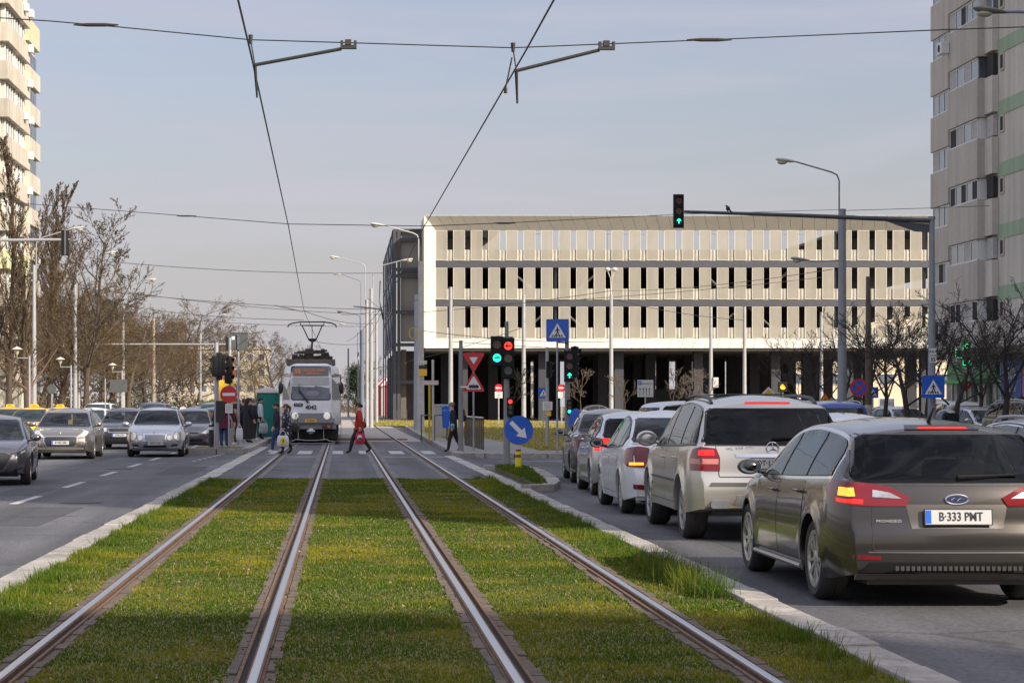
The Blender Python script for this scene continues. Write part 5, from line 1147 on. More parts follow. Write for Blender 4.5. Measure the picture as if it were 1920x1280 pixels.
for yy in (2.2,9.5,17,24): 
    for sg in (-1,1): m.lathe([(.33,-.06),(.34,.06)],20,(sg*.72,yy,.33),'x')
m.build('undercarriage',TD,T)
m=MB(); m.lathe([(.09,-.12),(.12,-.1),(.12,.1)],14,(0,0,.48),'y'); m.tube([(-.16,-.1,.48),(.16,-.1,.48)],.05,8); m.build('coupler',ALLOY,T,smooth=True)
m=MB(); m.tube([(-.95,-.12,.06),(-.72,-.12,.1),(-.6,-.12,.16),(-.2,-.12,.12),(.2,-.12,.12),(.6,-.12,.16),(.72,-.12,.1),(.95,-.12,.06)],.025,6); m.tube([(-.95,-.12,.06),(-.95,-.12,-.0),(.95,-.12,-.0),(.95,-.12,.06)],.02,6)
for x in (-.5,.5): m.tube([(x,-.1,.1),(x,.1,.56)],.018,6)
m.build('safety_bar',M('bar_grey',(.3,.3,.3),.5,.4),T,smooth=True)
for sg in (-1,1):
    m=MB(); m.box(*sorted((sg*1.172,sg*1.19)),1.15,26.8,.2,.72); m.build('side_skirt',TG,T)
    m=MB(); m.box(*sorted((sg*1.172,sg*1.182)),1.15,26.8,.8,.9); m.build('yellow_stripe',TYEL,T)
    for i in range(11):
        y=2.9+i*2.15; m=MB(); m.box(*sorted((sg*1.1,sg*1.18)),y,y+1.95,1.72,2.72); m.build('side_window',GLASS,T,bevel=.03)
    # slanted cab window
    V=[]
    for a,z in ((.06,1.72),(.95,1.72),(.95,2.72),(.06,2.72)):
        fy,fw,hw=fz(z); p0=Vector((sg*fw,fy,z)); p1=Vector((sg*hw,fy+1.1,z)); n_=Vector((sg*1.1,-(hw-fw),0)).normalized(); V.append(p0.lerp(p1,a)+n_*.012)
    m=MB(); W2=[p+Vector((-sg*.05,.05,0)) for p in V]; m.add(V+W2,[(0,1,2,3),(7,6,5,4),(0,4,5,1),(1,5,6,2),(2,6,7,3),(3,7,4,0)]); m.build('cab_window',GLASS,T,merge=False)
    m=MB(); m.tube([(sg*.9,.35,2.75),(sg*1.16,.2,2.7),(sg*1.2,.2,2.3)],.016,6); m.ell((sg*1.2,.2,2.18),(.1,.07,.24),12,8); m.build('mirror',BLACKP,T,smooth=True)
m=MB(); m.box(-1.0,.95,.9,4.6,3.12,3.34); m.build('roof_box',M('roof_box_rust',(.12,.1,.08),.8,var=.3,scale=4),T,bevel=.02)
m=MB()
r5=random.Random(4)
for i in range(16):
    qx,qy,qz=r5.uniform(-.75,.7),r5.uniform(1.4,4),r5.uniform(.12,.42); m.box(qx-r5.uniform(.06,.2),qx+r5.uniform(.06,.2),qy,qy+r5.uniform(.2,.7),3.34,3.34+qz*(1.15-abs(qx)*.8))
m.tube([(-.7,1.5,3.6),(.7,1.5,3.6)],.04,6); m.tube([(-.6,2.4,3.66),(.62,2.4,3.72)],.05,6); m.ell((.45,2.0,3.7),(.1,.3,.1)); m.build('roof_gear',M('roof_gear_dark',(.07,.06,.05),.7,.2,var=.4,scale=8),T,merge=False)
PB=M('pantograph_dark',(.03,.03,.03),.5,.4); PZ=4.93
m=MB(); y=3.2
m.tube([(-.05,y,3.55),(0,y+.9,4.2)],.045,8); m.tube([(0,y+.9,4.12),(-.14,y+.9,4.2),(-.42,y,4.78)],.025,6); m.tube([(0,y+.9,4.12),(.14,y+.9,4.2),(.42,y,4.78)],.025,6); m.tube([(-.15,y+.9,4.22),(.15,y+.9,4.22)],.06,6)
m.tube([(-.48,y,4.78),(.48,y,4.78)],.022,6); m.tube([(-.48,y,4.9),(-.48,y,4.76)],.02,6); m.tube([(.48,y,4.9),(.48,y,4.76)],.02,6); m.tube([(0,y+.1,4.2),(0,y,4.76)],.012,5)
m.tube([(-1.0,y,4.7),(-.96,y,4.8),(-.8,y,4.87),(-.48,y,PZ-.01),(.48,y,PZ-.01),(.8,y,4.87),(.96,y,4.8),(1.0,y,4.7)],.03,6); m.build('pantograph',PB,T,smooth=True)
# ================================================================ poles and lamps
def lamp_head(p,dirx,mat,par,sc=1,lit=False):
    m=MB(); x,y,z=p; s=dirx
    prof=[(0,.05),(.1,.08),(.3,.13),(.55,.15),(.75,.11),(.82,.03)]
    vs=[]; n=10
    for q,r in prof:
        for j in range(n): a=2*PI*j/n; vs.append((x+s*q*sc,y+r*1.15*sc*math.cos(a),z+r*.55*sc*math.sin(a)+.13*q*sc))
    k=len(prof); fs=[(i*n+j,i*n+(j+1)%n,(i+1)*n+(j+1)%n,(i+1)*n+j) for i in range(k-1) for j in range(n)]+[tuple(range(n))[::-1],tuple(range((k-1)*n,k*n))]
    if s<0: fs=[f[::-1] for f in fs]
    m.add(vs,fs); o=m.build('lamp_head',mat,par,smooth=True)
    m=MB(); m.ell((x+s*.55*sc,y,z-.03*sc),(.2*sc,.13*sc,.09*sc),10,6); m.build('lamp_glass',M('lamp_glass',(.5,.47,.35),.2,coat=.5),o,smooth=True); return o
LHEAD=M('lamp_head_white',(.55,.53,.48),.5,var=.06,scale=3)
def lamp_pole(label,x,y,h,r0=.15,r1=.09,mat=WHITEPOLE,arm=None,name='street_lamp',base=0,group=None,cap=True):
    """arm=(direction, tip x offset, tip height, riser height) in metres"""
    T=thing(name,label,'street lamp' if arm else 'pole',(x,y,base),0,group)
    m=MB(); m.tube([(0,0,-.1),(0,0,.8),(0,0,h*.5),(0,0,h)],[r0*1.05,r0,(r0+r1)/2,r1],12); m.build('pole',mat,T,smooth=True)
    if arm:
        for (dx,zt,zr) in arm:
            s=1 if dx>0 else -1; ox=s*.0
            pts=[(s*.12,0,h-.8),(s*.12,0,zr-.35),(s*.2,0,zr-.12),(s*.42,0,zr),(dx,0,zt)]
            m=MB(); m.tube(pts,.035,6); m.box(-.16,.16,-.06,.06,h-.5,h-.42); m.box(-.16,.16,-.06,.06,h-.9,h-.82); o=m.build('arm',mat,T,smooth=True)
            lamp_head((dx,0,zt),s,LHEAD,T)
    return T
def by_px(px,ytop,d,h,**k): return XX(px,d),d
# left row, beside the outer lane
def LP(label,px,d,ytop,mat=WHITEPOLE,lamp=None,r0=.16,r1=.09,**k):
    x=XX(px,d); h=ZZ(ytop,d)
    arm=[( XX(lamp[0],d)-x, ZZ(lamp[1],d)-.05, ZZ(lamp[2],d))] if lamp else None
    return lamp_pole(label,x,d,h,r0,r1,mat,arm,'street_lamp' if lamp else ('catenary_pole'),**k)
LP('tall pale pole with lamp arm near the left bare poplar, hidden lamp over signal mast',64,115,497,lamp=(131,428,446))
LP('tall pale pole with the second lamp from the left, by the round sign back',141,134,533,lamp=(194,474,488))
LP('pale lamp pole with higher of two close lamps beyond the taxis',231,162,572,lamp=(274,524,536))
LP('slim pale lamp pole standing close behind the lamp with two neighbours',220,188,598,lamp=(260,557,567),r0=.12,r1=.07)
LP('brown weathered concrete pole without lamp among the left bare trees',288,185,595,M('old_concrete',(.3,.24,.17),.85,var=.2,scale=3),r0=.2,r1=.14)
LP('pale lamp pole left of the traffic lights at the platform',376,226,625,lamp=(411,590,598))
LP('thin pale pole with small lamp behind the grey sign back',425,300,655,lamp=(446,609,616),r0=.12)
LP('distant slim lamp pole behind the crowd on the platform',446,340,668,lamp=(462,622,628),r0=.12)
# right of the tram
LP('weathered white pole carrying yellow boxes and a coil of cable',789,112,490,CONC,lamp=(722,421,437),r0=.2,r1=.13)
LP('bluish grey pole standing just left of the one with yellow boxes',780,118,552,M('blue_grey_pole',(.36,.38,.41),.6,var=.1,scale=2),r0=.14,r1=.1)
LP('pale pole right of the tram with lamp reaching right',696,139,541,lamp=(752,487,500),r0=.15,r1=.12)
LP('pale pole right of the tram whose lamp reaches left highest',688,154,562,lamp=(638,482,494),r0=.14,r1=.11)
LP('pale pole with wire fittings nearest the parking house corner',706,166,577,r0=.14,r1=.1)
LP('dark blue grey pole of the tight pole group right of the tram',679,200,619,M('blue_grey_dark',(.13,.15,.19),.6),lamp=(640,513,525),r0=.24,r1=.2)
LP('far lamp pole behind the dark blue grey pole',677,230,640,lamp=(645,584,590),r0=.12)
LP('farthest lamp pole over the tracks right of the tram',672,260,660,lamp=(648,607,612),r0=.12)
LP('thin white pole far behind the tracks near the striped tent',653,250,653,r0=.12,r1=.1)
GREYP=M('grey_pole',(.3,.31,.34),.55,.2,var=.1,scale=1.5)
for px,yt,d,lab in ((845,538,137,'pale pole before the parking house left of the red triangle signs'),(982,552,146,'pale pole before the parking house between red arrow light and blue crossing sign'),(1146,553,147,'pale pole with twin globe lamps before the parking house'),(1333,575,160,'pale pole with a cabinet box on it behind the off-roader'),(1396,575,162,'pale pole just right of the one with a cabinet box'),(1540,585,168,'pale pole seen through the bare twigs right of centre')):
    t=LP(lab,px,d,yt,r0=.17,r1=.12)
    if px==1146:
        h=ZZ(yt,d)
        for sg in (-1,1):
            m=MB(); m.tube([(0,0,h),(sg*.05,0,h+1.2),(sg*.25,0,h+1.75)],.03,6); m.ell((sg*.25,0,h+1.85),(.22,.22,.16),10,6); m.build('globe_lamp',LHEAD,t,smooth=True)
    if px==1333: m=MB(); m.box(.1,.55,-.25,-.05,2.9,3.7); m.box(.05,.7,-.25,-.05,1.4,2.2); m.build('cabinet_box',LHEAD,t,bevel=.03)
t=LP('tall thick grey pole with long lamp arm reaching left over the street',1579,82,392,GREYP,lamp=(1492,301,323),r0=.2,r1=.15)
t.children[0].name='pole'
m=MB(); h=ZZ(488,82); m.tube([(0,0,h),(-1.3,0,h-.05),(-1.35,0,h+.02)],.03,6); o=m.build('arm',GREYP,t); lamp_head((-1.35,0,h),-1,M('lamp_head_grey',(.3,.31,.32),.5),t,.9)
T=thing('street_lamp','near grey street lamp entering from the upper right corner','street lamp',(XX(1960,52),52,0))
LX=XX(1960,52); zl=ZZ(28,52); m=MB(); m.tube([(1.6,0,-.1),(1.6,0,9.5)],[.16,.1],12); m.build('pole',GREYP,T,smooth=True)
m=MB(); m.tube([(1.6,0,9.3),(1.5,0,10.4),(1.2,0,zl+.05),(XX(1885,52)-LX,0,zl+.08)],.045,8); m.build('arm',GREYP,T,smooth=True)
lamp_head((XX(1888,52)-LX,0,zl+.06),-1,M('lamp_head_weathered',(.22,.2,.17),.7,var=.25,scale=8),T,1.05)
def lantern(label,px,py,d,s=.68):
    x=XX(px,d); z=ZZ(py,d); T=thing('park_lantern',label,'lantern',(x,d,0),0,'park lanterns under the left trees')
    m=MB(); m.tube([(.9*s,0,-.1),(.9*s,0,z-.2*s)],.05,8); m.tube([(.9*s,0,z-.35*s),(0,0,z-.35*s),(0,0,z-.1*s)],.03,6); m.build('pole',WHITEPOLE,T)
    m=MB(); m.lathe([(.06*s,z-.12*s),(.22*s,z+.25*s),(.23*s,z+.28*s)],12); m.build('lamp_glass',M('lantern_glass',(.6,.5,.3),.4),T,smooth=True); m=MB(); m.lathe([(.42*s,z+.28*s),(.3*s,z+.36*s),(.1*s,z+.46*s),(.02*s,z+.5*s)],12); m.build('lamp_cap',LHEAD,T,smooth=True)
lantern('pale park lantern at the left picture edge under the poplar',32,662,100); lantern('pale park lantern right of the second lamp pole, under the twigs',113,680,115); lantern('pale park lantern left of the close pair of lamp poles',211,690,130)
# ---------------------------------------------------------------- traffic signals
SIGH=M('signal_housing',(.022,.023,.023),.8,spec=.2,var=.2,scale=6)
def lens(par,x,y,z,r,col,lit,arrow=None,ax=-1):
    cols={'r':((.1,.012,.012),(1,.05,.03)),'a':((.1,.05,.015),(1,.4,.03)),'g':((.015,.06,.045),(.03,1,.55))}[col]
    full=lit and not arrow
    mt=M('signal_%s_lit'%{'r':'red','a':'amber','g':'green'}[col],cols[1],.4,emit=1.15,ecol=cols[1]) if full else M('signal_%s_off'%{'r':'red','a':'amber','g':'green'}[col],cols[0],.2,coat=.6)
    if arrow=='tram': mt=M('signal_green_lit',cols[1],.4,emit=1.15,ecol=cols[1])
    m=MB(); m.prism(circ(r,18,x,z),'y',y-.012,y); o=m.build('lens',mt,par)
    if lit and arrow:
        am=M('signal_arrow_%s'%col,cols[1],.4,emit=2.0,ecol=cols[1]); m=MB(); w=r*.14
        if arrow=='up': m.box(x-w,x+w,y-.02,y-.012,z-r*.7,z+r*.55); m.prism([(x-w,z+r*.75),(x-r*.65,z+r*.1),(x-r*.4,z-.0),(x,z+r*.45)],'y',y-.02,y-.012); m.prism([(x+w,z+r*.75),(x,z+r*.45),(x+r*.4,z),(x+r*.65,z+r*.1)],'y',y-.02,y-.012)
        if arrow=='left':
            am=SIGNBLACK; o.data.materials[0]=M('signal_red_lit',cols[1],.4,emit=1.15,ecol=cols[1])
            m.box(x-r*.5,x+r*.75,y-.02,y-.012,z-w,z+w); m.prism([(x-r*.8,z),(x-r*.1,z+r*.6),(x-r*.0,z+r*.45),(x-r*.45,z)],'y',y-.02,y-.012); m.prism([(x-r*.8,z),(x-r*.45,z),(x,z-r*.45),(x-r*.1,z-r*.6)],'y',y-.02,y-.012)
        if arrow=='tram': am=SIGNBLACK; m.box(x-r*.65,x+r*.65,y-.02,y-.012,z-r*.12,z+r*.2); m.box(x-r*.1,x+r*.9,y-.02,y-.012,z+r*.28,z+r*.4)
        m.build('arrow',am,o)
    # hood
    m=MB(); k=10; vs=[]
    for i in range(k+1):
        a=R(-10+200*i/k); c,s_=math.cos(a),math.sin(a); q=.12*r/.1*(.45+.55*max(0,s_)); vs+= [(x+r*1.12*c,y+.0,z+r*1.12*s_),(x+r*1.12*c,y-q,z+r*1.12*s_),(x+r*1.2*c,y-q,z+r*1.2*s_),(x+r*1.2*c,y,z+r*1.2*s_)]
    fs=[]
    for i in range(k):
        for j in range(4): fs.append((i*4+j,i*4+(j+1)%4,(i+1)*4+(j+1)%4,(i+1)*4+j))
    fs+=[(3,2,1,0),(k*4,k*4+1,k*4+2,k*4+3)]
    m.add(vs,[f[::-1] for f in fs]); m.build('hood',SIGH,par)
def head(T,x,z,lamps,w=.3,pitch=.3,rz=0,y=0,r=.1,name='signal_head',loc=None):
    n=len(lamps); m=MB(); hh=pitch*n/2+.03; m.box(-w/2,w/2,-.02,.16,-hh,hh); m.box(-w/2-.02,w/2+.02,.05,.07,-hh-.02,hh+.02)
    o=m.build(name,SIGH,T,loc=(x,y,z),rot=(0,0,rz),bevel=.02)
    for i,(c,lit,arr) in enumerate(lamps): lens(o,0,-.021,hh-.03-pitch*(i+.5),r,c,lit,arr)
    return o
SPOLE=M('signal_pole_grey',(.25,.255,.25),.6,.2,var=.15,scale=3)
# the near pole on the small island
d=49.3; x=XX(950,d); B=thing('traffic_signal','near signal pole on the small grass island with red left arrow lit','traffic signal',(x,d,.07))
m=MB(); m.tube([(0,0,0),(0,0,.25),(0,0,1.3),(0,0,ZZ(608,d))],[.13,.085,.075,.045],12); m.build('pole',SPOLE,B,smooth=True)
head(B,XX(952,d)-x,ZZ(677,d),[('r',1,'left'),('a',0,None),('g',0,None)],.28,.3,y=-.12)
head(B,XX(931,d)-x,ZZ(664,d),[('r',0,None),('g',1,'tram')],.26,.32,y=-.12)
head(B,XX(956,d)-x,ZZ(768,d),[('r',1,None),('a',0,None),('g',0,None)],.15,.13,y=-.1,r=.052)
m=MB(); m.box(-.3,.15,-.04,.04,ZZ(640,d)-.02,ZZ(640,d)+.05); m.build('bracket',SPOLE,B)
# pole with the pedestrian sign in front of the parking house
d=62; x=XX(1063,d); B=thing('traffic_signal','signal pole with green up arrow beneath the blue crossing sign','traffic signal',(x,d,.08))
m=MB(); m.tube([(0,0,0),(0,0,ZZ(597,d)-.1)],[.075,.06],10); m.build('pole',SPOLE,B,smooth=True)
head(B,XX(1067,d)-x,ZZ(691,d),[('r',0,None),('a',0,None),('g',1,'up')],.28,.29,y=-.1); head(B,XX(1082,d)-x,ZZ(683,d),[('r',0,None),('a',0,None),('g',0,None)],.28,.29,rz=R(70),y=0)
head(B,XX(1067,d)-x,ZZ(768,d),[('r',0,None),('a',0,None),('g',1,None)],.15,.13,y=-.1,r=.055)
d=71; x=XX(1026,d); B=thing('traffic_signal','slim signal pole with white text plate and yellow push box','traffic signal',(x,d,.08))
m=MB(); m.tube([(0,0,0),(0,0,ZZ(655,d))],[.07,.055],10); m.build('pole',STEEL,B,smooth=True); head(B,XX(1033,d)-x,ZZ(697,d),[('r',0,None),('g',0,None)],.24,.26,rz=R(80))
m=MB(); m.box(-.17,.17,-.1,-.085,ZZ(773,d),ZZ(757,d)); o=m.build('text_plate',SIGNWHITE,B)
for i in range(4): m=MB(); zz=ZZ(760+i*3.2,d); m.box(-.12,.12,-.103,-.1,zz-.018,zz+.006); m.build('text_line',M('grey_print',(.3,.3,.3),.6),o)
m=MB(); m.box(-.02,.12,-.16,-.06,ZZ(784,d),ZZ(775,d)); m.build('push_button_box',SIGNYEL,B,bevel=.01)
# left pole at the platform with heads facing the other way
d=66.9; x=XX(406,d); B=thing('traffic_signal','signal pole on the left traffic island with dark signal heads seen from the side','traffic signal',(x,d,.11))
m=MB(); m.tube([(0,0,0),(0,0,ZZ(648,d))],[.085,.07],10); m.build('pole',STEEL,B,smooth=True)
head(B,XX(399,d)-x,ZZ(693,d),[('r',0,None),('g',0,None)],.26,.3,rz=R(-95)); head(B,XX(415,d)-x,ZZ(693,d),[('r',0,None),('a',0,None),('g',0,None)],.26,.28,rz=R(90)); head(B,XX(421,d)-x,ZZ(690,d),[('r',0,None),('a',0,None)],.26,.3,rz=R(75))
m=MB(); m.box(-.02,.25,-.18,-.1,ZZ(783,d)-.25,ZZ(757,d)); m.build('control_box',BLACKP,B,bevel=.02)
d=70; x=XX(431,d); B=thing('traffic_signal','signal post behind the no entry disc with heads turned right','traffic signal',(x,d,.13))
m=MB(); m.tube([(0,0,0),(0,0,ZZ(640,d))],[.06,.05],10); m.build('pole',STEEL,B,smooth=True); head(B,XX(432,d)-x,ZZ(700,d),[('r',0,None),('a',0,None),('g',0,None)],.26,.29,rz=R(60),y=-.1)
d=72; x=XX(447,d); B=thing('sign_back','large grey back of a square road sign on a bracket behind the no entry disc','road sign',(x,d,.13))
m=MB(); m.tube([(.0,.05,0),(.0,.05,ZZ(631,d))],.04,8); m.build('post',STEEL,B); m=MB(); z0,z1=ZZ(664,d),ZZ(630,d); m.box(-.3,.33,0,.02,z0,z1); m.box(-.3,.33,-.02,0,z0,z0+.03); m.box(-.3,.33,-.02,0,z1-.03,z1); m.build('sign_plate',SIGNGREY,B); m=MB(); m.box(-.04,.04,-.05,-.02,z0+.05,z1-.06); m.box(-.08,.08,-.03,-.02,z1-.1,z1-.07); m.build('bracket',DKSTEEL,B)
m=MB(); m.box(-.24,-.13,-.004,-.001,z1-.26,z1-.14); m.build('sticker',SIGNWHITE,B)
# overhead mast on the right
d=60; x=XX(1747,d); B=thing('signal_mast','dark mast with a long arm carrying a green up arrow signal over the queue','traffic signal',(x,d,0))
DM=M('mast_dark',(.1,.105,.11),.55,.3,var=.2,scale=3); h=ZZ(408,d)
m=MB(); m.tube([(0,0,-.1),(0,0,h)],[.13,.085],12); m.lathe([(.1,h-.06),(.11,h-.05),(.11,h+.03)],12); m.build('pole',GREYP,B,smooth=True)
ax=XX(1283,d)-x; m=MB(); m.tube([(0,0,ZZ(414,d)),(XX(1500,d)-x,0,ZZ(404,d)),(ax,0,ZZ(397,d))],[.075,.06,.045],8); m.prism([(0,ZZ(420,d)),(0,ZZ(436,d)),(XX(1715,d)-x,ZZ(434,d)),(XX(1660,d)-x,ZZ(414,d))],'y',-.02,.02); m.build('arm',DM,B,smooth=True)
head(B,XX(1272,d)-x,ZZ(396,d),[('r',0,None),('a',0,None),('g',1,'up')],.28,.3,y=-.08); m=MB(); m.tube([(XX(1272,d)-x,.04,ZZ(364,d)),(XX(1272,d)-x,.04,ZZ(427,d))],.05,8); m.build('clamp',DM,B)
m=MB(); z0,z1=ZZ(680,d),ZZ(653,d); m.box(-.1,.1,-.13,-.118,z0,z1); o=m.build('name_plate',SIGNWHITE,B); text('plate_text','ARA',.13,SIGNBLACK,o,(0,-.133,z1-.1)); text('plate_text','NOR',.08,SIGNBLACK,o,(0,-.133,(z0+z1)/2-.0)); text('plate_text','35',.16,SIGNBLACK,o,(0,-.133,z0+.09),bold=.02)
m=MB(); m.lathe([(.115,.2),(.118,1.7),(.112,1.72)],12); m.build('bill_posters',M('old_posters',(.45,.43,.4),.85,var=.45,scale=9),B,smooth=True)
# overhead mast on the left, seen from behind
d=80; x=-17.0; B=thing('signal_mast','pale mast arm at the left edge carrying a signal seen from behind','traffic signal',(x,d,0)); z=ZZ(452,d)
m=MB(); m.tube([(0,0,-.1),(0,0,z+.3)],[.13,.09],12); m.build('pole',WHITEPOLE,B,smooth=True); m=MB(); m.tube([(0,0,z),(XX(130,d)-x,0,z+.06)],[.075,.05],8); m.build('arm',WHITEPOLE,B,smooth=True)
head(B,XX(122,d)-x,ZZ(455,d),[('r',0,None),('a',0,None),('g',0,None)],.28,.3,rz=PI,y=.1); m=MB(); m.tube([(XX(122,d)-x,-.08,ZZ(426,d)),(XX(122,d)-x,-.08,ZZ(478,d))],.05,8); m.build('clamp',DM,B)
d=150; x=XX(300,d); B=thing('signal_mast','far thin mast arm with a small signal over the left carriageway','traffic signal',(x-6,d,0)); z=ZZ(645,d)
m=MB(); m.tube([(0,0,-.1),(0,0,z+.2)],.1,8); m.build('pole',WHITEPOLE,B); m=MB(); m.tube([(0,0,z),(XX(427,d)-x+6,0,z)],.06,6); m.build('arm',WHITEPOLE,B); head(B,XX(427,d)-x+6,z,[('r',0,None),('a',0,None),('g',0,None)],.3,.3,rz=PI,y=.1)
d=120; x=XX(1467,d); B=thing('traffic_signal','small amber flashing light among the dark pillars','traffic signal',(x,d,.03)); m=MB(); m.tube([(0,0,0),(0,0,ZZ(735,d))],.06,8); m.build('pole',DKSTEEL,B); head(B,0,ZZ(726,d),[('a',1,None)],.5,.5,r=.16,y=-.1)
# ================================================================ road signs
def sign(label,px,d,base,ypost,name='road_sign',pr=.03,pm=None,rz=0):
    x=XX(px,d); T=thing(name,label,'road sign',(x,d,base),rz); m=MB(); m.tube([(0,.03,-.05),(0,.03,ZZ(ypost,d)-base)],pr,8); m.build('post',pm or STEEL,T,smooth=True); T['b']=base; return T
def plate_disc(T,z,r,mat,x=0,y=0,border=None):
    m=MB(); m.prism(circ(r,32,x,z),'y',y-.012,y); o=m.build('sign_plate',border or mat,T)
    if border: m=MB(); m.prism(circ(r*.8,32,x,z),'y',y-.015,y-.012); m.build('sign_field',mat,o)
    return o
def plate_tri(T,z,r,up,inner,x=0,y=0,outer=SIGNRED,k=.62):
    def tri(q): 
        a0=PI/2 if up else -PI/2; pts=[]
        for i in range(3):
            a=a0+2*PI*i/3; c=(x+q*.86*math.cos(a),z+q*.86*math.sin(a))
            for da in (-.9,-.3,.3,.9): pts.append((c[0]+q*.14*math.cos(a+da),c[1]+q*.14*math.sin(a+da)))
        return pts
    m=MB(); m.prism(tri(r),'y',y-.012,y); o=m.build('sign_plate',outer,T); m=MB(); m.prism(tri(r*k),'y',y-.015,y-.012); m.build('sign_field',inner,o); return o
def walker(o,x,z,s,y,mat):
    m=MB(); a,b=y-.003,y
    m.prism(circ(.075*s,14,x,z+.52*s),'y',a,b)
    for p in ([(-.07,.42),(.08,.42),(.1,.1),(-.07,.1)],[(-.07,.1),(.04,.12),(-.12,-.38),(-.22,-.38)],[(.0,.12),(.1,.1),(.22,-.38),(.12,-.38)],[(-.06,.42),(-.03,.32),(-.2,.12),(-.25,.18)],[(.07,.42),(.04,.32),(.2,.16),(.25,.22)]):
        m.prism([(x+u*s,z+v*s) for u,v in p],'y',a-.0002*s,b)
    m.build('pictogram',mat,o,merge=False)
def crossing_sign(T,z,s,x=0,y=0):
    m=MB(); m.prism(rrect(s,s,s*.06,x,z),'y',y-.012,y); o=m.build('sign_plate',SIGNBLUE,T)
    m=MB(); m.prism([(x,z+s*.32),(x-s*.38,z-s*.33),(x+s*.38,z-s*.33)],'y',y-.016,y-.012); t=m.build('sign_triangle',SIGNWHITE,o)
    walker(t,x,z-.1*s,s*.42,y-.016,SIGNBLACK)
    m=MB()
    for u in (-.27,-.16,-.05,.08,.19): m.prism([(x+s*u,z-s*.31),(x+s*(u+.055),z-s*.31),(x+s*(u*.8+.055),z-s*.2),(x+s*u*.8,z-s*.2)],'y',y-.0175,y-.016)
    m.build('zebra_stripes',SIGNBLACK,t); return o
T=sign('large blue pedestrian crossing sign high on two posts before the parking house',1045,61.8,.08,605); crossing_sign(T,ZZ(619,61.8)-.08,.68); m=MB(); m.tube([(0,.05,ZZ(640,61.8)-.1),(.35,.05,ZZ(641,61.8)-.1)],.03,6); m.build('bracket',DKSTEEL,T)
T=sign('blue pedestrian crossing sign on the dark mast above the parked cars',1747,59.7,0,790); crossing_sign(T,ZZ(725,59.7),.66,y=-.16)
T=sign('round blue sign with white arrow on a yellow banded post',972,46.8,.07,842,pr=.06,pm=M('post_brown',(.3,.1,.03),.5)); z=ZZ(806,46.8)-.07; o=plate_disc(T,z,.335,SIGNBLUE,y=-.07)
m=MB(); a=R(-45); ca,sa=math.cos(a),math.sin(a); m.prism([(ca*u-sa*v,z+sa*u+ca*v) for u,v in [(-.26,-.05),(.05,-.05),(.05,-.14),(.26,0),(.05,.14),(.05,.05),(-.26,.05)]],'y',-.088,-.082); m.build('arrow',SIGNWHITE,o)
zp=ZZ(833,46.8)-.07; m=MB()
for k,(y0,y1) in enumerate(((886,858),(852,846))): m.lathe([(.075,ZZ(y0,46.8)-.07),(.075,ZZ(y1,46.8)-.07)],12,(0,.03,0))
m.build('yellow_sleeve',M('yellow_plastic',(.8,.72,.02),.45),T,smooth=True)
d=65; T=sign('red and white give way triangle mounted above a tram warning triangle',888,d,.085,660,pr=.03); plate_tri(T,ZZ(674,d)-.085,.385,False,SIGNWHITE,k=.36); o=plate_tri(T,ZZ(721,d)-.085,.385,True,SIGNWHITE,k=.68); z=ZZ(721,d)-.085
m=MB(); m.box(-.16,.16,-.02,-.0155,z-.1,z-.02); m.box(-.14,.14,-.02,-.0155,z-.015,z-.005); m.tube([(-.03,-.018,z),(.02,-.018,z+.05)],.006,4)
for u in (-.1,-.03,.04,.11): m.prism(circ(.018,10,u,z-.115),'y',-.02,-.0155)
m.build('pictogram',SIGNBLACK,o,merge=False)
for u in range(5): pass
x=XX(864,64.5); T=thing('pole','weathered grey pole the man with the backpack walks past','pole',(x,64.5,.085)); m=MB(); m.tube([(0,0,0),(0,0,ZZ(643,64.5))],[.09,.06],10); m.build('shaft',SPOLE,T,smooth=True); m=MB(); m.box(-.03,.2,-.07,-.06,2.02,2.07); m.build('clip',SIGNWHITE,T)
def no_entry(T,z,r,y=0):
    o=plate_disc(T,z,r,SIGNRED,y=y); m=MB(); m.box(-r*.72,r*.72,y-.016,y-.012,z-r*.17,z+r*.17); m.build('white_bar',SIGNWHITE,o)
d=68.5; T=sign('red no entry disc over the waiting people on the left platform',429,d,.11,724); no_entry(T,ZZ(739,d)-.11,.29); m=MB(); z0,z1=ZZ(774,d)-.11,ZZ(757,d)-.11; m.box(-.12,.13,-.012,0,z0,z1); o=m.build('text_plate',SIGNWHITE,T)
m=MB()
for i in range(4): m.box(-.09,.1,-.015,-.012,z1-.06-i*.06,z1-.04-i*.06)
m.build('text_lines',M('grey_print',(.3,.3,.3),.6),o,merge=False)
for px,lab,d in ((935,'far no entry sign on a thin white post left of the near signal pole',150),(1053,'far no entry sign with a white plate beside the blue crossing sign',150)):
    T=sign(lab,px,d,.08,735,pm=WHITEPOLE,pr=.05); no_entry(T,ZZ(727,d)-.08,.29); m=MB(); m.box(-.28,.28,-.012,0,ZZ(748,d),ZZ(736,d)); m.m=1
    for i in range(3): m.box(-.2,.2,-.015,-.012,ZZ(746-i*4,d)-.02,ZZ(746-i*4,d)+.04)
    m.build('text_plate',[SIGNWHITE,M('grey_print',(.3,.3,.3),.6)],T,merge=False)
d=70; T=sign('round no stopping sign, blue with a red cross, before the bare trees',1611,d,.03,800); z=ZZ(727,d)-.03; o=plate_disc(T,z,.315,SIGNBLUE,border=SIGNRED); m=MB()
for a in (45,-45): c_,s_=math.cos(R(a)),math.sin(R(a)); m.prism([(c_*u-s_*v,z+s_*u+c_*v) for u,v in [(-.27,-.032),(.27,-.032),(.27,.032),(-.27,.032)]],'y',-.018-.0004*(a>0),-.0155)
m.build('red_cross',SIGNRED,o,merge=False)
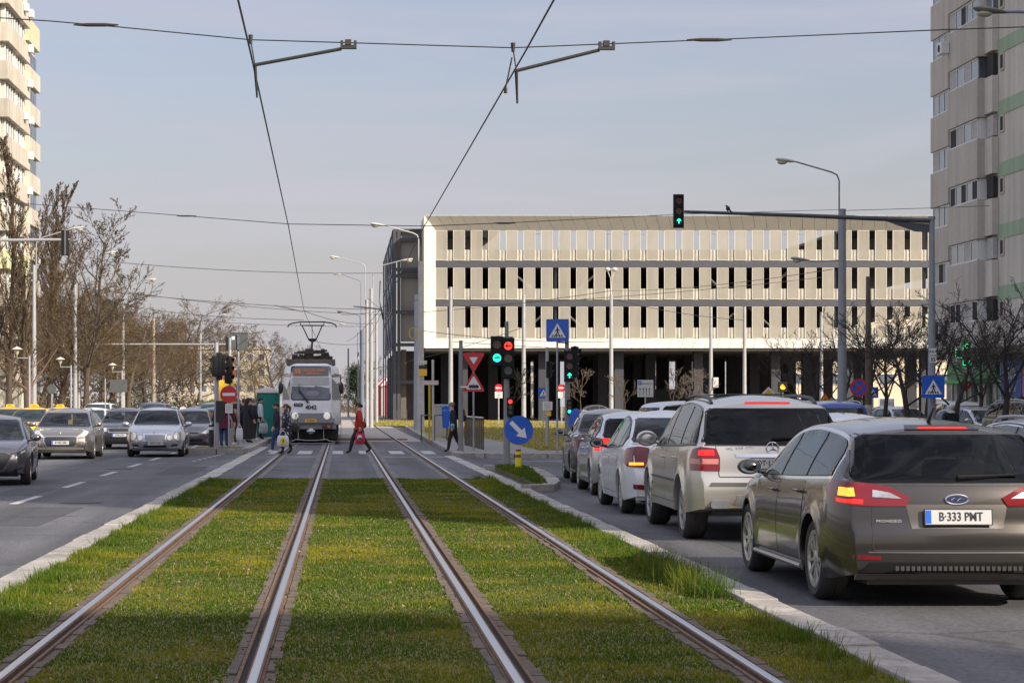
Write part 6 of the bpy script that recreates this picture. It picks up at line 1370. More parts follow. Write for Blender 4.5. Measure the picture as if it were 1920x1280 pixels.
T=thing('pole','brown wooden-looking pole with peeled white bills right of the no stopping sign','pole',(XX(1628,71),71,.03)); m=MB(); m.tube([(0,0,0),(0,0,ZZ(520,71))],[.13,.08],10); m.build('shaft',M('brown_pole',(.13,.1,.08),.85,var=.3,scale=4),T,smooth=True); m=MB(); m.lathe([(.14,.1),(.135,1.5),(.12,1.52)],12); m.build('bill_posters',M('old_posters',(.45,.43,.4),.85,var=.45,scale=9),T,smooth=True)
d=112; T=sign('white parking direction board with lane arrows before the pillars',1210,d,.03,745,pr=.04,pm=WHITEPOLE); z0,z1=ZZ(745,d),ZZ(713,d); m=MB(); m.box(-.44,.44,-.015,0,z0,z1); o=m.build('sign_plate',M('board_white',(.6,.61,.6),.5),T); m=MB(); m.box(-.4,-.22,-.02,-.015,z1-.28,z1-.05); b_=m.build('parking_symbol',SIGNBLUE,o); text('symbol_text','P',.2,SIGNWHITE,b_,(-.31,-.022,z1-.165)); text('board_text','Pantelimon',.13,SIGNBLACK,o,(.1,-.018,z1-.2))
m=MB()
for i,u in enumerate((-.3,-.12,.05,.22)): m.box(u-.015,u+.015,-.019,-.015,z0+.08,z0+.42); m.prism([(u-.05,z0+.42),(u+.05,z0+.42),(u,z0+.52)],'y',-.019,-.015)
m.build('lane_arrows',SIGNBLACK,o,merge=False)
d=100; T=sign('yellow and white priority diamond above the off-roader roof',1441,d,.03,745); z=ZZ(738,d); m=MB(); m.prism([(0,z+.32),(-.32,z),(0,z-.32),(.32,z)],'y',-.012,0); o=m.build('sign_plate',SIGNWHITE,T); m=MB(); m.prism([(0,z+.21),(-.21,z),(0,z-.21),(.21,z)],'y',-.016,-.012); m.build('sign_field',SIGNYEL,o)
d=88; T=sign('yellow roadworks triangle behind the bronze car roof',1547,d,.0,760); o=plate_tri(T,ZZ(751,d),.34,True,M('works_orange',(.75,.32,.02),.5),k=.75); walker(o,0,ZZ(753,d),.26,-.016,SIGNBLACK)
d=120; T=sign('small blue crossing sign behind the slim signal pole',1019,d,.08,742); crossing_sign(T,ZZ(739,d),.62)
d=96; T=sign('small dark blue sign behind the brown poster pole',1637,d,.03,742); crossing_sign(T,ZZ(737,d),.5)
T=sign('blue backed round sign turned sideways beside the low green signal',1080,58,.0,790,rz=R(-62)); plate_disc(T,ZZ(787,58)-.03,.36,SIGNBLUE)
d=95; T=sign('back of a round sign on a thin post near the left pale pole',97,d,.05,735,pm=WHITEPOLE); plate_disc(T,ZZ(731,d),.22,SIGNGREY)
d=105; T=sign('grey rectangular sign back on two thin posts by the close pair of lamp poles',228,d,.05,712,pm=WHITEPOLE); m=MB(); m.box(-.6,.3,-.03,-.01,ZZ(737,d),ZZ(713,d)); m.build('sign_plate',SIGNGREY,T)
m=MB(); m.tube([(-.85,.03,0),(-.85,.03,ZZ(712,d))],.03,8); m.build('post',WHITEPOLE,T)
T=thing('pharmacy_cross','green lit pharmacy cross sign showing the time on the apartment block','shop sign',(28.2,91.5,0)); z=ZZ(663,91.5); m=MB(); q=.17; r_=.5
def cross(r_,q): return [(-q,-r_),(q,-r_),(q,-q),(r_,-q),(r_,q),(q,q),(q,r_),(-q,r_),(-q,q),(-r_,q),(-r_,-q),(-q,-q)]
m.prism([(u,z+v) for u,v in cross(.54,.2)],'y',-.08,.08); o=m.build('panel',M('cross_panel',(.01,.03,.02),.4),T); LEDG=M('led_green',(.05,.8,.3),.4,emit=.9,ecol=(.05,1,.35)); c1=[(u,z+v) for u,v in cross(.51,.18)]+[(-.18,z-.51)]
c1=c1[:-1]+[c1[0]]; m=MB(); m.tube([(u,-.09,v) for u,v in c1],.014,4); m.build('led_outline',LEDG,o); text('led_text','16:53',.27,LEDG,o,(0,-.085,z)); m=MB(); m.tube([(.1*math.cos(a),-.09,z-.35+.1*math.sin(a)) for a in np.linspace(0,2*PI,9)],.012,4); m.tube([(.09*math.cos(a),-.09,z+.35+.09*math.sin(a)) for a in np.linspace(0.5,5,9)],.012,4); m.build('led_symbol',LEDG,o,merge=False)
m=MB(); m.tube([(.5,0,z),(1.2,0,z)],.04,6); m.build('bracket',DKSTEEL,T)
T=thing('heart_sign','dark red heart shaped shop sign under the pharmacy cross','shop sign',(XX(1811,89),89,0)); z=ZZ(722,89); m=MB(); hp=[(.27*(16*math.sin(t)**3)/16,z+.27*(13*math.cos(t)-5*math.cos(2*t)-2*math.cos(3*t)-math.cos(4*t))/16) for t in np.linspace(0,2*PI,32,endpoint=False)]; m.prism(hp,'y',-.05,.05); m.build('panel',M('heart_red',(.2,.02,.025),.5),T); m=MB(); m.tube([(.2,0,z+.1),(1.3,0,z+.1)],.03,6); m.build('bracket',DKSTEEL,T)
text('heart_text','CAFEA',.09,SIGNWHITE,T.children[0],(0,-.053,z+.05))
# ================================================================ street furniture
d=85; T=thing('cabinet','pale grey utility cabinet on the lawn behind the blue bin','utility cabinet',(XX(826,92),92,.08)); m=MB(); m.box(-.3,.3,-.2,.2,0,1.42); m.build('body',M('cabinet_grey',(.48,.48,.45),.7,var=.1,scale=3),T,bevel=.02); m=MB(); m.box(-.34,.34,-.24,.24,1.42,1.5); m.build('lid',LHEAD,T); m=MB(); m.box(-.26,.26,-.215,-.2,.1,1.3); m.build('door',M('cabinet_door',(.42,.42,.4),.7),T)
d=84; T=thing('litter_bin','bright blue litter bin hanging on the railing near the man','litter bin',(XX(836,d),d,.6)); z0=.12
m=MB(); vs=[]; 
for (hw,z) in ((.13,0),(.15,.4),(.18,.72)): vs+=[(-hw,-.12,z),(hw,-.12,z),(hw,.12,z),(-hw,.12,z)]
m.add(vs,[(3,2,1,0)]+[(i*4+j,i*4+(j+1)%4,i*4+4+(j+1)%4,i*4+4+j) for i in range(2) for j in range(4)]+[(8,9,10,11)]); m.build('body',M('bin_blue',(.01,.13,.6),.4),T,bevel=.02); m=MB(); m.prism([(-.19,.74),(.19,.74),(.15,.9),(-.05,.93),(-.18,.86)],'y',-.13,.13); m.build('lid',M('bin_blue',(.01,.13,.6),.4),T,bevel=.02)
d=82; T=thing('gas_post','thin yellow marker post with a white street plate on its top','post',(XX(808,d),d,.08)); m=MB(); m.tube([(-.06,0,0),(-.06,0,2.4)],.045,8); m.build('post',M('gas_yellow',(.6,.45,.03),.5),T); m=MB(); m.tube([(.08,.05,0),(.08,.05,3.3)],.05,8); m.build('pale_post',LHEAD,T); m=MB(); m.box(-.32,.3,-.06,-.045,2.28,2.46); m.build('street_plate',M('plate_pinkish',(.62,.5,.48),.5,var=.25,scale=9),T)
z=1.0
def railing(label,pts,n,base,h=1.05):
    T=thing('railing',label,'railing',(pts[0][0],pts[0][1],base)); x0,y0=pts[0]; x1,y1=pts[-1]; m=MB(); m.tube([(0,0,h),(x1-x0,y1-y0,h)],.03,6); m.build('top_rail',LHEAD if n>8 else DKSTEEL,T); m=MB()
    for i in range(n):
        t=i/(n-1); m=MB(); m.box((x1-x0)*t-.025,(x1-x0)*t+.025,(y1-y0)*t-.025,(y1-y0)*t+.025,0,h); m.build('bar',M('railing_brown',(.1,.08,.06),.7,var=.3,scale=5),T)
    return T
railing('brown barred railing on the lawn edge right of the walking man',[(XX(872,74),74),(XX(906,66.5),66.5)],12,.085)
railing('low dark railing between the yellow post and the blue bin',[(XX(790,81),81),(XX(838,84.3),84.3)],3,.085)
T=thing('portable_toilet','green portable toilet with white roof behind the people on the platform','portable toilet',(XX(503,90),90,.13)); GT=M('toilet_green',(.0,.16,.12),.45,var=.12,scale=4)
m=MB(); m.box(-.5,.5,-.5,.5,.02,1.95); 
for i in range(9): m.box(-.51,.51,-.515,-.5,.2+i*.1,.25+i*.1)
m.build('body',GT,T,merge=False); m=MB(); m.box(-.34,.34,-.53,-.516,.12,1.85); m.build('door',M('toilet_door',(.0,.19,.145),.45),T,bevel=.01); m=MB(); m.prism([(-.58,1.95),(.58,1.95),(.56,2.03),(.08,2.2),(-.08,2.2),(-.56,2.03)],'y',-.56,.56); m.build('roof',SIGNWHITE,T,bevel=.02); m=MB(); m.box(-.55,.55,-.55,.55,-.02,.03); m.build('base',BLACKP,T)
T=thing('ticket_kiosk','yellow and red kiosk board half hidden behind the no entry disc','kiosk',(XX(424,80),80,.13)); m=MB(); m.box(-.3,.3,0,.3,0,1.2); m.build('base',M('kiosk_grey',(.2,.2,.2),.6),T); m=MB(); m.box(-.28,.3,-.02,.3,1.2,2.4); m.build('yellow_panel',SIGNYEL,T); m=MB(); m.prism([(-.6,2.4),(.35,2.5),(.35,2.75),(-.3,2.7)],'y',-.03,.1); m.build('red_panel',M('kiosk_red',(.3,.06,.02),.5),T)
T=thing('bollard','short black bollard with white band beside the waiting woman','bollard',(XX(396,69),69,.13)); m=MB(); m.tube([(0,0,0),(0,0,.75)],.09,10); m.build('post',BLACKP,T,smooth=True); m=MB(); m.lathe([(.094,.58),(.094,.68)],10); m.build('band',SIGNWHITE,T)
T=thing('waste_container','grey waste container on the platform behind the black dressed woman','container',(XX(448,84),84,.13)); m=MB(); m.box(-.3,.3,-.3,.3,.02,1.15); m.build('body',SIGNGREY,T,bevel=.04); m=MB(); m.box(-.33,.33,-.34,.33,1.15,1.25); m.build('lid',BLACKP,T,bevel=.03)
# bits hung on the pole with yellow boxes
T=thing('meter_box','white and yellow meter boxes strapped to the weathered pole','meter box',(XX(790,111.6),111.6,0)); 
for z0,z1,mt in ((ZZ(684,111.6),ZZ(676,111.6),LHEAD),(ZZ(692,111.6),ZZ(685,111.6),BLACKP),(ZZ(705,111.6),ZZ(692,111.6),SIGNYEL)):
    m=MB(); m.box(-.14,.3,-.2,0,z0+.02,z1); m.build('box',mt,T,bevel=.02)
T=thing('cable_coil','coil of yellow cable hanging on the pole by the parking house','cable coil',(XX(774,111.5),111.5,0)); zc=ZZ(625,111.5); m=MB()
for q in range(3): m.tube([(.2*math.cos(a)+q*.02,.03*q,zc+.3*math.sin(a)) for a in np.linspace(0,2*PI,21)],.025,5)
m.build('coil',M('cable_yellow',(.55,.38,.12),.6),T,merge=False)
# ================================================================ overhead wires
def sag(a,b,s,n=10): 
    a,b=Vector(a),Vector(b); return [a.lerp(b,i/n)-Vector((0,0,s*4*(i/n)*(1-i/n))) for i in range(n+1)]
def wire(name,label,pts,r,group=None,cat='wire'):
    T=thing(name,label,cat,tuple(pts[0]),0,group); m=MB(); m.tube([Vector(p)-Vector(pts[0]) for p in pts],r,5); m.build('cable',WIRE,T,smooth=True); return T
D1=22.6; FIT=M('wire_fitting',(.035,.034,.03),.6,.2)
cw=[PX(432,-60,18),PX(470,100,D1),PX(541,425,45),PX(570,583,85),Vector((-1.3,130,5.05)),Vector((-1.2,200,5.1)),Vector((-1.2,300,5.1))]
C1=wire('contact_wire','thick tram contact wire above the left track reaching the pantograph',cw,.011,'tram contact wires')
cw2=[PX(1072,-60,17.8),PX(985,97,D1),PX(795,425,45),PX(722,572,88),PX(690,640,130)]
C2=wire('contact_wire','thick tram contact wire above the right track passing the parking house corner',cw2,.011,'tram contact wires')
def rods(T,mb,a,b,r=.02): mb.tube([a,b],r,6)
def span(label,pts,r,fit=()):
    T=wire('span_wire',label,pts,r,'span wires across the street','span wire'); o=Vector(pts[0])
    for p in fit:
        m=MB(); q=Vector(p)-o; dr=Vector((1,0,0)); m.tube([q-dr*.25,q-dr*.1,q+dr*.1,q+dr*.25],[.008,.022,.022,.008],6); m.build('insulator',FIT,T)
    return T
s1=[PX(-60,30,D1),PX(95,40,D1),PX(222,51,D1),PX(470,75,D1),PX(960,90,D1),PX(1330,75,D1),PX(1750,57,D1),PX(2000,48,D1)]
S1=span('nearest span wire high across the picture holding both contact wires',s1,.007,[PX(180,47,D1),PX(1330,75,D1)])
def reg(T0,pa,pb,dist,ph):
    o=Vector(T0.location); a=PX(*pa,dist)-o; b=PX(*pb,dist)-o; m=MB(); m.tube([a,b],.02,8); o1=m.build('registration_arm',FIT,T0,smooth=True)
    m=MB(); m.box(b.x-.01,b.x+.17,-.03,.03,b.z-.0,b.z+.04); m.box(b.x-.01,b.x+.02,-.03,.03,b.z+.04,b.z+.09); m.box(b.x+.14,b.x+.17,-.03,.03,b.z+.04,b.z+.09); m.box(b.x+.04,b.x+.11,-.04,.04,b.z+.04,b.z+.1); m.build('clamp',FIT,T0,merge=False)
    h=PX(*ph,dist)-o; m=MB(); m.tube([h,a],.008,5); m.tube([h+Vector((0,0,.06)),h-Vector((0,0,.04))],[.03,.02],6); m.tube([a,a+Vector((.02,.1,-.35))],[.022,.012],6); m.build('hanger',FIT,T0)
reg(S1,(478,122),(640,92),D1,(470,76)); reg(S1,(968,133),(1124,94),D1,(962,91))
m=MB(); o=Vector(S1.location); a=PX(960,108,D1)-o; b=PX(948,165,D1)-o; m.tube([a,b],.009,5); m.tube([b,b+Vector((0,0,-.06))],.022,6); m.build('hanger',FIT,S1)
D2=45
span('second span wire passing just above the parking house roof',[PX(-40,375,D2+20),PX(350,405,D2+6),PX(541,420,D2),PX(795,424,D2),PX(950,418,D2),PX(1270,402,D2+15),PX(1578,393,D2+36.8)],.009,[PX(350,405,D2+6),PX(945,418.5,D2)])
wire('span_wire','thin wire from the tall thick grey pole to the apartment block',[PX(1579,395,82),PX(1750,390,85),PX(1855,386,90)],.012,'span wires across the street')
for k,(pa,pb,d1,d2,r) in enumerate((((200,490),(720,512),134,139,.02),((150,540),(690,580),134,139,.02),((232,547),(700,590),162,154,.018),((232,590),(690,612),162,166,.018),((232,572),(570,600),162,120,.016),((700,590),(1146,545),154,147,.02),((1146,545),(1560,505),147,84,.014),((706,690),(985,612),166,146,.02),((790,620),(1146,640),112,147,.018),((845,640),(1333,655),137,160,.02),((640,590),(790,560),166,112,.016),((690,560),(790,615),139,112,.014),((720,572),(650,640),88,190,.015),((845,575),(1540,520),137,168,.02),((570,583),(700,605),86,139,.014),((590,640),(706,640),150,166,.018),((1146,560),(1396,600),147,162,.02))):
    a,b=PX(*pa,d1),PX(*pb,d2); wire('cable',f"{('thin','slack','taut','slim')[k%4]} overhead cable {('crossing the street left of the tram','between poles right of the tram','before the parking house')[0 if k in(0,1,2,3,4) else 1 if k in(7,10,11,12,14,15) else 2]}, {('highest','second','third','lowest','faint','long','rising','steep','low','lowest','short','crossing','diagonal','upper','pantograph side','far','right')[k]} one",sag(a,b,.25,8),r,'overhead cables')
T=thing('cantilever_arm','short bracket arm with drop wire holding the contact wire before the tram','bracket',tuple(PX(515,572,86))); m=MB(); m.tube([(0,0,0),PX(568,584,86)-PX(515,572,86)],.03,6); m.build('arm',DKSTEEL,T)
T=thing('cantilever_arm','bracket arm with hanging fittings on the pale pole nearest the parking house','bracket',tuple(PX(662,574,120))); b=PX(716,580,120)-PX(662,574,120); m=MB(); m.tube([(0,0,0),b],.05,6); m.build('arm',DKSTEEL,T); m=MB(); m.tube([b+Vector((-.1,0,1.7)),b+Vector((-.15,0,.5)),b+Vector((.1,0,-.6))],[.04,.02,.08],6); m.build('insulator',FIT,T)
# the bird on the mast arm
d=60; T=thing('bird','dark crow perched on the long signal arm','bird',tuple(PX(1365,396,d)),R(60)); m=MB(); m.ell((0,0,.13),(.075,.11,.12),12,8); m.ell((0,.07,.26),(.045,.055,.05),10,6); m.tube([(0,.12,.255),(0,.19,.245)],[.018,.004],6); m.tube([(0,-.06,.08),(0,-.2,-.06)],[.05,.025],6); m.tube([(.03,.02,.04),(.03,.03,-.01)],.01,4); m.tube([(-.03,.02,.04),(-.03,.03,-.01)],.01,4); m.build('body',M('crow_black',(.012,.012,.014),.6),T,smooth=True); T.scale=(.6,.6,.6)
# ================================================================ people
def seg_d(p,a,b):
    ab=b-a; t=max(0,min(1,(p-a).dot(ab)/max(ab.length_squared,1e-9))); return (p-(a+ab*t)).length
def hand_mesh(m,w,d,side,fwd,curl=.5):
    """palm, four unequal fingers and a thumb from the wrist w along d"""
    d=d.normalized(); f=(fwd-d*fwd.dot(d)).normalized(); n=d.cross(f).normalized()
    m.tube([w-d*.02,w+d*.03,w+d*.085],[.024,.034,.036],6)
    for i,(o,L) in enumerate(((-.027,.07),(-.009,.08),(.009,.075),(.026,.058))):
        b=w+d*.08+f*o; k=b+d*L*.5+n*side*curl*.012; m.tube([b,k,k+d*L*.4+n*side*curl*.04],[.0095,.0085,.006],5)
    b=w+d*.03-f*.03; m.tube([b,b-f*.025+d*.03,b-f*.03+d*.06],[.011,.0095,.007],5)
CLO={}
def cloth(name,col,var=.12): return M(name,col,.85,var=var,scale=9,bump=.15,bscale=30)
def person(label,x,y,z,rz,h,top,bot,shoes,hair=HAIRB,stride=0,arms=((.03,-.05),(.03,.05)),bulk=1.0,hem=.86,lean=0,skirt=None,hairstyle='short',look=0,elbow=0,group=None,bare=0):
    """faces +Y before turning; arms=((out,forward),..) left,right at the wrist"""
    T=thing('person',label,'person',(x,y,z),rz,group); s=h/1.70; bulk*=1.1; V={};E=[]
    def J(n,p,r): V[n]=(Vector(p)*s,r if isinstance(r,tuple) else (r,r))
    b=bulk; ln=lean
    J('pel',(0,0,.93),(.145*b,.115*b)); J('spi',(0,.01+ln*.3,1.12),(.14*b,.115*b)); J('che',(0,.01+ln*.7,1.31),(.155*b,.12*b)); J('nec',(0,.0+ln,1.45),(.06,.06)); J('hd0',(look*.01,.025+ln*1.15,1.53),(.07,.08)); J('hd1',(look*.02,.03+ln*1.2,1.60),(.078,.092)); J('hd2',(look*.02,.02+ln*1.2,1.665),(.055,.065))
    E+=[('pel','spi'),('spi','che'),('che','nec'),('nec','hd0'),('hd0','hd1'),('hd1','hd2')]
    for sg,sd,(out,fw) in ((-1,'l',arms[0]),(1,'r',arms[1])):
        J('sh'+sd,(sg*.175*b,ln*.8,1.385),.07*b); J('el'+sd,(sg*(.21+out*.6)*b,-.03+fw*.35+ln*.5-elbow*.05,1.12),.056*b); J('wr'+sd,(sg*(.2+out)*b,fw+ln*.3+elbow*.2,.88+abs(fw)*.12+elbow*.22),.036)
        E+=[('che','sh'+sd),('sh'+sd,'el'+sd),('el'+sd,'wr'+sd)]
        st=stride*.8*(1 if sg<0 else -1); kb=.10*abs(stride)
        kn=(sg*.1,st*.24+.05*abs(stride),.49); an=(sg*.1,st*.42-(.05 if st<0 else 0),.09+(.06 if st<0 else 0)); to=(sg*.11,st*.42+.15-(.04 if st<0 else 0),.035)
        J('hi'+sd,(sg*.085,0,.88),.105*b); J('kn'+sd,kn,.076); J('an'+sd,an,.052); J('to'+sd,to,.036)
        E+=[('pel','hi'+sd),('hi'+sd,'kn'+sd),('kn'+sd,'an'+sd),('an'+sd,'to'+sd)]
    bm=bmesh.new(); sk=bm.verts.layers.skin.verify(); D={}
    for n,(p,r) in V.items():
        v=bm.verts.new(p); v[sk].radius=(r[0]*s,r[1]*s); v[sk].use_root=(n=='pel'); D[n]=v
    for a,c in E: bm.edges.new((D[a],D[c]))
    me=bpy.data.meshes.new('person_rig'); bm.to_mesh(me); bm.free(); o=bpy.data.objects.new('tmp',me); COL.objects.link(o)
    mo=o.modifiers.new('s','SKIN'); mo.use_smooth_shade=True; m2=o.modifiers.new('u','SUBSURF'); m2.levels=2; m2.render_levels=2
    dg=bpy.context.evaluated_depsgraph_get(); ev=o.evaluated_get(dg); bme=bpy.data.meshes.new_from_object(ev); bpy.data.objects.remove(o)
    mats=[top,bot,SKIN,shoes,SIGNBLACK]; m=MB(); vs=[tuple(v.co) for v in bme.vertices]; segs=[(a,c,V[a][0],V[c][0]) for a,c in E]
    base=len(m.v); m.v.extend(vs)
    for p in bme.polygons:
        c=p.center; e=min(segs,key=lambda q:seg_d(c,q[2],q[3])); k=e[0][:2]+e[1][:2]
        if e[1].startswith('hd'): mi=2
        elif e[1]=='nec': mi=2 if c.z>1.43*s else 0
        elif e[1][:2] in('to',) : mi=3
        elif e[1][:2]=='an': mi=(2 if bare else 1) if c.z>.11*s else 3
        elif e[1][:2] in('kn','hi'): mi=0 if c.z>hem*s else (1 if not (bare and c.z<.45*s) else 2)
        elif e[1][:2] in('wr','el','sh'): mi=0
        else: mi=0 if c.z>hem*s else 1
        m.f.append(tuple(p.vertices)); m.mi.append(mi)
    bpy.data.meshes.remove(bme)
    m.m=2
    for sd,sg in (('l',-1),('r',1)): hand_mesh(m,V['wr'+sd][0],(V['wr'+sd][0]-V['el'+sd][0]),sg,Vector((0,1,0)))
    hc=V['hd1'][0]; m.tube([hc+Vector((0,.085*s,.02)),hc+Vector((0,.115*s,-.015)),hc+Vector((0,.09*s,-.025))],[.008,.014,.009],5)
    for sg in (-1,1): m.ell(hc+Vector((sg*.088*s,.0,-.01)),(.012,.022,.032),6,5)
    m.m=4
    for sg in (-1,1): m.ell(hc+Vector((sg*.032*s,.088*s,.015)),(.012,.008,.007),6,4)
    m.tube([hc+Vector((-.025,.088*s,-.048)),hc+Vector((.025,.088*s,-.048))],.005,4)
    m.build('body',mats,T,smooth=True,merge=False,angle=60)
    if hairstyle:
        m=MB(); c=hc+Vector((0,-.018*s,.028*s)); m.ell(c,(.096*s,.108*s,.092*s),12,8)
        if hairstyle=='bun': m.ell(c+Vector((0,-.1,-.03)),(.055,.05,.055),10,6)
        if hairstyle=='pony': m.tube([c+Vector((0,-.08,.0)),c+Vector((0,-.13,-.06)),c+Vector((0,-.12,-.2))],[.05,.045,.015],8)
        if hairstyle=='long': m.tube([c+Vector((0,-.05,.0)),c+Vector((0,-.08,-.12)),c+Vector((0,-.09,-.34))],[.085,.09,.05],10)
        if hairstyle=='hood': m.tube([c+Vector((0,-.02,.0)),c+Vector((0,-.05,-.1)),c+Vector((0,-.04,-.2))],[.1,.11,.14],10)
        m.build('hair' if hairstyle!='hood' else 'hood',hair,T,smooth=True)
    if skirt:
        z0,z1,r1,mt=skirt; m=MB(); m.lathe([(.15*b*s,z1*s),(.165*b*s,(z1*.8+z0*.2)*s),(r1*s*.95,(z0*.6+z1*.4)*s),(r1*s,z0*s),(r1*s*.9,z0*s)],16); 
        m.v=[(x_,y_*.85,z_) for x_,y_,z_ in m.v]; m.build('skirt' if z0<.5 else 'coat_hem',mt,T,smooth=True)
    T['wl']=0; del T['wl']
    return T,{n:p for n,(p,r) in V.items()}
def place(T,p): return Matrix.Translation(T.location)@Matrix.Rotation(T.rotation_euler[2],4,'Z')@p
def bag(name,label,p,w,hh,dp,mat,handle=.12,rz=0,strap=None,cat='bag',extra=None):
    """hangs from p"""
    T=thing(name,label,cat,tuple(p),rz); m=MB(); vs=[]
    for (a,b_,z) in ((.86,.7,-handle-hh),(1.0,1.0,-handle-hh*.7),(.95,.9,-handle-hh*.3),(.8,.5,-handle)): vs+=[(-w/2*a,-dp/2*b_,z),(w/2*a,-dp/2*b_,z),(w/2*a,dp/2*b_,z),(-w/2*a,dp/2*b_,z)]
    m.add(vs,[(3,2,1,0),(12,13,14,15)]+[(i*4+j,i*4+(j+1)%4,i*4+4+(j+1)%4,i*4+4+j) for i in range(3) for j in range(4)]); o=m.build('body',mat,T,smooth=True,bevel=.015)
    m=MB(); m.tube([(-w*.3,0,-handle),(-w*.18,0,-handle*.35),(0,0,0),(w*.18,0,-handle*.35),(w*.3,0,-handle)] if not strap else strap,.011,5); m.build('strap' if strap else 'handle',mat,T,smooth=True); return T,o
CR=cloth('red_jacket',(.44,.035,.015)); CBK=cloth('black_cloth',(.02,.02,.023)); CNV=cloth('navy_cloth',(.018,.02,.035)); CJE=cloth('blue_jeans',(.03,.06,.15)); CBU=cloth('burgundy_coat',(.13,.015,.045)); CWH=cloth('white_shirt',(.62,.63,.67)); CPB=cloth('plum_navy_coat',(.03,.024,.035)); CBE=cloth('beige_cloth',(.3,.26,.2)); SH=M('black_shoes',(.02,.018,.017),.5); SHW=M('white_sneakers',(.6,.6,.58),.6)
SPK=M('speckled_print',(.05,.05,.065),.85); nt=SPK.node_tree; N=nt.nodes; tc=N.new('ShaderNodeTexCoord'); v=N.new('ShaderNodeTexVoronoi'); v.inputs['Scale'].default_value=11; cr=N.new('ShaderNodeValToRGB'); cr.color_ramp.elements[0].position=.28; cr.color_ramp.elements[1].position=.36; cr.color_ramp.elements[0].color=(.55,.55,.58,1); cr.color_ramp.elements[1].color=(.035,.035,.048,1)
nt.links.new(tc.outputs['Object'],v.inputs['Vector']); nt.links.new(v.outputs['Distance'],cr.inputs[0]); nt.links.new(cr.outputs[0],N['Principled BSDF'].inputs['Base Color'])
L90=PI/2
d=65.0
T,J=person('woman in a red jacket and black trousers striding left over the crossing',XX(674,d),d,0,L90,1.62,CR,CBK,SH,HAIRB,stride=.95,arms=((.05,-.02),(.05,.12)),bulk=1.15,hem=.8,hairstyle='bun',lean=.02,skirt=(.85,1.08,.195,CR))
w_=place(T,J['wrl']); b_,o=bag('shopping_bag','red patterned shopping bag in the hand of the red jacket woman',w_+Vector((0,-.06,-.08)),.3,.36,.12,cloth('red_bag',(.5,.03,.06),.5),.1,R(8)); m=MB(); m.prism(circ(.08,14,-.02,-.24),'y',-.075,-.06); m.build('white_print',SIGNWHITE,b_); m=MB(); m.prism([(-.07,-.25),(.04,-.24),(.05,-.3),(-.05,-.31)],'y',-.08,-.075); m.build('black_print',SIGNBLACK,b_)
bag('handbag','small black handbag behind the hip of the red jacket woman',place(T,Vector((.12,-.16,1.12))),.26,.2,.1,SH,.1,R(80))
d=65.3
T,J=person('grey haired man with a dark backpack stepping past the grey pole',XX(851,d),d,.03,L90,1.60,CNV,CBK,SH,HAIRG,stride=.6,arms=((.04,.05),(.05,.1)),bulk=1.05,hem=.84,lean=.05)
B=thing('backpack','dark backpack on the shoulders of the grey haired man','backpack',tuple(place(T,Vector((0,-.25,1.0)))),L90); m=MB(); m.box(-.16,.16,-.1,.1,-.02,.4); m.build('body',CPB,B,bevel=.06,smooth=True); m=MB(); m.box(-.11,.11,-.15,-.09,.02,.2); m.build('pocket',CBK,B,bevel=.03); m=MB(); m.box(-.015,.015,-.16,-.1,.22,.36); m.build('yellow_tab',SIGNYEL,B)
w_=place(T,J['wrl']); g=thing('glove','light blue glove dangling at the hand of the man with the backpack','glove',tuple(w_+Vector((0,-.05,.04)))); m=MB(); m.ell((0,0,0),(.07,.04,.06),10,6); m.tube([(.03,0,-.03),(.05,0,-.1)],[.02,.012],6); m.build('palm',M('light_blue_plastic',(.1,.45,.6),.5),g,smooth=True)
d=63.8
T,J=person('woman in a speckled dark coat walking left in front of the tram',XX(537,d),d,0,L90-.1,1.58,SPK,SPK,SH,HAIRBR,stride=.35,arms=((.08,.1),(.05,.0)),bulk=1.22,hem=.5,hairstyle='pony',skirt=(.62,1.0,.24,SPK))
w_=place(T,J['wrl']); b_,o=bag('carrier_bag','white carrier bag with yellow patch held by the speckled coat woman',w_+Vector((.03,-.07,-.07)),.38,.34,.14,M('white_plastic_bag',(.62,.64,.66),.4,var=.12,scale=5),.16,R(5)); m=MB(); m.prism(circ(.1,14,.0,-.33),'y',-.085,-.07); m.build('yellow_print',M('print_yellow',(.75,.6,.02),.5),b_); m=MB(); m.box(-.02,.02,-.09,-.085,-.38,-.28); m.build('dark_print',M('print_blue',(.02,.05,.2),.5),b_)
bag('shoulder_bag','black shoulder bag with pink strap behind the speckled coat woman',place(T,Vector((.05,-.3,1.28))),.4,.28,.14,SH,.3,R(70))
person('person in a dark coat and jeans just behind the speckled coat woman',XX(519,65.6),65.6,0,L90,1.62,CPB,CJE,SHW,HAIRB,stride=.45,arms=((.04,.1),(.04,.05)),bulk=1.05)
PZ0=.13
T,J=person('woman in a burgundy coat and blue jeans waiting with her back turned',XX(420,69),69,PZ0,R(-15),1.58,CBU,CJE,SH,HAIRB,arms=((.06,.1),(.05,.05)),bulk=1.4,hem=.7,hairstyle='hood',skirt=(.68,1.05,.27,CBU))
bag('handbag','black handbag at the side of the burgundy coat woman',place(T,Vector((-.2,-.12,1.0))),.3,.22,.12,SH,.08,R(-10))
T,J=person('small person in a floral beige outfit beside the burgundy coat',XX(432,71),71,PZ0,R(200),1.5,CBE,M('floral_cloth',(.4,.37,.28),.85,var=.6,scale=14),SHW,HAIRG,arms=((.08,.05),(.05,.05)),bulk=1.1,hem=.7)
bag('carrier_bag','plain white carrier bag hanging at the floral outfit',place(T,J['wrl'])+Vector((.02,-.1,-.05)),.25,.42,.12,M('white_plastic_bag',(.62,.64,.66),.4),.12,0)
person('man in black standing behind the small white text plate',XX(440,77),77,PZ0,R(150),1.74,CBK,CBK,SH,HAIRB,arms=((.05,.1),(.05,.1)),bulk=1.15,elbow=.9)
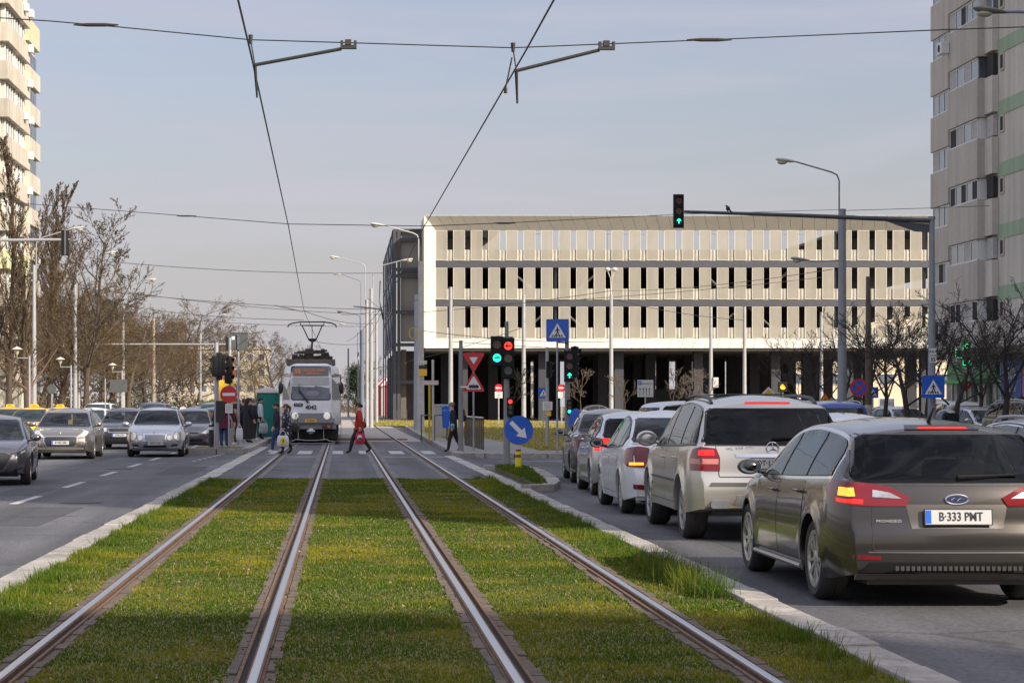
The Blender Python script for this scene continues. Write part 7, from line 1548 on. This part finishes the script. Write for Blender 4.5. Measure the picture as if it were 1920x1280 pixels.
person('woman in a long black dress with a black ponytail on the platform',XX(465,75.5),75.5,PZ0,R(-55),1.68,CBK,CBK,SH,HAIRB,arms=((.03,.08),(.03,.08)),bulk=1.15,hairstyle='long',skirt=(.16,1.05,.24,CBK),bare=1)
person('person in dark clothes with white shoes half hidden by the black dress',XX(457,77.5),77.5,PZ0,R(-40),1.66,CNV,CNV,SHW,HAIRBR,arms=((.05,.08),(.03,.05)),bulk=1.05)
person('person in a dark blue jacket between black dress and white shirt',XX(476,80),80,PZ0,R(-70),1.66,CNV,CBK,SHW,HAIRG,arms=((.04,.1),(.04,.1)),bulk=1.1)
person('person in a black jacket with brown hair behind the man in black',XX(447,80),80,PZ0,R(30),1.66,CBK,CNV,SH,HAIRBR,arms=((.05,.08),(.05,.08)),bulk=1.15)
person('bareheaded person in grey behind the dark blue jacket',XX(470,86),86,PZ0,R(-100),1.7,cloth('grey_coat',(.08,.08,.085)),CBK,SH,HAIRBR,arms=((.05,.08),(.05,.08)),bulk=1.15)
T,J=person('person in a white shirt holding a see-through bag before the green toilet',XX(488,83.5),83.5,PZ0,R(-80),1.72,CWH,CBK,SH,HAIRB,arms=((.05,.08),(.06,.05)),bulk=.98,hem=.92)
bag('carrier_bag','pale see-through bag in the hand of the white shirted person',place(T,J['wrr'])+Vector((.04,-.08,-.06)),.38,.42,.16,M('grey_plastic_bag',(.4,.41,.42),.35,var=.35,scale=7),.16,R(4))
person('distant person in white strolling by the green hedge',XX(343,150),150,-.05,R(20),1.65,CWH,CNV,SH,HAIRB,stride=.3)
person('distant person in dark clothes behind the white car on the left',XX(179,140),140,.06,R(100),1.7,CNV,CBK,SH,HAIRB,stride=.3)
T,J=person('person in a white hood and blue jacket among the parked cars on the right',XX(1780,62),62,-.05,R(200),1.62,CNV,CJE,SH,M('white_hood',(.62,.6,.55),.85),arms=((.05,.1),(.05,.1)),hairstyle='hood',bulk=1.1,lean=.08)
# ================================================================ trees
BARK=M('bark_brown',(.085,.062,.042),.9,var=.3,scale=6,bump=.5); BARKD=M('bark_dark',(.05,.042,.036),.9,var=.3,scale=6,bump=.5); BARKR=M('bark_reddish',(.2,.115,.07),.9,var=.25,scale=5)
TWIG=M('twigs_brown',(.105,.07,.036),.9,var=.25,scale=3); TWIGD=M('twigs_dark',(.05,.04,.034),.9,var=.25,scale=3); BUD=M('buds_brown',(.09,.06,.035),.8,var=.4,scale=4); TWIGG=M('twigs_grey',(.12,.09,.06),.9,var=.2,scale=3)
class Twigs:
    """many thin three-sided branches gathered into one mesh with numpy"""
    def __init__(s): s.a=[];s.b=[];s.ra=[];s.rb=[]
    def add(s,a,b,ra,rb): s.a.append(a[:]);s.b.append(b[:]);s.ra.append(ra);s.rb.append(rb)
    def mesh(s,name,mats,leaf=None):
        A=np.array(s.a,np.float32);B=np.array(s.b,np.float32);ra=np.array(s.ra,np.float32)[:,None];rb=np.array(s.rb,np.float32)[:,None]; n=len(A)
        t=B-A; t/=np.linalg.norm(t,axis=1)[:,None]+1e-9; ref=np.where(np.abs(t[:,2:3])<.9,np.array([[0,0,1.]]),np.array([[1.,0,0]])); u=np.cross(t,ref); u/=np.linalg.norm(u,axis=1)[:,None]+1e-9; w=np.cross(t,u)
        V=np.empty((n,6,3),np.float32)
        for j in range(3):
            c,q=math.cos(2*PI*j/3),math.sin(2*PI*j/3); V[:,j]=A+(u*c+w*q)*ra; V[:,3+j]=B+(u*c+w*q)*rb
        F_=(np.arange(n)[:,None,None]*6+np.array([[0,1,4,3],[1,2,5,4],[2,0,3,5]])[None]).reshape(-1,4); nv=6*n; P=V.reshape(-1,3); loops=F_.ravel(); starts=np.arange(0,len(loops),4); mi=np.zeros(len(F_),np.int32)
        if leaf is not None and len(leaf):
            Lc=np.array([l[:3] for l in leaf],np.float32); ls=np.array([l[3] for l in leaf],np.float32)[:,None]; k=len(Lc); g=np.random.default_rng(1); d1=g.normal(size=(k,3)); d1/=np.linalg.norm(d1,axis=1)[:,None]; d2=np.cross(d1,g.normal(size=(k,3))); d2/=np.linalg.norm(d2,axis=1)[:,None]
            Q=np.stack([Lc-d1*ls,Lc+d2*ls*.45,Lc+d1*ls,Lc-d2*ls*.45],1).reshape(-1,3); P=np.concatenate([P,Q]); loops=np.concatenate([loops,np.arange(4*k)+nv]); starts=np.arange(0,len(loops),4); mi=np.concatenate([mi,np.ones(k,np.int32)])
        me=bpy.data.meshes.new(name); me.vertices.add(len(P)); me.loops.add(len(loops)); me.polygons.add(len(starts)); me.vertices.foreach_set('co',P.astype(np.float32).ravel()); me.loops.foreach_set('vertex_index',loops.astype(np.int32)); me.polygons.foreach_set('loop_start',starts.astype(np.int32)); me.update(calc_edges=True)
        for m in mats: me.materials.append(m)
        me.polygons.foreach_set('material_index',mi); return me
def tree_meshes(seed,h,kind,trunkm,twigm,r0=None,first=.25,levels=4,nb=(9,7,6,5),ang=(50,45,42,40),lenr=(.5,.5,.5,.45),up=.12,rmin=.008,buds=0,budsize=.06,jit=.22,bend=.5):
    g=random.Random(seed); tb=MB(); tw=Twigs(); leaf=[]; r0=r0 or h*.016
    def grow(p,d,L,r,lv):
        n=6 if lv==0 else 4 if lv==1 else 3 if lv==2 else 2; pts=[p.copy()]; rs=[r]; q=p.copy(); dd=d.copy(); rend=max(rmin*.7,r*(.25 if lv==0 else .35))
        for i in range(n):
            dd=(dd+Vector((g.gauss(0,jit*.5),g.gauss(0,jit*.5),g.gauss(0,jit*.3)+up))).normalized() if lv or i>0 else dd
            q=q+dd*(L/n); pts.append(q.copy()); rs.append(r+(rend-r)*(i+1)/n)
        if lv<2: tb.tube(pts,rs,8 if lv==0 else 5)
        else:
            for i in range(n): tw.add(pts[i],pts[i+1],rs[i],rs[i+1])
        if buds and lv>=levels-2:
            for _ in range(buds): 
                i=g.randrange(n); leaf.append((*pts[i].lerp(pts[i+1],g.random()),budsize*g.uniform(.6,1.3)))
        if lv>=levels: return
        k=nb[lv]; 
        for j in range(k):
            t=(first+(1-first)*(j+g.random()*.8)/k) if lv==0 else (.2+.8*(j+g.random())/k); t=min(t,.98); f=t*n; i=min(n-1,int(f)); b=pts[i].lerp(pts[i+1],f-i); ax=(pts[i+1]-pts[i]).normalized()
            a=g.uniform(0,2*PI) if lv else 2.4*j+g.uniform(-.5,.5); o=ax.orthogonal().normalized(); o=Matrix.Rotation(a,3,ax)@o; an=R(ang[lv]*g.uniform(.7,1.25)); nd=(ax*math.cos(an)+o*math.sin(an)).normalized()
            taper=(1-.55*(t-first)/(1-first+.01)) if lv==0 else (1-.4*t)
            if kind=='poplar' and lv==0: taper=(1.0-.75*max(0,(t-first))/(1-first))
            grow(b,nd,L*lenr[lv]*taper*g.uniform(.75,1.2),max(rmin,(rs[i]*(.42 if lv else .3 if kind=='poplar' else .45))),lv+1)
    grow(Vector((0,0,-.1)),Vector((g.gauss(0,.03),g.gauss(0,.03),1)).normalized(),h*(.97 if kind!='vase' else .62),r0,0)
    return tb.mesh('trunk',trunkm,smooth=True),tw.mesh('crown',[twigm,BUD],leaf)
class TP:
    def __init__(s,*a,**k): s.t,s.c=tree_meshes(*a,**k); s.h=a[1]
    def put(s,label,x,y,h,rz,name='bare_tree',group=None,base=.03,wide=1):
        T=thing(name,label,'tree',(x,y,base),rz,group); T.scale=(h/s.h*wide,h/s.h*wide,h/s.h); put('trunk',s.t,T); put('crown',s.c,T); return T
POP=[TP(s_,17,'poplar',BARK,TWIG,.2,.1,4,(40,7,5,4),(20,22,26,30),(.27,.42,.5,.5),.16,.009,1,.055) for s_ in (1,2)]
TWIGO=M('twigs_ochre',(.15,.1,.04),.9,var=.25,scale=3); TWIGM=M('twigs_umber',(.075,.052,.032),.9,var=.25,scale=3)
BIG=[TP(s_,12,'round',(BARK,BARKD,BARK)[s_-3],(TWIG,TWIGM,TWIGO)[s_-3],.2,.2,4,(15,9,7,5),(58,48,45,42),(.55,.5,.5,.5),.05,.0115) for s_ in (3,4,5)]
GRY=[TP(s_,12,'round',BARK,TWIGG,.18,.25,4,(12,8,6,4),(42,40,38,38),(.5,.5,.5,.5),.1,.013,1,.07) for s_ in (6,)]
RED=[TP(9,8,'vase',BARKR,TWIG,.19,.45,4,(9,6,5,4),(62,40,40,40),(.75,.55,.5,.5),.06,.011)]
SML=[TP(s_,5.4,'vase',BARKD,TWIGD,.1,.42,4,(9,7,5,4),(48,42,40,38),(.85,.5,.5,.5),.1,.006,jit=.28) for s_ in (11,12,13)]
SAP=[TP(15,4,'round',BARK,M('twigs_sapling',(.13,.1,.075),.9),.05,.4,3,(9,6,5),(50,42,40),(.38,.5,.5),.1,.012)]
def at(px,d): return XX(px,d),d
k=0
for px,d,top,P,lab in ((14,124,262,POP[0],'tallest columnar poplar with brown buds at the left picture edge'),(90,142,342,POP[1],'pointed poplar with brown buds rising right of the tower edge'),(52,116,335,POP[1],'poplar with dense upright branches standing before the tower'),(118,150,400,POP[0],'narrower poplar just left of the second lamp head'),(-18,118,320,POP[1],'poplar cut in half by the left picture edge')):
    x,y=at(px,d); P.put(lab,x,y,ZZ(top,d),k*1.3,'poplar_tree','bare poplars at the left edge'); k+=1
x,y=at(57,108); RED[0].put('reddish barked tree with wide low branches beside the first pale pole',x,y,ZZ(565,108),.6)
x,y=at(158,128); GRY[0].put('loose tree whose thin branches reach right above the second lamp',x,y,ZZ(438,128),2.0,wide=1.1)
mass=[(20,135,560),(75,150,520),(110,138,590),(128,170,470),(165,150,560),(185,185,590),(205,160,620),(240,175,600),(262,200,590),(300,190,615),(322,215,630),(345,205,650),(368,240,600),(398,250,575),(420,260,610),(440,300,650),(150,205,560),(215,230,575),(275,250,600),(30,170,540),(5,150,590),(330,260,610),(480,380,655),(515,400,640),(545,380,650),(500,330,690)]
desc=['brown bare tree with crowded twigs','bare tree with spreading brown boughs','bushy bare tree','tangled bare tree']
where=['behind the far left poplar trunk','between the first two pale poles','under the lamp of the second pole','behind the second pale pole','right of the second pale pole','low before the dark pine','left of the close lamp pair','right of the close lamp pair','left of the brown concrete pole','right of the brown concrete pole','above the green hedge','left of the pole by the traffic lights','around the lamp left of the traffic lights','tallest behind the traffic lights','behind the traffic light heads','behind the grey sign back','far behind the second pole','beside the dark pine','behind the brown pole, paler','at the base of the tower','at the extreme left edge','behind the hedge, second row','far off left of the tram','farthest off left of the tram roof','just left of the tram windscreen','low behind the portable toilet']
for i,(px,d,top) in enumerate(mass):
    x,y=at(px,d); x=min(x,-18.5) if d<330 else x; P=(BIG+GRY)[(i*2+i//3)%4]; h=ZZ(top,d); P.put(f'{desc[i%4]} {where[i]}',x,y,h,i*1.7,'bare_tree','bare trees along the left pavement',wide=rng.uniform(1.15,1.4)*min(1.7,max(1,10/h)))
# evergreens
def pine(label,x,y,h,seed):
    g=random.Random(seed); T=thing('pine_tree',label,'tree',(x,y,0),0); m=MB(); m.tube([(0,0,0),(0,0,h)],[.22,.04],8); m.build('trunk',BARK,T,smooth=True); tw=Twigs(); leaf=[]
    for i in range(70):
        z=h*(.25+.75*(i/70)**.8); a=g.uniform(0,2*PI); L=(h-z)*.28+.7+g.uniform(-.3,.4); e=Vector((math.cos(a)*L,math.sin(a)*L,g.uniform(-.2,.5))); o=Vector((0,0,z)); tw.add(o,o+e,.04,.012)
        for j in range(55): t=g.uniform(.25,1.05); leaf.append((*(o+e*t+Vector((g.gauss(0,.25),g.gauss(0,.25),g.gauss(0,.18)))),g.uniform(.12,.26)))
    me=tw.mesh('crown',[BARK,M('pine_needles',(.022,.045,.018),.7,var=.35,scale=2)],leaf); put('crown',me,T); return T
x,y=at(209,205); pine('dark green pine standing out among the brown bare trees',x,y,ZZ(566,205),1); x,y=at(238,225); pine('smaller dark pine right of the close lamp pair',x,y,ZZ(605,225),2); x,y=at(668,330); pine('far dark pine beyond the tracks right of the tram',x,y,ZZ(690,330),3)
# hedge, bushes
def leafy(name,label,x,y,sx,sy,sz,mat,n,ls,seed,cat,base=0):
    g=random.Random(seed); T=thing(name,label,cat,(x,y,base)); tw=Twigs(); leaf=[]
    for i in range(max(8,n//120)): a=Vector((g.uniform(-sx,sx)*.8,g.uniform(-sy,sy)*.8,0)); tw.add(a,a+Vector((g.gauss(0,.2),g.gauss(0,.2),sz*g.uniform(.6,1))),.03,.01)
    for i in range(n):
        u,v,w=g.uniform(-1,1),g.uniform(-1,1),g.random()
        if name!='hedge' and u*u+v*v+(w*1.05)**2*.9>1.15+g.gauss(0,.12): continue
        leaf.append((u*sx,v*sy,w*sz*(1+.08*math.sin(u*sx*3)),ls*g.uniform(.6,1.4)))
    put('foliage',tw.mesh('foliage',[BARK,mat],leaf),T); return T
HG=M('hedge_green',(.12,.17,.025),.7,var=.35,scale=1.5); BB=M('bush_brown',(.13,.095,.05),.85,var=.4,scale=1.5); BG=M('bush_olive',(.07,.075,.025),.8,var=.4,scale=1.5); BW=M('bush_blossom',(.4,.33,.28),.8,var=.3,scale=3)
leafy('hedge','clipped light green hedge behind the queue on the left',XX(366,290),290,3.2,.8,2.2,HG,5200,.13,1,'hedge'); leafy('hedge','shorter stretch of green hedge right of the traffic light pole',XX(412,300),300,1.2,.8,2.2,HG,1800,.13,2,'hedge')
for i,(px,d,sx,sz,mt,lab) in enumerate(((15,150,3,3.5,BB,'brown bush under the poplars at the left edge'),(75,160,3.5,3,BG,'olive bush between the first two pale poles'),(118,165,3,2.5,BW,'pale blossoming bush behind the round sign back'),(170,180,3.5,2.8,BB,'brown bush right of the second pale pole'),(215,190,3,3,BG,'olive bush beside the close lamp pair'),(262,205,3.5,3.2,BG,'dark olive bush left of the brown pole'),(305,220,4,4.2,BW,'pale blossoming shrub right of the brown pole'),(330,260,3.6,3.5,BG,'olive shrub above the light hedge'),(455,320,4,3,BB,'brown shrubs behind the platform crowd'),(40,190,4,3.4,BB,'second brown bush before the tower'),(690,360,4,3.6,BB,'reddish brown bush beyond the tracks'),(652,380,3,3.2,BB,'far brown bush at the end of the tracks'))):
    leafy('bush',lab,min(XX(px,d),-18.6) if px<440 else XX(px,d),d,sx,1.6,sz,mt,1500,.16,20+i,'bush')
for px,d,top,i,lab in ((640,420,690,0,'far bare tree over the end of the tracks'),(700,380,680,1,'far bare tree beside the striped tent'),(730,400,700,2,'far bare tree behind the parking house corner')):
    x,y=at(px,d); BIG[i].put(lab,x,y,ZZ(top,d),i,wide=1.3)
# right: small bare street trees in the shade
for i,(px,d,top,lab) in enumerate(((1880,60,512,'bare street tree with forked trunk at the right edge before the posters'),(1787,66,560,'bare street tree rising beside the hooded person'),(1706,71,540,'bare street tree left of the right crossing sign'),(1657,79,560,'slim bare street tree behind the no stopping sign'),(1575,84,590,'bare tree around the tall thick grey pole'),(1535,92,600,'bare tree left of the tall thick grey pole'),(1735,84,560,'bare tree behind the right crossing sign'),(1620,92,575,'bare tree beyond the brown bill pole'),(1500,108,640,'small bare tree over the roadworks triangle'),(1835,76,560,'bare tree behind the pharmacy cross'))):
    x,y=at(px,d); SML[i%3].put(lab,x,y,ZZ(top,d)*1.06,i*2.1,'street_tree','bare street trees on the right pavement',wide=1.3 if i<3 else 1.1)
for i,(px,d,top,lab) in enumerate(((962,120,690,'sapling with thin twigs right of the near signal pole'),(1088,140,690,'sapling beside the grey sedan by the parking house'),(1172,135,700,'sapling left of the parking direction board'),(1262,130,690,'sapling right of the parking direction board'),(1296,140,695,'sapling just left of the pole with cabinet box'),(1322,150,690,'sapling over the off-roader roof'))):
    x,y=at(px,d); SAP[0].put(lab,x,y,ZZ(top,d),i*1.9,'sapling','young saplings before the parking house')
for i,(x,y,h,lab) in enumerate(((28,300,8,'sunlit tree glimpsed between the pillars, left one'),(47,305,8.5,'sunlit tree glimpsed between the pillars, middle one'),(57,282,8,'sunlit tree glimpsed between the pillars near the sedan board'))):
    BIG[i].put(lab,x,y,h,i,wide=1.3)
